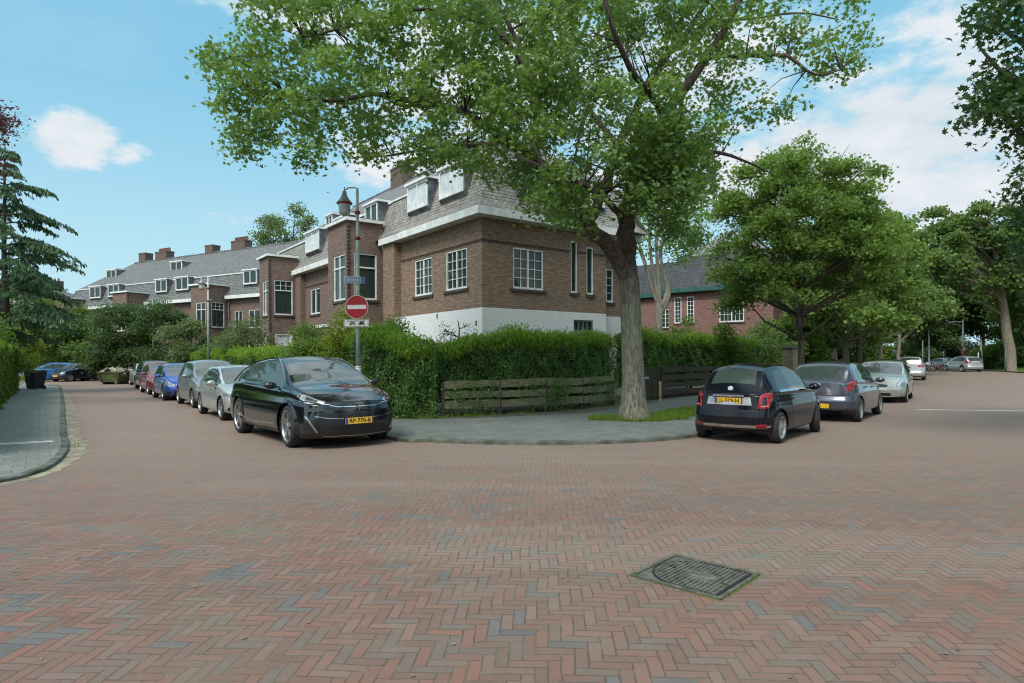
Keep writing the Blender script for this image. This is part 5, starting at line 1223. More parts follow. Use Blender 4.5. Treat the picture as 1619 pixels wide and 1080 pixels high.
# trees behind the camera, mirrored in the car bodies
GC = 'trees on the near side of the crossing'
for i, (x, y, h, rx, lab) in enumerate(((-24, -14, 13, 5.5, 'broad green tree at the near left of the crossing'), (-9, -24, 14, 6., 'broad green tree behind the viewpoint to the left'), (7, -26, 13, 6., 'broad green tree straight behind the viewpoint'), (21, -17, 14, 6., 'broad green tree behind the viewpoint to the right'), (30, -3, 13, 5.5, 'broad green tree at the near right of the crossing'))):
    tree('tree', lab, GC, (x, y, 0), h, .3, (0, 0, h*.53, rx, rx, h*.48), 4200, .75, M['wood_leaf'], M['bark_dark'], 300+i, blobs=30, tmpl=T_CLUMP, per=7, spread=.6, fork=1.6)

for i, (x, y, h, rx, lab) in enumerate(((60, 40, 16, 7, 'park tree out on the right beyond the verge'), (66, 28, 16, 7, 'park tree further right across the street'), (62, 15, 15, 7, 'park tree to the right of the crossing'), (78, 47, 17, 8, 'tall park tree right of the thick leaning trunk'), (52, 2, 15, 7, 'park tree at the far right of the crossing'))):
    tree('park_tree', lab, GW, (x, y, .02), h, .32, (0, 0, h*.53, rx, rx, h*.49), 4500, .8, M['wood_dark'], M['bark_far'], 320+i, blobs=34, tmpl=T_CLUMP, per=7, spread=.6, fork=1.6)
# ------------------------------------------------------------------ cars
def pts_interp(x, pl):
    pl = sorted(pl); return np.interp(x, [p[0] for p in pl], [p[1] for p in pl])
def smooth_interp(x, pl, k=.06):
    """piecewise profile with softened corners"""
    x = np.asarray(x, float); acc = np.zeros_like(x)
    offs = np.linspace(-k, k, 7); w = np.hanning(9)[1:-1]; w /= w.sum()
    for o, ww in zip(offs, w): acc += ww*pts_interp(x+o, pl)
    return acc

def car_shell(P):
    """right and left skin of a car as one dense grid: nose and tail caps included. x forward from the rear bumper."""
    L, W = P['L'], P['W']; res = P.get('res', .035)
    # stations spaced by arc length of the roof line
    xs = np.linspace(0, L, 900); zt = smooth_interp(xs, P['top'], P.get('soft', .05)); arc = np.concatenate([[0], np.cumsum(np.hypot(np.diff(xs), np.diff(zt)))])
    n = int(arc[-1]/res); r = P.get('corner', .16)
    X = np.interp(np.linspace(0, arc[-1], n), arc, xs); X = X[(X > r) & (X < L-r)]
    for s in P.get('seams', ()): X = X[np.abs(X-s) > .012]; X = np.concatenate([X, [s-.006, s+.006]])
    X = np.sort(X); ph = np.linspace(0, math.pi/2, 7)
    XR = r - r*np.sin(ph[::-1]); XF = L - r + r*np.sin(ph)
    X = np.concatenate([XR, X, XF]); ins = np.concatenate([r*(1-np.cos(ph[::-1])), np.zeros(len(X)-14), r*(1-np.cos(ph))])
    N = len(X)
    zt = smooth_interp(X, P['top'], P.get('soft', .05)); zb = np.minimum(smooth_interp(X, P['belt'], .12), zt-.012)
    z0 = smooth_interp(X, P['bot'], .05); hw = smooth_interp(X, P['plan'], .2)*W/2 - ins*P.get('insk', .8)
    gh = np.clip((zt - zb - .10)/.22, 0, 1)                      # 0 on bonnet, 1 where there is a cabin
    inset = P.get('fender', .09)*(1-gh) + P.get('ginset', .03)*gh
    ze = zb + (zt-zb)*np.where(gh > 0, .62+.28*gh, .62); tum = P.get('tumble', .42)
    yb = hw - P.get('shoulder', .035); ye = np.maximum(yb - inset - (ze-zb)*tum, .12)
    zm = z0 + (zb-z0)*P.get('bulge_z', .55)
    # section polylines, sampled densely
    segs = []
    nb, ns, ng, nt_ = 3, int(P['H']*.55/res), int(P['H']*.34/res), int(W*.42/res)
    def lin(a, b, k, end=False): return [a + (b-a)*t for t in (np.linspace(0, 1, k+1) if end else np.linspace(0, 1, k+1)[:-1])]
    Y, Z, zone = [], [], []
    for q in lin(0., 1., nb): Y.append((hw-.14)*q); Z.append(z0.copy()); zone.append(0)
    for q in lin(0., 1., 3):   Y.append(hw-.14 + .11*q); Z.append(z0 + .035*q*q); zone.append(0)
    for q in lin(0., 1., ns):                                  # flank: sill -> widest -> shoulder
        z = z0 + .035 + (zb-z0-.035)*q; t = q
        y = hw - .03 + .03*np.sin(np.pi*np.clip(t*1.15, 0, 1))**.7 - (t**4)*(hw-yb-.0) 
        cr_ = P.get('crease'); 
        if cr_ is not None: y = y + P.get('crease_d', .012)*np.clip(1-np.abs(z-(cr_+0*z))/.05, 0, 1)
        Y.append(y); Z.append(z); zone.append(1)
    for q in lin(0., 1., ng):
        Y.append(yb - inset*min(1, q*6) - (ze-zb)*tum*q*(.86+.14*q)); Z.append(zb + (ze-zb)*q); zone.append(2)
    for q in lin(0., 1., nt_, True):
        c = P.get('crown', .9); Y.append(ye*(1-q)); Z.append(ze + (zt-ze)*(1-(1-q)**2.2)); zone.append(3)
    Y = np.array(Y).T; Z = np.array(Z).T; zone = np.array(zone); zone[-1] = 3; V = Y.shape[1]
    # soften the corners of every section
    for _ in range(P.get('sm', 2)):
        Y[:, 1:-1] = .25*Y[:, :-2] + .5*Y[:, 1:-1] + .25*Y[:, 2:]; Z[:, 1:-1] = .25*Z[:, :-2] + .5*Z[:, 1:-1] + .25*Z[:, 2:]
    Y[:, 0] = 0; Y[:, -1] = 0
    XX = np.repeat(X[:, None], V, 1); reg = np.zeros(N, int)
    # caps
    nc = max(6, int(W*.4/res)); tt = np.linspace(0, 1, nc+1)[1:]
    capR = [(XX[0], Y[0]*(1-t), Z[0]) for t in tt][::-1]; capF = [(XX[-1], Y[-1]*(1-t), Z[-1]) for t in tt]
    XX = np.concatenate([np.array([c[0] for c in capR]), XX, np.array([c[0] for c in capF])]); YY = np.concatenate([np.array([c[1] for c in capR]), Y, np.array([c[1] for c in capF])])
    ZZ = np.concatenate([np.array([c[2] for c in capR]), Z, np.array([c[2] for c in capF])])
    reg = np.concatenate([np.full(nc, 2), np.zeros(N, int), np.full(nc, 1)])
    frac = YY/np.maximum(np.concatenate([np.repeat(ye[:1], nc), ye, np.repeat(ye[-1:], nc)])[:, None], .05)
    # nose and tail profile: in plan a bow, in side view a profile
    x0 = XX.copy(); bf = np.clip((x0-(L-P.get('bowlen', .9)))/P.get('bowlen', .9), 0, 1)**1.6; br_ = np.clip((P.get('bowlen_r', .7)-x0)/P.get('bowlen_r', .7), 0, 1)**1.6
    XX = XX + bf*(pts_interp(ZZ, P['nose']) - P['bow_f']*(YY/(W/2))**2) + br_*(pts_interp(ZZ, P['tail']) + P['bow_r']*(YY/(W/2))**2)
    return XX, YY, ZZ, zone, reg, frac, x0

def grid_part(name, mat, root, V3, quads, flip, off=0.):
    """mesh from selected quads of the grid"""
    if not len(quads): return None
    used, inv = np.unique(quads.reshape(-1), return_inverse=True); q = inv.reshape(-1, 4)
    if flip: q = q[:, ::-1]
    me = bpy.data.meshes.new(name); me.vertices.add(len(used)); me.vertices.foreach_set('co', V3[used].astype(np.float32).ravel())
    me.loops.add(q.size); me.loops.foreach_set('vertex_index', q.astype(np.int32).ravel()); me.polygons.add(len(q))
    me.polygons.foreach_set('loop_start', np.arange(0, q.size, 4, dtype=np.int32)); me.polygons.foreach_set('loop_total', np.full(len(q), 4, np.int32))
    me.polygons.foreach_set('use_smooth', np.ones(len(q), bool)); me.update(calc_edges=True); me.validate(); me.materials.append(mat)
    o = bpy.data.objects.new(name, me); COL.objects.link(o)
    if root is not None: o.parent = root
    return o

def wheel(root, x, y, r, w, side, style, steer=0., name='wheel'):
    """tyre with its rim as a child; side = +1 left, -1 right"""
    t = MB(); ri = r*P_RIM.get(style, .70); prof = [(ri, -w/2+.012), (ri+.012, -w/2), (r-.045, -w/2-.004), (r-.012, -w/2+.022), (r, -w/2+.05), (r, w/2-.05), (r-.012, w/2-.022), (r-.045, w/2+.004), (ri+.012, w/2), (ri, w/2-.012), (ri-.02, 0)]
    t.lathe(prof, 40, 'y'); o = t.build('wheel', M['rubber'], root, True); o.location = (x, y, r); o.rotation_euler = (0, 0, steer)
    s = side; rim = MB(); yo = s*(w/2-.028)
    rim.lathe([(ri+.006, s*(w/2-.004)), (ri-.016, s*(w/2-.008)), (ri-.026, yo), (ri-.03, -s*w*.2)], 40, 'y')
    def spoke(a, w0, w1, r0, r1, dy0=.0, dy1=.0):
        ca, sa = math.cos(a), math.sin(a); tx, tz = -sa, ca
        q = [(ca*r0+tx*w0, yo-s*dy0, sa*r0+tz*w0), (ca*r0-tx*w0, yo-s*dy0, sa*r0-tz*w0), (ca*r1-tx*w1, yo-s*dy1, sa*r1-tz*w1), (ca*r1+tx*w1, yo-s*dy1, sa*r1+tz*w1)]
        b_ = [(p[0], p[1]-s*.035, p[2]) for p in q]
        rim.face(q); rim.face([q[0], q[1], b_[1], b_[0]]); rim.face([q[1], q[2], b_[2], b_[1]]); rim.face([q[3], q[0], b_[0], b_[3]])
    if style == 'five_double':
        for k in range(5):
            for d in (-.16, .16): spoke(2*math.pi*k/5 + d*.9 + .3, .020, .016, ri*.18, ri-.012, -.006, .01)
    elif style == 'ten':
        for k in range(10): spoke(2*math.pi*k/10, .017, .013, ri*.18, ri-.012, .0, .01)
    elif style == 'cover':
        for k in range(7): spoke(2*math.pi*k/7, .05, .075, ri*.15, ri-.01, -.01, .004)
        for k in range(14): spoke(2*math.pi*k/14 + .22, .012, .02, ri*.62, ri-.01, -.004, .006)
    elif style == 'retro':
        for k in range(8): spoke(2*math.pi*k/8, .032, .040, ri*.20, ri-.012, -.004, .008)
    elif style == 'five':
        for k in range(5): spoke(2*math.pi*k/5 + .3, .04, .03, ri*.18, ri-.012, -.006, .01)
    elif style == 'seven':
        for k in range(7): spoke(2*math.pi*k/7, .026, .022, ri*.18, ri-.012, -.006, .01)
    rim.lathe([(.001, yo+s*.014), (ri*.20, yo+s*.012), (ri*.24, yo+s*.002), (ri*.25, yo-s*.03)], 16, 'y')
    ro = rim.build('rim', M['wheel_cover'] if style in ('cover', 'retro') else M['alloy'], o, False)
    d = MB(); d.lathe([(.001, yo-s*.045), (ri-.02, yo-s*.045)], 32, 'y'); d.build('brake_disc', M['dark_hub'], o)
    return o
P_RIM = {'five_double': .76, 'ten': .72, 'cover': .70, 'retro': .68, 'five': .72, 'seven': .70}

def text_obj(name, s, size, mat, parent, loc, rot, extrude=.002, xscale=1.):
    cu = bpy.data.curves.new(name, 'FONT'); cu.body = s; cu.size = size; cu.align_x = 'CENTER'; cu.align_y = 'CENTER'; cu.extrude = extrude; cu.resolution_u = 3; cu.offset = size*.018
    tmp = bpy.data.objects.new('tmp', cu); COL.objects.link(tmp); bpy.context.view_layer.update()
    me = bpy.data.meshes.new_from_object(tmp.evaluated_get(bpy.context.evaluated_depsgraph_get())); bpy.data.objects.remove(tmp)
    me.materials.clear(); me.materials.append(mat); o = bpy.data.objects.new(name, me); COL.objects.link(o)
    if parent is not None: o.parent = parent
    o.location = loc; o.rotation_euler = rot; o.scale = (xscale, 1, 1); return o
def plate(root, text, x, z, face, y=0., tilt=0., w=.52, h=.11):
    """yellow number plate; face = +1 looks forward (+x), -1 looks back"""
    mb = MB(); mb.obox((0,0,0), (1,0,0), (0,1,0), (0,0,1), .006, w/2, h/2); o = mb.build('number_plate', M['plate_yellow'], root); o.location = (x, y, z); o.rotation_euler = (0, -face*tilt, 0)
    b_ = MB(); b_.obox((face*.0065, -face*(w/2-.025)*-1*-1, 0), (1,0,0), (0,1,0), (0,0,1), .0012, .022, h/2-.004); q = b_.build('country_band', M['plate_blue'], o)
    fr = MB(); fr.obox((-face*.004,0,0), (1,0,0), (0,1,0), (0,0,1), .006, w/2+.012, h/2+.012); fr.build('plate_holder', M['black_trim'], o)
    if text: text_obj('lettering', text, h*.92, M['ink'], o, (face*.0075, face*.022, -.002), (math.pi/2, 0, face*math.pi/2), .0008, 1.08)
    return o

from mathutils.bvhtree import BVHTree
def patch(root, bvh, L, poly, view, mat, name, n=30, k=9, off=.004, mirror=True, flip=False):
    """clean-edged piece following the skin: poly in (y,z) for views 'front'/'rear', (x,z) for 'side'; x counted from the rear bumper"""
    us = [p[0] for p in poly]; u0, u1 = min(us), max(us); cols = sorted(set([u0+1e-4, u1-1e-4] + [u for u in us if u0 < u < u1] + list(np.linspace(u0+1e-4, u1-1e-4, n))))
    for s in ((1, -1) if mirror else (1,)):
        mb = MB(); prev = None
        for u in cols:
            zs = []
            for i in range(len(poly)):
                (a, za), (b_, zb_) = poly[i], poly[(i+1) % len(poly)]
                if (a-u)*(b_-u) <= 0 and abs(a-b_) > 1e-9: zs.append(za+(zb_-za)*(u-a)/(b_-a))
            if len(zs) < 2: prev = None; continue
            lo, hi = min(zs), max(zs); col = []
            for q in range(k+1):
                z = lo+(hi-lo)*q/k
                if view == 'front': o_, d_ = Vector((L, s*u, z)), Vector((-1,0,0))
                elif view == 'rear': o_, d_ = Vector((-L, s*u, z)), Vector((1,0,0))
                elif view in ('fdiag', 'rdiag'):                       # seen from the corner at 45 degrees; u runs outwards and along the side
                    g = 1 if view == 'fdiag' else -1; q7 = .70711; d_ = Vector((-g*q7, -s*q7, 0)); o_ = Vector((g*L/2, 0, z)) + Vector((-g*q7, s*q7, 0))*u - d_*3
                else: o_, d_ = Vector((u-L/2, s*3., z)), Vector((0,-s,0))
                h, nn, _, _ = bvh.ray_cast(o_, d_)
                if h is None: col = None; break
                if nn.dot(d_) > 0: nn = -nn
                col.append(h + nn*off)
            if col and prev:
                for q in range(k):
                    if max((prev[q]-col[q]).length, (col[q]-col[q+1]).length, (col[q+1]-prev[q+1]).length) < .17: mb.face([prev[q], col[q], col[q+1], prev[q+1]], [(0,0)]*4)
            prev = col
        if mb.f: o = mb.build(name, mat, root, True, weld=True)
    return None
def ribbon(root, bvh, L, pts, view, w, mat, name, n=10, off=.005, mirror=True):
    P_ = [Vector((a, b_, 0)) for a, b_ in pts]; poly = []
    for s in ((1, -1) if mirror else (1,)):
        mb = MB(); prev = None; tot = []
        for i in range(len(P_)-1):
            for q in range(n + (i == len(P_)-2)): tot.append((P_[i].lerp(P_[i+1], q/n), (P_[i+1]-P_[i]).normalized()))
        for p, d in tot:
            nn2 = Vector((-d.y, d.x, 0))*w/2; row = []
            for e in (p-nn2, p+nn2):
                if view == 'front': o_, d_ = Vector((L, s*e.x, e.y)), Vector((-1,0,0))
                elif view == 'rear': o_, d_ = Vector((-L, s*e.x, e.y)), Vector((1,0,0))
                elif view in ('fdiag', 'rdiag'): g = 1 if view == 'fdiag' else -1; q7 = .70711; d_ = Vector((-g*q7, -s*q7, 0)); o_ = Vector((g*L/2, 0, e.y)) + Vector((-g*q7, s*q7, 0))*e.x - d_*3
                else: o_, d_ = Vector((e.x-L/2, s*3., e.y)), Vector((0,-s,0))
                h, nn, _, _ = bvh.ray_cast(o_, d_)
                if h is None: row = None; break
                if nn.dot(d_) > 0: nn = -nn
                row.append(h+nn*off)
            if row and prev: mb.face([prev[0], row[0], row[1], prev[1]], [(0,0)]*4)
            prev = row
        if mb.f: mb.build(name, mat, root, True, weld=True)

def build_car(P, label, colour_mat, loc, heading, group=None, steer=0., name='parked_car'):
    """heading: unit vector the nose points to; loc: ground point under the middle of the car"""
    L, W, H = P['L'], P['W'], P['H']
    root = thing(name, label, 'car', (loc[0], loc[1], loc[2] if len(loc) > 2 else 0.), math.atan2(heading[1], heading[0]), group)
    XX, YY, ZZ, zone, reg, frac, x0 = car_shell(P); n, m = XX.shape
    ax = [P['ra'], P['fa']]; R = P['arch']
    # keep faces outside the wheel arches and snap the edge onto the circle
    idx = np.arange(n*m).reshape(n, m); quads = np.stack([idx[:-1, :-1], idx[1:, :-1], idx[1:, 1:], idx[:-1, 1:]], -1).reshape(-1, 4)
    fx, fy, fz = [a.reshape(-1)[quads].mean(1) for a in (XX, YY, ZZ)]; fx0 = x0.reshape(-1)[quads].mean(1); ff = np.abs(frac.reshape(-1)[quads]).mean(1)
    fzone = np.broadcast_to(zone[None, :], (n, m)).reshape(-1)[quads[:, 0]]; freg = np.maximum(np.broadcast_to(reg[:, None], (n, m)).reshape(-1)[quads[:, 0]], np.broadcast_to(reg[:, None], (n, m)).reshape(-1)[quads[:, 1]])
    cut = np.zeros(len(quads), bool); X1, Z1 = XX.reshape(-1).copy(), ZZ.reshape(-1).copy(); Yf = YY.reshape(-1)
    flank = np.broadcast_to((zone <= 1)[None, :], (n, m)).reshape(-1) & (Yf > W/2-.42) & np.broadcast_to((reg == 0)[:, None], (n, m)).reshape(-1)
    for a in ax:
        d = np.hypot(fx-a, fz-P['wr']); cut |= (d < R) & (fzone <= 1) & (freg == 0) & (fy > W/2-.40)
        dv = np.hypot(X1-a, Z1-P['wr']); inn = flank & (dv < R) & (dv > R*.6); s = R/np.maximum(dv, .01)
        X1[inn] = a + (X1[inn]-a)*s[inn]; Z1[inn] = P['wr'] + (Z1[inn]-P['wr'])*s[inn]
    env = dict(x=fx, y=fy, z=fz, zone=fzone, reg=freg, frac=ff, x0=fx0)
    lab = np.full(len(quads), -1); names = []
    for nm, mt, fn in P['rules']:
        hit = fn(env) & ~cut
        if nm not in [q[0] for q in names]: names.append((nm, mt))
        lab[hit] = [q[0] for q in names].index(nm)
    for s in P.get('seams', ()):
        zb_, zt_ = P['seam_z']; hit = (np.abs(fx0-s) < .0065) & (fzone == 1) & (fz > zb_) & (fz < zt_) & ~cut & (lab < 0)
        if 'door_gap' not in [q[0] for q in names]: names.append(('door_gap', M['black_trim']))
        lab[hit] = [q[0] for q in names].index('door_gap')
    V3 = np.stack([X1 - L/2, Yf, Z1], 1); V3m = V3*np.array([1, -1, 1.])
    P['_bvh'] = BVHTree.FromPolygons([tuple(v) for v in np.concatenate([V3, V3m])], [tuple(q) for q in np.concatenate([quads, quads+len(V3)])])
    # body: both halves welded along the centre
    bq = quads[(lab < 0) & ~cut]; VV = np.concatenate([V3, V3m]); NQ = np.concatenate([bq, (bq + len(V3))[:, ::-1]])
    # outward normals: grid winds (x up, v up): flip so they point out
    body = grid_part('body', colour_mat, root, VV, NQ, True)
    bm = bmesh.new(); bm.from_mesh(body.data); bmesh.ops.remove_doubles(bm, verts=bm.verts, dist=.0004); bmesh.ops.recalc_face_normals(bm, faces=bm.faces); bm.to_mesh(body.data); bm.free()
    body.data.polygons.foreach_set('use_smooth', [True]*len(body.data.polygons))
    both = P.get('paired', ('side_window', 'headlight', 'tail_light', 'fog_lamp', 'reflector', 'tail_light_centre', 'quarter_window', 'window_pillar', 'fog_recess', 'belt_moulding'))
    for i, (nm, mt) in enumerate(names):
        q = quads[lab == i]
        if not len(q): continue
        # material pieces sit a hair off the paint
        if nm in both:
            grid_part(nm, mt, root, V3, q, True); grid_part(nm, mt, root, V3m, q, False)
        else:
            o = grid_part(nm, mt, root, VV, np.concatenate([q, (q+len(V3))[:, ::-1]]), True)
            bm = bmesh.new(); bm.from_mesh(o.data); bmesh.ops.remove_doubles(bm, verts=bm.verts, dist=.0004); bm.to_mesh(o.data); bm.free()
    # wheel arch liners and dark floor
    ym = W/2-.05
    for a in ax:
        for s in (-1, 1):
            lb = MB(); k = 16; pr = [(a-L/2 + (R+.004)*math.cos(t), P['wr'] + (R+.004)*math.sin(t)) for t in np.linspace(-.35, math.pi+.35, k)]
            yo_ = [min(ym+.035, float(smooth_interp(np.array([px_+L/2+(.20 if a > L/2 else -.16)]), P['plan'], .2)[0])*W/2-.035) for px_, _ in pr]
            for i in range(k-1): lb.face([(pr[i][0], s*(ym-.36), pr[i][1]), (pr[i+1][0], s*(ym-.36), pr[i+1][1]), (pr[i+1][0], s*yo_[i+1], pr[i+1][1]), (pr[i][0], s*yo_[i], pr[i][1])])
            lb.face([(p_[0], s*(ym-.36), p_[1]) for p_ in pr]); lb.build('wheel_arch', M['black_trim'], root)
    tw = P.get('track', W-.24)/2
    for a, fr in ((P['fa'], 1), (P['ra'], 0)):
        for s in (-1, 1): wheel(root, a-L/2, s*tw, P['wr'], P['ww'], s, P['rim'], steer if fr else 0.)
    for a in ax:
        arc_ = [(a+(R+.014)*math.cos(t), P['wr']+(R+.014)*math.sin(t)) for t in np.linspace(-.2, math.pi+.2, 22)]
        if P is not SUV: ribbon(root, P['_bvh'], L, arc_, 'side', .028, colour_mat, 'arch_lip', n=2, off=.010)
    # door mirrors
    mx, mz = P['mirror']; hwm = float(smooth_interp(np.array([mx]), P['plan'], .2)[0])*W/2
    for s in (-1, 1):
        mb = MB(); mb.ellipsoid((0, 0, 0), .075, .115, .072, 12, 8); o = mb.build('door_mirror', P.get('mirror_mat', colour_mat), root, True); o.location = (mx-L/2, s*(hwm+.07), mz); 
        g = MB(); g.bar((0, -s*.17, -.045), (0, -s*.02, -.02), .05, .03); g.build('mirror_arm', M['black_trim'], o)
    # door handles
    for hx, hz in P.get('handles', ()):
        hy = float(smooth_interp(np.array([hx]), P['plan'], .2)[0])*W/2
        for s in (-1, 1):
            mb = MB(); mb.bar((hx-.09-L/2, s*(hy-.012), hz), (hx+.09-L/2, s*(hy-.012), hz), .045, .026); mb.build('door_handle', P.get('handle_mat', colour_mat), root)
    return root

# ----- rule helpers
def side_poly(poly): return lambda e: (e['zone'] == 2) & (e['reg'] == 0) & inpoly(e['x'], e['z'], poly)
def top_poly(x0, x1, fr=.93, curve=0.): return lambda e: (e['zone'] == 3) & (e['x0'] > x0) & (e['x0'] < x1 - curve*e['frac']**2) & (e['frac'] < fr)
def front_poly(poly, xmin): return lambda e: (e['x0'] > xmin) & inpoly(e['y'], e['z'], poly)
def rear_poly(poly, xmax): return lambda e: (e['x0'] < xmax) & inpoly(e['y'], e['z'], poly)
def flank_poly(poly): return lambda e: (e['zone'] <= 2) & (e['y'] > .45) & inpoly(e['x'], e['z'], poly)
def both_(a, b_): return lambda e: a(e) | b_(e)
G_, K_ = M['car_glass'], M['black_trim']
SG = M['side_glass'] = glassy('side_glass', (.040,.062,.052), .03, 1.5)
RG = M['rear_glass'] = glassy('rear_glass', (.042,.058,.052), .03, 1.55)

SUV = dict(L=5.04, W=1.99, H=1.68, res=.026, wr=.385, ww=.27, arch=.435, ra=1.12, fa=4.09, rim='five_double', corner=.2, bow_f=.30, bow_r=.16, bowlen=1.1, fender=.12, ginset=.06, tumble=.48, crown=1, soft=.09, sm=3, track=1.68,
    top=[(0,.98),(.06,1.05),(.32,1.18),(.70,1.39),(1.15,1.53),(1.65,1.625),(2.1,1.67),(2.45,1.68),(2.8,1.665),(3.15,1.575),(3.55,1.39),(3.9,1.20),(4.12,1.125),(4.45,1.07),(4.75,.995),(4.93,.92),(5.04,.84)],
    belt=[(0,.94),(.5,1.06),(1.2,1.09),(2.6,1.04),(3.7,1.01),(4.15,1.02),(4.5,.97),(4.8,.89),(5.04,.79)],
    bot=[(0,.36),(.4,.24),(1,.22),(4.2,.20),(4.7,.17),(5.04,.20)], plan=[(0,.88),(.5,.96),(1.4,1.0),(3.8,1.0),(4.5,.965),(5.04,.86)],
    nose=[(.15,-.14),(.25,-.04),(.45,0),(.68,-.01),(.80,-.04),(.95,-.10)], tail=[(.2,.16),(.4,.04),(.7,0),(.95,.06)], crease=.78,
    seams=(1.55,2.62,3.62), seam_z=(.32,1.08), mirror=(3.52,1.12), mirror_mat=M['gloss_black'], handles=())
SUV['rules'] = [
    ('sill_trim', K_, lambda e: (e['zone'] <= 1) & (e['z'] < .30) & (e['reg'] == 0)),
    ('side_window', SG, side_poly([(.56,1.13),(.82,1.33),(1.2,1.46),(1.7,1.55),(2.3,1.61),(2.85,1.58),(3.2,1.45),(3.72,1.16),(3.72,1.075),(2.6,1.10),(1.3,1.13)])),
    ('windscreen', G_, top_poly(2.75, 4.06, .90, .10)),
    ('rear_window', RG, top_poly(.34, 1.5, .80)),
    ('window_pillar', M['gloss_black'], lambda e: (e['zone'] == 2) & (e['reg'] == 0) & (np.abs(e['x']-2.62-.0*(e['z'])) < .035) & (e['z'] > 1.10) & (e['z'] < 1.6)),
]
TINY = dict(L=3.57, W=1.63, H=1.49, res=.022, wr=.295, ww=.19, arch=.335, ra=.62, fa=2.92, rim='retro', corner=.20, bow_f=.22, bow_r=.15, bowlen=.8, bowlen_r=.6, fender=.09, ginset=.055, tumble=.50, soft=.07, sm=3, track=1.41,
    top=[(0,.92),(.05,.97),(.12,1.01),(.32,1.22),(.50,1.37),(.72,1.445),(1.2,1.49),(1.75,1.475),(2.1,1.39),(2.45,1.17),(2.68,1.01),(2.95,.93),(3.3,.84),(3.48,.74),(3.57,.66)],
    belt=[(0,.88),(.5,.945),(1.4,.95),(2.5,.93),(2.9,.89),(3.3,.80),(3.57,.63)], bot=[(0,.26),(.3,.22),(1,.19),(3,.18),(3.57,.22)], plan=[(0,.86),(.45,.955),(1.2,1.),(2.6,.985),(3.2,.93),(3.57,.82)],
    nose=[(.2,-.06),(.45,0),(.7,-.04)], tail=[(.22,.10),(.34,.02),(.50,0),(.62,.035),(.95,.09)], crease=.80, crease_d=.008,
    seams=(1.20,2.48), seam_z=(.28,.95), mirror=(2.32,1.0), handles=((1.38,.80),), handle_mat=M['chrome'])
TINY['rules'] = [
    ('sill_trim', K_, lambda e: (e['zone'] <= 1) & (e['z'] < .235)),
    ('lower_valance', K_, rear_poly([(-.1,.22),(.60,.22),(.60,.30),(-.1,.30)], .4)),
    ('side_window', SG, side_poly([(1.28,.99),(1.33,1.365),(1.75,1.36),(2.05,1.28),(2.42,1.02),(2.42,.99)])),
    ('quarter_window', SG, side_poly([(.72,.99),(.86,1.31),(1.22,1.365),(1.19,.99)])),
    ('windscreen', G_, top_poly(1.82, 2.66, .92)),
    ('rear_window', RG, top_poly(.215, .53, .76)),
    ('belt_moulding', M['chrome'], lambda e: (e['zone'] == 2) & (e['reg'] == 0) & (e['x'] > .7) & (e['x'] < 2.45) & (e['z'] < .985) & (e['z'] > .955)),
    ('headlight', M['lamp_glass'], front_poly([(.45,.58),(.64,.58),(.64,.76),(.45,.76)], 3.2)),
]
HATCH = dict(L=3.94, W=1.71, H=1.49, res=.030, wr=.305, ww=.20, arch=.345, ra=.66, fa=3.19, rim='seven', corner=.2, bow_f=.26, bow_r=.14, bowlen=.9, bowlen_r=.6, fender=.10, tumble=.42, soft=.07, sm=3, track=1.48,
    top=[(0,.95),(.05,1.0),(.12,1.04),(.42,1.34),(.55,1.44),(1.0,1.485),(1.7,1.49),(2.1,1.44),(2.5,1.28),(2.9,1.05),(3.05,.98),(3.4,.91),(3.75,.80),(3.94,.66)],
    belt=[(0,.94),(.6,1.0),(1.4,.965),(2.8,.90),(3.2,.88),(3.7,.75),(3.94,.62)], bot=[(0,.30),(.4,.23),(1,.19),(3.2,.18),(3.94,.22)], plan=[(0,.86),(.45,.955),(1.2,1.),(2.9,.99),(3.5,.94),(3.94,.80)],
    nose=[(.2,-.06),(.45,0),(.7,-.05)], tail=[(.22,.10),(.36,.02),(.52,0),(.64,.05),(1.0,.09)], crease=.72, crease_d=.010,
    seams=(1.12,2.02,2.92), seam_z=(.28,.96), mirror=(2.66,.98), handles=((1.30,.84),(2.18,.82)))
HATCH['rules'] = [
    ('sill_trim', K_, lambda e: (e['zone'] <= 1) & (e['z'] < .225)),
    ('lower_grille', K_, both_(front_poly([(-.1,.24),(.55,.24),(.48,.40),(-.1,.40)], 3.5), front_poly([(-.1,.54),(.42,.55),(.44,.62),(-.1,.62)], 3.5))),
    ('fog_lamp', K_, front_poly([(.60,.27),(.76,.29),(.74,.38),(.60,.38)], 3.4)),
    ('grille_bar', M['chrome'], front_poly([(-.1,.60),(.42,.60),(.44,.618),(-.1,.618)], 3.5)),
    ('headlight', M['lamp_glass'], both_(front_poly([(.47,.56),(.60,.55),(.80,.60),(.84,.76),(.74,.78),(.52,.66)], 3.3), lambda e: (e['x0'] > 3.45) & (e['y'] > .6) & inpoly(e['x'], e['z'], [(3.40,.78),(3.55,.62),(3.9,.58),(3.9,.70)]))),
    ('bumper_gap', K_, rear_poly([(-.1,.655),(.60,.655),(.60,.667),(-.1,.667)], .4)),
    ('side_window', SG, side_poly([(1.02,1.03),(1.06,1.32),(1.35,1.39),(1.9,1.395),(2.3,1.29),(2.82,1.0),(2.82,.96),(1.9,.985)])),
    ('quarter_window', SG, side_poly([(.70,1.06),(.84,1.27),(1.0,1.32),(.98,1.04)])),
    ('window_pillar', K_, lambda e: (e['zone'] == 2) & (e['reg'] == 0) & (np.abs(e['x']-1.98) < .035) & (e['z'] > .98) & (e['z'] < 1.38)),
    ('windscreen', G_, top_poly(2.15, 3.02, .92)),
    ('rear_window', RG, top_poly(.145, .47, .88)),
]
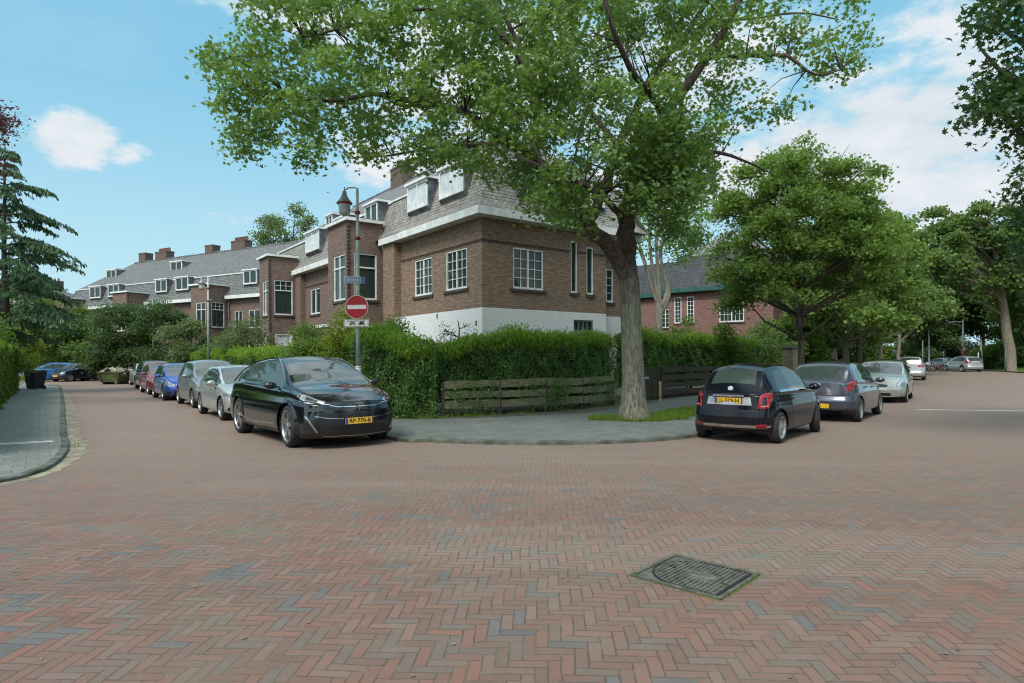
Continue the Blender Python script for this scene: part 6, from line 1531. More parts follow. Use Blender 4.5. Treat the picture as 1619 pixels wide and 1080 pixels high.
GOLF = dict(HATCH); GOLF.update(L=4.25, W=1.79, H=1.46, fa=3.40, ra=.78, wr=.315, arch=.355, rim='five', track=1.54,
    top=[(0,.96),(.05,1.0),(.12,1.04),(.45,1.32),(.62,1.40),(1.1,1.45),(1.8,1.46),(2.2,1.42),(2.65,1.24),(3.02,1.03),(3.18,.965),(3.6,.90),(4.0,.80),(4.16,.72),(4.25,.60)],
    belt=[(0,.94),(.6,.96),(1.4,.94),(2.9,.90),(3.3,.87),(3.9,.76),(4.25,.58)], bot=[(0,.30),(.4,.23),(1,.19),(3.4,.17),(4.25,.20)], plan=[(0,.87),(.45,.96),(1.2,1.),(3.1,.99),(3.8,.95),(4.25,.84)],
    seams=(1.2,2.1,3.05), mirror=(2.78,.98), handles=((1.4,.83),(2.3,.81)))
GOLF['rules'] = [
    ('sill_trim', K_, lambda e: (e['zone'] <= 1) & (e['z'] < .215)),
    ('lower_grille', K_, both_(front_poly([(-.1,.22),(.60,.22),(.62,.36),(-.1,.37)], 3.9), front_poly([(-.1,.565),(.50,.575),(.50,.655),(-.1,.655)], 3.85))),
    ('fog_lamp', K_, front_poly([(.62,.25),(.80,.28),(.78,.37),(.62,.37)], 3.6)),
    ('grille_bar', M['chrome'], both_(front_poly([(-.1,.635),(.5,.638),(.5,.652),(-.1,.65)], 3.8), front_poly([(-.1,.385),(.72,.39),(.72,.40),(-.1,.397)], 3.8))),
    ('headlight', M['lamp_glass'], front_poly([(.50,.56),(.80,.60),(.86,.74),(.74,.73),(.50,.655)], 3.6)),
    ('tail_light', M['tail_red'], rear_poly([(.50,.78),(.66,.76),(.88,.82),(.88,.96),(.52,.94)], .5)),
    ('side_window', SG, side_poly([(.80,1.0),(1.0,1.27),(1.4,1.355),(2.0,1.365),(2.5,1.24),(2.95,.99),(2.95,.955),(1.9,.97)])),
    ('window_pillar', K_, lambda e: (e['zone'] == 2) & (e['reg'] == 0) & (np.abs(e['x']-2.08) < .035) & (e['z'] > .98) & (e['z'] < 1.36)),
    ('windscreen', G_, top_poly(2.25, 3.14, .92)), ('rear_window', RG, top_poly(.145, .52, .86))]
SEDAN = dict(HATCH); SEDAN.update(L=4.65, W=1.80, H=1.46, fa=3.75, ra=1.02, wr=.315, arch=.355, rim='ten', track=1.54, bow_f=.34,
    top=[(0,.98),(.06,1.03),(.55,1.07),(.75,1.12),(1.2,1.34),(1.6,1.44),(2.2,1.46),(2.6,1.42),(3.05,1.20),(3.35,1.03),(3.5,.97),(3.9,.91),(4.35,.78),(4.56,.68),(4.65,.60)],
    belt=[(0,.94),(.7,1.0),(1.4,.97),(3.2,.92),(3.6,.88),(4.3,.72),(4.65,.57)], bot=[(0,.30),(.4,.23),(1,.19),(3.8,.17),(4.65,.20)], plan=[(0,.87),(.45,.95),(1.4,1.),(3.4,.99),(4.1,.94),(4.65,.80)],
    seams=(1.4,2.35,3.3), mirror=(3.08,.99), handles=((1.6,.84),(2.6,.82)))
SEDAN['rules'] = [
    ('sill_trim', K_, lambda e: (e['zone'] <= 1) & (e['z'] < .215)),
    ('lower_grille', K_, both_(front_poly([(-.1,.25),(.45,.25),(.42,.36),(-.1,.36)], 4.2), front_poly([(-.1,.54),(.32,.55),(.36,.64),(-.1,.64)], 4.2))),
    ('grille_bar', M['chrome'], front_poly([(-.1,.628),(.36,.63),(.36,.645),(-.1,.645)], 4.2)),
    ('headlight', M['lamp_glass'], front_poly([(.44,.56),(.66,.54),(.86,.62),(.88,.74),(.70,.72),(.44,.63)], 3.9)),
    ('tail_light', M['tail_red'], rear_poly([(.45,.76),(.88,.78),(.88,.94),(.45,.90)], .4)),
    ('side_window', SG, side_poly([(1.0,1.04),(1.35,1.27),(1.8,1.36),(2.4,1.365),(2.8,1.24),(3.22,1.0),(3.22,.965),(2.0,.99)])),
    ('window_pillar', K_, lambda e: (e['zone'] == 2) & (e['reg'] == 0) & (np.abs(e['x']-2.32) < .035) & (e['z'] > .98) & (e['z'] < 1.36)),
    ('windscreen', G_, top_poly(2.66, 3.46, .92)), ('rear_window', RG, top_poly(.70, 1.4, .85))]
MPV = dict(HATCH); MPV.update(L=4.2, W=1.78, H=1.62, fa=3.38, ra=.74, wr=.32, arch=.36, rim='five', track=1.53,
    top=[(0,1.02),(.05,1.06),(.10,1.1),(.30,1.42),(.45,1.56),(1.0,1.61),(1.9,1.62),(2.3,1.57),(2.75,1.34),(3.1,1.10),(3.25,1.03),(3.6,.95),(3.95,.84),(4.12,.74),(4.2,.62)],
    belt=[(0,1.0),(.6,1.03),(1.4,1.0),(3.0,.96),(3.3,.92),(3.9,.79),(4.2,.60)], plan=[(0,.87),(.45,.96),(1.2,1.),(3.1,.99),(3.8,.95),(4.2,.82)], seams=(1.15,2.05,3.05), mirror=(2.85,1.06), handles=((1.4,.9),(2.25,.88)))
MPV['rules'] = [r_ if r_[0] not in ('side_window', 'windscreen', 'rear_window', 'window_pillar', 'tail_light', 'quarter_window') else None for r_ in GOLF['rules']]
MPV['rules'] = [r_ for r_ in MPV['rules'] if r_] + [('tail_light', M['tail_red'], both_(rear_poly([(.66,.86),(.88,.88),(.88,1.5),(.74,1.5)], .5), flank_poly([(0,.86),(.16,.90),(.40,1.45),(.28,1.45),(0,1.1)]))),
    ('side_window', SG, side_poly([(.62,1.08),(.72,1.42),(1.1,1.50),(2.0,1.51),(2.5,1.38),(3.05,1.06),(3.05,1.01),(1.9,1.04)])), ('window_pillar', K_, lambda e: (e['zone'] == 2) & (e['reg'] == 0) & (np.abs(e['x']-2.04) < .04) & (e['z'] > 1.03) & (e['z'] < 1.5)),
    ('windscreen', G_, top_poly(2.35, 3.22, .92)), ('rear_window', RG, top_poly(.12, .42, .88))]
for q_ in (GOLF, SEDAN, MPV): q_['res'] = .04
# facing panels for 4x4 estate at the end
PAINT = {k: paint('paint_'+k, c, mt, rg, d, .30 if d == .021 else .9) for k, c, mt, rg, d in (('black', (.006,.007,.010), .0, .12, .02), ('tiny_black', (.005,.006,.010), .0, .14, .021), ('slate_blue', (.075,.085,.118), .5, .26, .10), ('silver', (.50,.53,.52), .45, .30, .12), ('silver_gold', (.44,.47,.43), .45, .32, .15),
        ('grey', (.27,.28,.29), .5, .3, .12), ('blue', (.035,.10,.42), .4, .24, .08), ('red', (.33,.012,.025), .3, .26, .08), ('graphite', (.06,.065,.065), .5, .28, .12), ('pale', (.46,.49,.48), .5, .3, .12), ('light_blue', (.05,.24,.62), .3, .26, .08), ('white', (.68,.70,.70), .1, .3, .12), ('ink_blue', (.02,.025,.045), .4, .25, .08))}

def left_pos(s, off): q = K0 + D1*s + R1*off; return (q.x, q.y, 0.)
# the black electric car at the corner
hd = Vector((.635, -.772, 0)); fm = Vector((-3.38, 12.05, 0)); c_ = fm - hd*(4.09-2.52)
tesla = build_car(SUV, 'large glossy black electric car parked at the corner beside the hedge, front to the camera', PAINT['black'], (c_.x, c_.y, 0), hd, None, math.radians(-4))
plate(tesla, 'RP-770-B', 2.528, .50, 1, 0., .05)
e_ = MB()                                                              # chrome emblem: curved bar over a tapering stem
for a in range(-4, 4): e_.prism([(-(a)*.014, .055-.0011*a*a), (-(a+1)*.014, .055-.0011*(a+1)**2), (-(a+1)*.013, .040-.0009*(a+1)**2), (-(a)*.013, .040-.0009*a*a)], -.004, .004)
e_.prism([(-.016,.036),(.016,.036),(.006,.02),(0,-.065),(-.006,.02)], -.004, .004)
o = e_.build('emblem', M['chrome'], tesla); o.location = (2.545, 0, .75); o.scale = (1.5, 1, 1.45); o.rotation_euler = (0, 0, math.pi/2)
TB, TL = SUV['_bvh'], SUV['L']
patch(tesla, TB, TL, [(0.,.575),(.46,.575),(.57,.68),(.62,.765),(.42,.80),(0,.805)], 'front', M['gloss_black'], 'front_fascia')
patch(tesla, TB, TL, [(0.,.22),(.60,.22),(.70,.29),(.52,.42),(0,.43)], 'front', M['black_trim'], 'lower_intake')
patch(tesla, TB, TL, [(.64,.30),(.76,.34),(.78,.46),(.75,.56),(.70,.53)], 'front', M['black_trim'], 'fog_recess')
patch(tesla, TB, TL, [(.41,.79),(.70,.80),(.98,.845),(1.05,.88),(1.04,.99),(.95,.985),(.62,.895),(.43,.84)], 'fdiag', M['gloss_black'], 'headlight', off=.005)
patch(tesla, TB, TL, [(.50,.822),(.72,.838),(.96,.878),(1.0,.90),(1.0,.965),(.94,.965),(.66,.885),(.52,.850)], 'fdiag', M['lamp_glass'], 'lamp_lens', off=.009)
patch(tesla, TB, TL, [(.62,.845),(.86,.875),(.90,.93),(.84,.925),(.66,.87)], 'fdiag', M['dark_hub'], 'lamp_projector', off=.013)
ribbon(tesla, TB, TL, [(.43,.80),(.72,.815),(.98,.857),(1.04,.89),(1.035,.985)], 'fdiag', .016, M['chrome'], 'daytime_light', off=.013)
for ax_ in (SUV['fa'], SUV['ra']):
    arc_ = [(ax_+(SUV['arch']+.022)*math.cos(t), SUV['wr']+(SUV['arch']+.022)*math.sin(t)) for t in np.linspace(-.25, math.pi+.25, 24)]
    ribbon(tesla, TB, TL, arc_, 'side', .045, M['gloss_black'], 'arch_trim', n=2, off=.012)
ribbon(tesla, TB, TL, [(.0,.755),(.36,.758),(.50,.785)], 'front', .016, M['chrome'], 'grille_bar', off=.007)
ribbon(tesla, TB, TL, [(.27,.545),(.52,.56),(.74,.60)], 'front', .016, M['chrome'], 'chrome_strip', off=.007)
ribbon(tesla, TB, TL, [(.70,.31),(.78,.44),(.86,.60)], 'front', .022, M['chrome'], 'chrome_fang', off=.007)
ribbon(tesla, TB, TL, [(.0,.235),(.6,.245)], 'front', .012, M['chrome'], 'lip_strip', off=.006)
ribbon(tesla, TB, TL, [(1.35,.42),(2.4,.36),(3.5,.40)], 'side', .03, M['chrome'], 'sill_strip', off=.006)
patch(tesla, TB, TL, [(.35,.90),(.95,.93),(.95,1.0),(.35,.96)], 'rear', M['tail_red'], 'tail_light')
for hx in (2.45, 3.45): ribbon(tesla, TB, TL, [(hx-.13,.955),(hx+.13,.955)], 'side', .02, M['chrome'], 'door_handle', off=.008)
for s in (-1, 1):
    mb = MB()                                                          # bright window surround
    PP = [(.53,1.12),(.80,1.35),(1.2,1.485),(1.7,1.575),(2.3,1.635),(2.85,1.61),(3.2,1.48),(3.76,1.15)]
    for a, b_ in zip(PP[:-1], PP[1:]):
        ya = .965 - .48*(a[1]-1.04)*.93 - .062; yb_ = .965 - .48*(b_[1]-1.04)*.93 - .062
        mb.bar((a[0]-2.52, s*(ya+.012), a[1]), (b_[0]-2.52, s*(yb_+.012), b_[1]), .016, .02)
    mb.build('window_surround', M['chrome'], tesla)

GLc = 'cars parked along the left street'
def front_car(P, s, off, mat, label, text, ang=0.):
    x, y, _ = left_pos(s + (P['fa']-P['L']/2)*1.0, off); h = -D1.copy(); h.rotate(Matrix.Rotation(ang, 3, 'Z'))
    c = build_car(P, label, PAINT[mat], (x, y, 0), h, GLc); 
    if text is not None: plate(c, text, P['L']/2-.0, .45, 1, 0.)
    return c
front_car(GOLF, 6.2, -.88, 'silver', 'silver hatchback parked right behind the large black electric car', '')
front_car(MPV, 11.5, -.62, 'grey', 'grey hatchback with dark bumper parked behind the silver one', '')
front_car(HATCH, 16.6, -.80, 'blue', 'bright blue hatchback parked in the left street row', '')
front_car(GOLF, 22.0, -.62, 'red', 'red car parked behind the bright blue hatchback', '')
front_car(MPV, 27.2, -.30, 'graphite', 'dark green grey estate car parked beyond the red car', '')
front_car(SEDAN, 33.6, .10, 'pale', 'pale silver car parked at the far end of the left row beside the skip', '')
def car_at(P, px, Y, ang_deg, mat, label, group, rear=None, front=None):
    q = at(px, 600, Y); a = math.radians(ang_deg); h = Vector((math.sin(a), math.cos(a), 0))
    c = build_car(P, label, PAINT[mat], (q.x, Y, 0), h, group)
    if rear is not None: plate(c, rear, -P['L']/2+.06, .62, -1, 0.)
    if front is not None: plate(c, front, P['L']/2, .45, 1, 0.)
    return c
TINY2 = dict(TINY); TINY2['res'] = .045; 
car_at(TINY2, 121, 49.5, -165, 'ink_blue', 'small dark hatchback facing the camera at the end of the left street', 'cars at the end of the left street', None, '')
car_at(HATCH, 146, 51.5, -78, 'ink_blue', 'dark car with a yellow plate beside the green skip', 'cars at the end of the left street', '', None)
car_at(HATCH, 79, 49.3, -140, 'light_blue', 'bright blue hatchback half hidden by the wheelie bin', 'cars at the end of the left street', None, '')
car_at(GOLF, 62, 54, -120, 'light_blue', 'pale blue car furthest left behind the wheelie bin', 'cars at the end of the left street', None, None)

GRc = 'cars parked along the right street'
# small black retro hatchback, tail to the camera
hd2 = Vector((.665, .747, 0)); rm = Vector((4.42, 12.16, 0)); c2_ = rm + hd2*(TINY['L']/2-TINY['ra'])
tiny = build_car(TINY, 'small black retro hatchback parked on the right with its tail to the camera', PAINT['tiny_black'], (c2_.x, c2_.y, 0), hd2, GRc, math.radians(14))
plate(tiny, 'JL-579-N', -1.785+.060, .795, -1, 0., -.08, .50, .105)
NB, NL = TINY['_bvh'], TINY['L']
patch(tiny, NB, NL, [(.53,.66),(.695,.67),(.71,.78),(.70,.93),(.61,.94),(.555,.90)], 'rear', M['tail_red'], 'tail_light', off=.008)
patch(tiny, NB, NL, [(.585,.715),(.655,.72),(.648,.86),(.605,.86)], 'rear', M['gloss_black'], 'tail_light_centre', off=.014)
ribbon(tiny, NB, NL, [(.58,.70),(.67,.705),(.67,.72)], 'rear', .022, M['tail_pink'], 'tail_light_lens', off=.013)
patch(tiny, NB, NL, [(.0,.715),(.43,.715),(.40,.86),(0,.865)], 'rear', M['wheel_cover'], 'plate_panel', off=.006)
patch(tiny, NB, NL, [(.0,.30),(.63,.30),(.72,.32),(.72,.355),(.6,.352),(0,.352)], 'rear', M['chrome'], 'bumper_insert', off=.006)
patch(tiny, NB, NL, [(.50,.305),(.66,.31),(.66,.385),(.52,.372)], 'rear', M['reflector_red'], 'reflector', off=.012)
ribbon(tiny, NB, NL, [(.0,.60),(.55,.61),(.70,.66)], 'rear', .008, M['black_trim'], 'bumper_gap', off=.003)
mb = MB(); mb.box(-.012, .012, -.30, .30, -.016, .016); o = mb.build('plate_light_bar', M['chrome'], tiny); o.location = (-1.785+.07, 0, .885)
mb = MB(); mb.lathe([(.001, .012), (.045, .010), (.055, 0), (.055, -.01)], 20, 'z'); o = mb.build('emblem', M['chrome'], tiny); o.location = (-1.785+.168, 0, 1.015); o.rotation_euler = (0, -math.pi/2+.25, 0)
h3 = Vector((.640, .768, 0)); r3 = Vector((7.95, 15.95, 0)); c3_ = r3 + h3*(HATCH['L']/2-HATCH['ra'])
i20 = build_car(HATCH, 'slate blue hatchback parked ahead of the small black car', PAINT['slate_blue'], (c3_.x, c3_.y, 0), h3, GRc)
patch(i20, HATCH['_bvh'], HATCH['L'], [(.49,.80),(.58,.765),(.74,.80),(.86,.93),(.89,1.03),(.80,1.03),(.64,.97)], 'rdiag', M['tail_red'], 'tail_light', off=.008)
ribbon(i20, HATCH['_bvh'], HATCH['L'], [(0,.72),(.5,.715),(.60,.75)], 'rear', .010, M['black_trim'], 'hatch_gap', off=.003)
plate(i20, '', -1.97+.012, .40, -1, .0)
mb = MB(); mb.lathe([(.040, .0), (.052, .012), (.040, .014), (.036, .0)], 18, 'z'); o = mb.build('emblem', M['chrome'], i20); o.location = (-1.97+.085, 0, .90); o.rotation_euler = (0, -math.pi/2+.2, 0)
h4 = Vector((-.585, -.811, 0)); f4 = Vector((13.05, 22.3, 0)); c4_ = f4 - h4*(SEDAN['fa']-SEDAN['L']/2)
sed = build_car(SEDAN, 'silver saloon parked on the right facing the camera', PAINT['silver_gold'], (c4_.x, c4_.y, 0), h4, GRc)
car_at(MPV, 1440, 43.5, 34, 'silver', 'silver people carrier with tall red tail lights beyond the silver saloon', GRc, None, None)
car_at(GOLF, 1404, 36, 34, 'graphite', 'dark graphite car just peeping out behind the roof of the silver saloon', GRc, None, None)
ESTATE = dict(MPV); ESTATE.update(L=4.6, top=[(0,1.0),(.05,1.06),(.12,1.14),(.45,1.46),(.65,1.56),(1.2,1.61),(2.1,1.62),(2.6,1.56),(3.05,1.34),(3.4,1.12),(3.6,1.04),(4.0,.95),(4.4,.82),(4.6,.64)], belt=[(0,1.0),(.6,1.05),(1.4,1.03),(3.3,.98),(3.8,.92),(4.3,.78),(4.6,.60)], plan=[(0,.87),(.45,.96),(1.2,1.),(3.3,.99),(4.1,.94),(4.6,.82)], fa=3.72, ra=.9, wr=.35, arch=.39)
car_at(ESTATE, 1522, 65.5, 6, 'pale', 'pale grey estate car below the lamp post at the far right street end', 'cars at the end of the right street', '', None)
car_at(GOLF, 1487, 74, -6, 'silver', 'silver car partly hidden in front of the pale grey estate', 'cars at the end of the right street', None, None)
# ------------------------------------------------------------------ fence, gate, posts, signs
def wood_mat(name, c1, c2, moss):
    m, nt, b = newmat(name); t = NT(nt); co = t.coord('Object'); mpp = t.n('ShaderNodeMapping'); mpp.inputs['Scale'].default_value = (1, 1, 9); t.link(co, mpp.inputs[0])
    f = t.noise(mpp.outputs[0], 4, 7, .7); c = t.mix(t.ramp(f, .35, .65), (*c1, 1), (*c2, 1)); c = t.mix(t.ramp(t.noise(co, 2.2, 6, .65), .42, .66, 0, .8), c, (*moss, 1))
    nt.links.new(c, b.inputs['Base Color']); b.inputs['Roughness'].default_value = .9; nt.links.new(t.bump(f, .01), b.inputs['Normal']); return m
M['plank'] = wood_mat('weathered_plank', (.13,.115,.07), (.245,.215,.14), (.11,.14,.05))
M['plank_dark'] = wood_mat('dark_plank', (.035,.024,.02), (.075,.052,.042), (.04,.05,.022))
def fence(label, pts, heights, mat, ztop=.78, gaps=.10, bw=.20, n=3, group='wooden fences under the hedges', z0=.20):
    root = thing('wooden_fence', label, 'fence', (pts[0][0], pts[0][1], .07), 0, group); O = Vector((pts[0][0], pts[0][1], 0)); r = random.Random(5)
    P = [Vector((p_[0], p_[1], 0)) - O for p_ in pts]
    for i in range(len(P)-1):
        a, b_ = P[i], P[i+1]; d = (b_-a).normalized(); nn = Vector((d.y, -d.x, 0)); z = z0
        for k in range(n):
            h0, h1 = bw*r.uniform(.9, 1.1), bw*r.uniform(.75, 1.05); j0, j1 = r.uniform(-.02, .02), r.uniform(-.035, .035)
            mb = MB(); A0, B0 = a + nn*.03 + d*.01, b_ + nn*.03 - d*.01; t = .022; m = 7; top, bot = [], []
            for q in range(m+1):
                u = q/m; zz = z + j0 + (j1-j0)*u + r.uniform(-.006, .006); top.append((A0.lerp(B0, u), zz + h0 + (h1-h0)*u)); bot.append(zz)
            for q in range(m):
                (p0, t0), (p1, t1) = top[q], top[q+1]; z_0, z_1 = bot[q], bot[q+1]
                F0, F1 = p0 + nn*t, p1 + nn*t
                mb.face([(F0.x,F0.y,z_0),(F1.x,F1.y,z_1),(F1.x,F1.y,t1),(F0.x,F0.y,t0)]); mb.face([(p0.x,p0.y,z_0),(p1.x,p1.y,z_1),(p1.x,p1.y,t1),(p0.x,p0.y,t0)])
                mb.face([(F0.x,F0.y,t0),(F1.x,F1.y,t1),(p1.x,p1.y,t1),(p0.x,p0.y,t0)]); mb.face([(F0.x,F0.y,z_0),(F1.x,F1.y,z_1),(p1.x,p1.y,z_1),(p0.x,p0.y,z_0)])
            o = mb.build('board', mat, root); z += bw + gaps
    for p_ in P:
        mb = MB(); mb.box(p_.x-.045, p_.x+.045, p_.y-.045, p_.y+.045, -.05, ztop+.02+r.uniform(0,.04)); mb.build('post', M['plank_dark'] if mat is M['plank_dark'] else M['plank_dark'], root)
    return root
fence('low mossy plank fence under the corner hedge with gaps between its boards', [(-1.82,16.45),(-.35,17.15),(.95,17.9),(2.1,18.85),(3.25,20.25)], None, M['plank'], .86, .08, .20, 3)
fence('dark brown plank fence under the hedge right of the gate', [(5.55,23.25),(6.9,24.75),(8.4,26.15),(10.0,27.65),(11.6,29.1)], None, M['plank_dark'], .95, .06, .22, 4, z0=.12)
# garden gate beside the maple
def gate():
    a, b_ = Vector((4.55,22.0,.07)), Vector((5.35,23.0,.07)); d = (b_-a).normalized(); root = thing('garden_gate', 'dark wooden garden gate just right of the maple trunk', 'gate', a, math.atan2(d.y, d.x)); L = (b_-a).length
    for k in range(6): mb = MB(); x = .06 + k*(L-.12)/6; mb.box(x, x+(L-.12)/6-.02, -.012, .012, .10, 1.15 + .05*math.sin(k)); mb.build('board', M['plank_dark'], root)
    for z in (.25, .95): mb = MB(); mb.box(.05, L-.05, .014, .05, z, z+.09); mb.build('rail', M['plank_dark'], root)
    for x in (0, L): mb = MB(); mb.box(x-.05, x+.05, -.05, .05, -.05, 1.32); mb.build('post', M['plank_dark'], root)
    mb = MB(); mb.box(.12, .50, -.030, -.014, .78, .86); mb.build('letter_plate', M['zinc'], root)
gate()
def marker():
    p_ = Vector((5.30,22.45,.07)); root = thing('marker_post', 'short pale yellow post standing in front of the dark garden gate', 'post', p_)
    mb = MB(); mb.box(-.04,.04,-.04,.04,-.05,.62); mb.build('post', plain('yellow_paint', (.42,.37,.14), .7, 0, .3, 9), root); mb = MB(); mb.box(-.05,.05,-.05,.05,.62,.68); mb.build('cap', M['wheel_cover'], root)
marker()
def pillar():
    q = at(1250, 590, 30.5); root = thing('brick_pillar', 'yellowish brick garden pillar at the far end of the right hedge', 'pillar', (q.x, 30.5, .07), math.radians(35))
    mb = MB(); mb.box(-.28,.28,-.28,.28,-.05,1.95); mb.build('shaft', brick_mat('yellow_brick', (.36,.27,.15), (.22,.17,.10), (.25,.22,.17)), root); mb = MB(); mb.box(-.34,.34,-.34,.34,1.95,2.05); mb.build('cap', M['kerb'], root)
pillar()

M['post_grey'] = plain('post_grey', (.50,.55,.52), .55, .05, .12, 4, col2=(.34,.40,.35))
M['lamp_roof'] = plain('lamp_roof', (.26,.28,.28), .5, .3, .2, 6)
M['lamp_red'] = plain('lamp_red', (.28,.04,.045), .5, 0, .2, 6)
M['opal'] = plain('lamp_opal', (.55,.58,.57), .25, 0, .1, 6, coat=.5)
M['sign_red'] = plain('sign_red', (.33,.006,.010), .35, 0, .08, 6, coat=.3)
M['sign_white'] = plain('sign_white', (.66,.66,.63), .4, 0, .08, 6)
M['sign_edge'] = plain('sign_edge', (.60,.45,.35), .4, 0, .08, 6)
M['sign_blue'] = plain('sign_blue', (.10,.16,.38), .4, 0, .1, 6)
M['sign_back'] = plain('sign_back', (.32,.33,.33), .5, .4, .1, 6)
def lamp_post(x, y, label, H=5.9, face=-1, tier=True, group='old style street lamps along the left street', mat=None):
    """tapered post with a short side arm and a hanging bell lantern"""
    root = thing('street_lamp', label, 'street lamp', (x, y, .07), 0, group); g = mat or M['post_grey']
    mb = MB(); mb.tube([(0,0,-.05),(0,0,1.25),(0,0,1.28),(0,0,1.36)], [.092,.086,.086,.062], 14); mb.tube([(0,0,1.34),(0,0,4.0),(0,0,H)], [.060,.048,.034], 12); mb.build('pole', g, root, True)
    c = MB()
    for z in (1.30, 4.62, H-.62): c.lathe([(.04,z-.05),(.075,z-.03),(.075,z+.03),(.04,z+.05)], 12)
    c.build('collar', M['lamp_red'], root, True)
    s = face; ar = MB(); ar.tube([(0,0,H-.03),(s*.06,0,H+.02),(s*.22,0,H+.02),(s*.30,0,H-.04)], .020, 8); ar.bar((0,0,H-.62),(s*.24,0,H-.55),.022)
    ar.tube([(0,.0,4.62),(.12,0,4.66),(.16,0,4.75)], .018, 6); ar.build('arm', g, root)
    lx = s*.33; z = H-.10
    t = MB(); t.lathe([(.010, z+.14),(.018,z+.05),(.05,z+.02),(.06,z-.05),(.09,z-.12),(.135,z-.19),(.185,z-.25),(.19,z-.265)], 18, org=(lx,0,0)); lr = t.build('lamp_hood', M['lamp_roof'], root, True)
    t = MB(); t.lathe([(.195,z-.267),(.205,z-.28),(.195,z-.30),(.15,z-.305)], 18, org=(lx,0,0)); t.build('lamp_rim', M['lamp_red'], root, True)
    t = MB(); t.lathe([(.15,z-.307),(.145,z-.50),(.125,z-.56),(.06,z-.60),(.001,z-.61)], 18, org=(lx,0,0)); t.build('lamp_shade', M['opal'], root, True)
    return root
lamp_post(-3.93, 16.0, 'lamp post beside the corner hedge carrying the no entry sign')
def sign_disc():
    root = thing('no_entry_sign', 'round red no entry sign with white bar on the nearest lamp post', 'road sign', (-3.93, 15.90, 2.93), math.radians(-8))
    mb = MB(); mb.lathe([(.001,-.012),(.300,-.012),(.304,-.008),(.304,.008),(.001,.008)], 40, 'y'); mb.build('plate', M['sign_edge'], root)
    mb = MB(); mb.lathe([(.001,-.0145),(.286,-.0145)], 40, 'y'); mb.build('red_field', M['sign_red'], root)
    mb = MB(); mb.box(-.245,.245,-.0185,-.0155,-.052,.052); mb.build('white_bar', M['sign_white'], root)
    mb = MB(); mb.box(-.06,.06,.009,.045,-.12,-.09); mb.build('bracket', M['sign_back'], root)
sign_disc()
def sub_plate():
    root = thing('supplementary_sign', 'small white plate with black cycle and moped symbols under the no entry sign', 'road sign', (-3.95, 15.905, 2.52), math.radians(-6))
    mb = MB(); mb.box(-.325,.325,-.008,.004,-.10,.10); mb.build('plate', M['sign_white'], root)
    b_ = MB()
    for x in (-.29,.0+.29-.003): pass
    for x0, x1, z0, z1 in ((-.31,.31,.082,.092),(-.31,.31,-.092,-.082),(-.31,-.302,-.082,.082),(.302,.31,-.082,.082)): b_.box(x0,x1,-.011,-.009,z0,z1)
    for x0, x1, z0, z1 in ((-.25,.25,.045,.062),): b_.box(x0,x1,-.011,-.009,z0,z1)
    b_.build('border', M['ink'], root)
    for cx, kind in ((-.10, 0), (.14, 1)):
        s = MB()
        for w in (-.055, .055):
            n = 14
            for k in range(n):
                a0, a1 = 2*math.pi*k/n, 2*math.pi*(k+1)/n; s.face([(cx+w+.036*math.cos(a0),-.0112,-.025+.036*math.sin(a0)),(cx+w+.036*math.cos(a1),-.0112,-.025+.036*math.sin(a1)),(cx+w+.022*math.cos(a1),-.0112,-.025+.022*math.sin(a1)),(cx+w+.022*math.cos(a0),-.0112,-.025+.022*math.sin(a0))])
        for p0, p1 in (((-.055,-.025),(-.02,.02)),((-.02,.02),(.035,.02)),((.035,.02),(.055,-.025)),((-.02,.02),(.0,-.025)),((.0,-.025),(-.055,-.025)),((.035,.02),(.0,-.025)),((.03,.034),(.05,.034)),((-.035,.028),(-.005,.028))):
            s.bar((cx+p0[0],-.0112,p0[1]),(cx+p1[0],-.0112,p1[1]),.010 if kind == 0 else .016,.010 if kind == 0 else .02)
        s.build('symbol', M['ink'], root)
sub_plate()
def name_sign():
    root = thing('street_name_sign', 'small blue and white street name plate above the no entry sign', 'street sign', (-3.93, 15.93, 3.62), math.radians(24))
    mb = MB(); mb.box(-.33,.10,-.010,.004,-.085,.085); mb.build('plate', M['sign_white'], root)
    mb = MB(); mb.box(-.315,.085,-.013,-.011,-.07,.07); mb.build('blue_field', plain('faded_blue', (.26,.34,.50), .4, 0, .12, 8), root)
    mb = MB(); x = -.29
    for w in (.022,.012,.020,.018,.022,.012,.022,.02,.014,.022): mb.box(x, x+w, -.0155, -.0135, -.03, .028 if w > .014 else .04); x += w+.014
    mb.build('lettering', M['sign_white'], root)
    mb = MB(); mb.box(.11,.20,-.010,.012,-.085,.085); mb.build('end_plate', M['sign_blue'], root)
name_sign()
lamp_post(-15.85, 32.7, 'second street lamp on the left street, behind the grey hatchback')
lamp_post(-26.0, 45.4, 'furthest street lamp on the left street, beside the dark green trees')

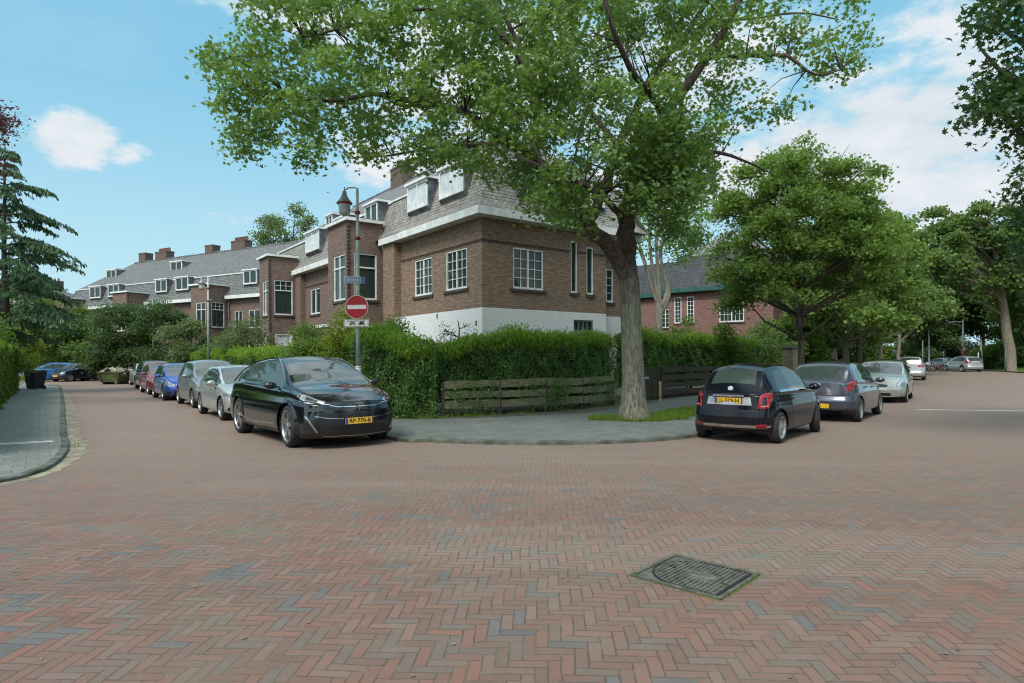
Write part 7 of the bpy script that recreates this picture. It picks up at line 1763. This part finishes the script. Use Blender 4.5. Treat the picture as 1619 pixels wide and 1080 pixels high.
# green skip with rubbish at the far left end
def skip():
    q = at(183, 600, 43.0); root = thing('waste_skip', 'olive green steel skip heaped with pale rubble at the end of the left street', 'skip', (q.x, 43.0, 0), math.radians(8))
    g = plain('skip_green', (.085,.11,.035), .7, .1, .3, 2.5, col2=(.045,.055,.02)); mb = MB(); Lb, Lt, h = .58, .76, .80
    P = [(-Lb,-.8,.16),(Lb,-.8,.16),(Lb,.8,.16),(-Lb,.8,.16),(-Lt,-.9,h),(Lt,-.9,h),(Lt,.9,h),(-Lt,.9,h)]
    for f in ((0,1,5,4),(1,2,6,5),(2,3,7,6),(3,0,4,7),(3,2,1,0)): mb.face([P[i] for i in f])
    mb.build('body', g, root)
    rb = MB()
    for a, b_ in (((-Lt,-.9),(Lt,-.9)),((Lt,-.9),(Lt,.9)),((Lt,.9),(-Lt,.9)),((-Lt,.9),(-Lt,-.9))): rb.bar((a[0],a[1],h+.02),(b_[0],b_[1],h+.02),.10,.09)
    rb.build('rim', g, root)
    for x in (-.5,.5): mb = MB(); mb.bar((x,-.86,.2),(x*1.25,-.95,h-.03),.10,.07); mb.build('rib', plain('skip_rib', (.05,.065,.03), .7), root)
    for x in (-.45,.45): mb = MB(); mb.box(x-.07,x+.07,-.7,.7,0,.15); mb.build('skid', M['black_trim'], root)
    r = np.random.default_rng(4); mb = MB()
    for k in range(34):
        c = (r.uniform(-.75,.75), r.uniform(-.8,.8), h-.05+r.random()*.16); a = r.normal(size=3); a /= np.linalg.norm(a); u = Vector(a).orthogonal().normalized(); w = Vector(a).cross(u); mb.obox(c, a, u, w, r.uniform(.1,.38), r.uniform(.06,.2), r.uniform(.03,.1))
    o = mb.build('rubble', plain('rubble', (.30,.26,.20), .9, 0, .4, 3, col2=(.10,.085,.07)), root)
skip()
def bin_():
    root = thing('wheelie_bin', 'dark purple grey wheelie bin with grey lid on the left pavement', 'bin', (-26.1, 34.3, .05), math.radians(-12))
    b_ = MB(); P = [(-.25,-.30,.04),(.25,-.30,.04),(.25,.24,.04),(-.25,.24,.04),(-.36,-.36,.95),(.36,-.36,.95),(.36,.36,.95),(-.36,.36,.95)]
    for f in ((0,1,5,4),(1,2,6,5),(2,3,7,6),(3,0,4,7),(3,2,1,0)): b_.face([P[i] for i in f])
    b_.build('body', plain('bin_purple', (.018,.014,.035), .5, 0, .2, 5), root); l = MB(); l.box(-.39,.39,-.39,.38,.952,1.0); l.box(-.33,.33,-.34,.33,1.0,1.05); l.build('lid', plain('bin_lid', (.05,.075,.06), .5, 0, .2, 5), root)
    for s in (-1,1): w = MB(); w.lathe([(.001,s*.035),(.10,s*.035),(.10,-s*.02),(.001,-s*.02)], 16, 'y', org=(s*0,0,0)); o = w.build('wheel', M['rubber'], root); o.location = (s*.33,.22,.10); o.rotation_euler = (0,0,math.pi/2)
    h = MB(); h.bar((-.28,.43,.97),(.28,.43,.97),.035); h.build('handle', M['black_trim'], root)
bin_()

# far end of the right street
def far_lamp():
    q = at(1523, 590, 70.); root = thing('street_lamp', 'white street lamp with long side arm at the far end of the right street', 'street lamp', (q.x, 70, .09)); w = M['sign_white']
    mb = MB(); mb.tube([(0,0,-.05),(0,0,5.6)], [.13,.09], 10); mb.build('pole', w, root, True)
    mb = MB(); mb.tube([(0,0,5.35),(-.9,0,5.35),(-1.75,0,5.32)], .06, 8); mb.tube([(0,0,4.9),(-.7,0,5.0),(-1.6,0,5.28)], .03, 6); mb.build('arm', w, root)
    mb = MB(); mb.lathe([(.05,5.65),(.12,5.55),(.30,5.30)], 12, org=(-1.9,0,0)); mb.build('lamp_hood', M['sign_back'], root, True); mb = MB(); mb.ellipsoid((-1.9,0,5.18),.26,.26,.24); mb.build('lamp_shade', M['opal'], root, True)
    s = thing('warning_sign', 'small red sign on the white lamp post at the end of the street', 'road sign', (q.x, 69.85, 2.45)); mb = MB(); mb.prism([(-.42,-.25),(.42,-.25),(0,.5)], -.02, .02); mb.build('plate', plain('far_sign_red', (.45,.10,.07), .5), s)
    mb = MB(); mb.prism([(-.22,-.16),(.22,-.16),(0,.24)], -.025, -.021); mb.build('white_field', M['sign_white'], s); mb = MB(); mb.prism([(-.3,-.75),(.3,-.75),(.0,-.3)], -.02, .02); mb.build('lower_plate', plain('far_sign_red2', (.35,.05,.04), .5), s)
    s = thing('round_sign', 'small white round sign just above the red sign on the far lamp post', 'road sign', (q.x-.1, 69.84, 3.4)); mb = MB(); mb.lathe([(.001,-.02),(.24,-.02),(.24,.02),(.001,.02)], 18, 'y'); mb.build('plate', M['sign_white'], s)
far_lamp()
def blue_sign():
    q = at(1551, 590, 66.); root = thing('sign_post', 'slanting blue and white parking sign post right of the pale grey estate car', 'sign post', (q.x, 66, .09)); mb = MB(); mb.tube([(.25,0,-.05),(0,0,3.0)], [.06,.05], 8); mb.build('pole', M['sign_back'], root, True)
    mb = MB(); mb.obox((-.05,-.08,2.6), Vector((1,.5,0)).normalized(), Vector((-.5,1,0)).normalized(), (0,0,1), .17, .02, .55); mb.build('white_panel', M['sign_white'], root); mb = MB(); mb.obox((-.05,-.08,3.35), Vector((1,.5,0)).normalized(), Vector((-.5,1,0)).normalized(), (0,0,1), .20, .02, .18); mb.build('blue_panel', M['sign_blue'], root)
blue_sign()
for px, Y, h, lab, m_ in ((1469, 68, 4.6, 'thin white pole beside the parked bicycles', 'sign_white'), (1459, 74, 3.4, 'shorter pale pole left of the thin white pole', 'post_grey'), (1590, 62, 2.6, 'dark green bollard like post in front of the thick leaning trunk', 'green_wood'), (1547, 64, 1.9, 'low grey post right beside the blue and white sign', 'post_grey')):
    q = at(px, 590, Y); root = thing('pole', lab, 'pole', (q.x, Y, .05)); mb = MB(); mb.tube([(0,0,-.05),(0,0,.6),(0,0,h)], [.09,.07,.055], 8); mb.build('shaft', M[m_], root, True); mb = MB(); mb.lathe([(.06,h),(.075,h+.02),(.05,h+.08),(.001,h+.09)], 8); mb.build('cap', M['sign_back'], root, True)
def bicycle(px, Y, a, lab, col):
    q = at(px, 590, Y); root = thing('bicycle', lab, 'bicycle', (q.x, Y, .0), a, 'bicycles parked at the far end of the right street')
    for x in (-.52,.52):
        w = MB(); n = 22
        pts = [(x+.33*math.cos(2*math.pi*k/n), 0, .34+.33*math.sin(2*math.pi*k/n)) for k in range(n+1)]; w.tube(pts, .022, 6, cap=False)
        for k in range(8): w.bar((x,0,.34),(x+.32*math.cos(math.pi*k/4),0,.34+.32*math.sin(math.pi*k/4)),.006)
        w.build('wheel', M['rubber'], root)
    f = MB()
    for a_, b_ in (((-.52,.34),(-.15,.32)),((-.52,.34),(-.22,.80)),((-.15,.32),(-.26,.92)),((-.15,.32),(.36,.78)),((-.22,.80),(.34,.86)),((.34,.95),(.52,.34)),((.34,.86),(.30,1.05))): f.bar((a_[0],0,a_[1]),(b_[0],0,b_[1]),.035)
    f.build('frame', col, root); s = MB(); s.box(-.38,-.12,-.07,.07,.93,.98); s.build('saddle', M['black_trim'], root); h = MB(); h.tube([(.18,-.26,1.02),(.30,-.15,1.08),(.30,.15,1.08),(.18,.26,1.02)], .016, 6); h.build('handlebar', M['chrome'], root); r_ = MB(); r_.box(-.75,-.38,-.07,.07,.74,.765); r_.build('carrier', M['black_trim'], root)
bicycle(1478, 64, math.radians(110), 'dark bicycle standing beside the silver car at the end of the street', M['gloss_black']); bicycle(1472, 66, math.radians(95), 'pale bicycle behind the dark one by the white pole', M['post_grey']); bicycle(1483, 62.5, math.radians(130), 'bicycle closest to the silver car with a red frame', M['lamp_red'])
# white delivery van and a dark van far down the street
def van(px, Y, ang, col, lab, L=5.2, W=1.95, H=2.4):
    q = at(px, 590, Y); a = math.radians(ang); root = thing('delivery_van', lab, 'van', (q.x, Y, 0), math.atan2(math.cos(a), math.sin(a)), 'vans far down the right street')
    prof = [(-L/2,.30),(L/2-.1,.28),(L/2,.5),(L/2-.05,.95),(L/2-.75,1.15),(L/2-1.45,H-.12),(L/2-1.75,H),(-L/2+.08,H),(-L/2,H-.1)]
    mb = MB(); mb.prism(prof, -W/2, W/2); o = mb.build('body', col, root, bevel=.08)
    g = MB(); g.face([(L/2-.80,-W/2+.12,1.20),(L/2-.80,W/2-.12,1.20),(L/2-1.42,W/2-.2,H-.2),(L/2-1.42,-W/2+.2,H-.2)]); 
    for v_ in range(len(g.v)): g.v[v_] = (g.v[v_][0]+.03, g.v[v_][1], g.v[v_][2]+.02)
    g.build('windscreen', M['car_glass'], root)
    b2 = MB(); b2.box(-L/2-.008,-L/2-.002,-W/2+.2,W/2-.2,1.25,1.85); b2.build('rear_window', M['rear_glass'], root)
    for s in (-1,1):
        sw = MB(); sw.face([(L/2-1.0,s*(W/2+.004),1.22),(L/2-1.9,s*(W/2+.004),1.22),(L/2-1.9,s*(W/2+.004),H-.45),(L/2-1.45,s*(W/2+.004),H-.45)]); sw.build('side_window', M['side_glass'], root)
        tl = MB(); tl.box(-L/2-.01,-L/2+.04,s*(W/2-.10)-.06,s*(W/2-.10)+.06,.9,1.5); tl.build('tail_light', M['tail_red'], root)
        for x in (-L/2+1.0, L/2-.95): wheel(root, x, s*(W/2-.12), .34, .2, s, 'five')
van(1418, 92, 34, PAINT['white'], 'white van with rounded roof seen above the silver saloon'); van(1383, 100, 34, PAINT['graphite'], 'grey van far down the street left of the white van', H=2.6)

# ivy creeping through and over the plank fence
def ivy():
    r = np.random.default_rng(17); P = np.array([(-1.82,16.45),(-.35,17.15),(.95,17.9),(2.1,18.85),(3.25,20.25)]); seg = np.hypot(*np.diff(P, axis=0).T); cum = np.concatenate([[0], np.cumsum(seg)])
    root = thing('ivy', 'ivy and hedge shoots hanging over the mossy plank fence', 'climbing plant', (-1.82, 16.45, .07)); C = []
    for _ in range(420):
        s = r.uniform(0, cum[-1]); k = math.sin(s*2.3)+.6*math.sin(s*5.1+1)
        if r.random() > .45+.4*k: continue
        x, y = np.interp(s, cum, P[:,0]), np.interp(s, cum, P[:,1]); z = r.uniform(.02, .85) if r.random() < .6 else r.uniform(.45, .95)
        C.append((x+1.82+r.normal(0,.05)+.06*r.choice([-1,1]), y-16.45+r.normal(0,.05)-.05, z))
    C = np.array(C); pos, tone = sprays(C, 16, .10, .8, 3, r.random(len(C))*.7); leaf_obj('leaves', pos, .07, T_OVAL, M['hedge_leaf'], root, .2, tone, 4)
    mb = MB()
    for i in range(0, len(C), 6): c = C[i]; mb.tube([(c[0], c[1]+.1, 0), (c[0]+.05, c[1]+.05, c[2]*.5), tuple(c)], [.008,.006,.003], 4, cap=False)
    mb.build('stems', M['twig'], root)
ivy()
print('objects', len(bpy.data.objects), 'polys', sum(len(m.polygons) for m in bpy.data.meshes))
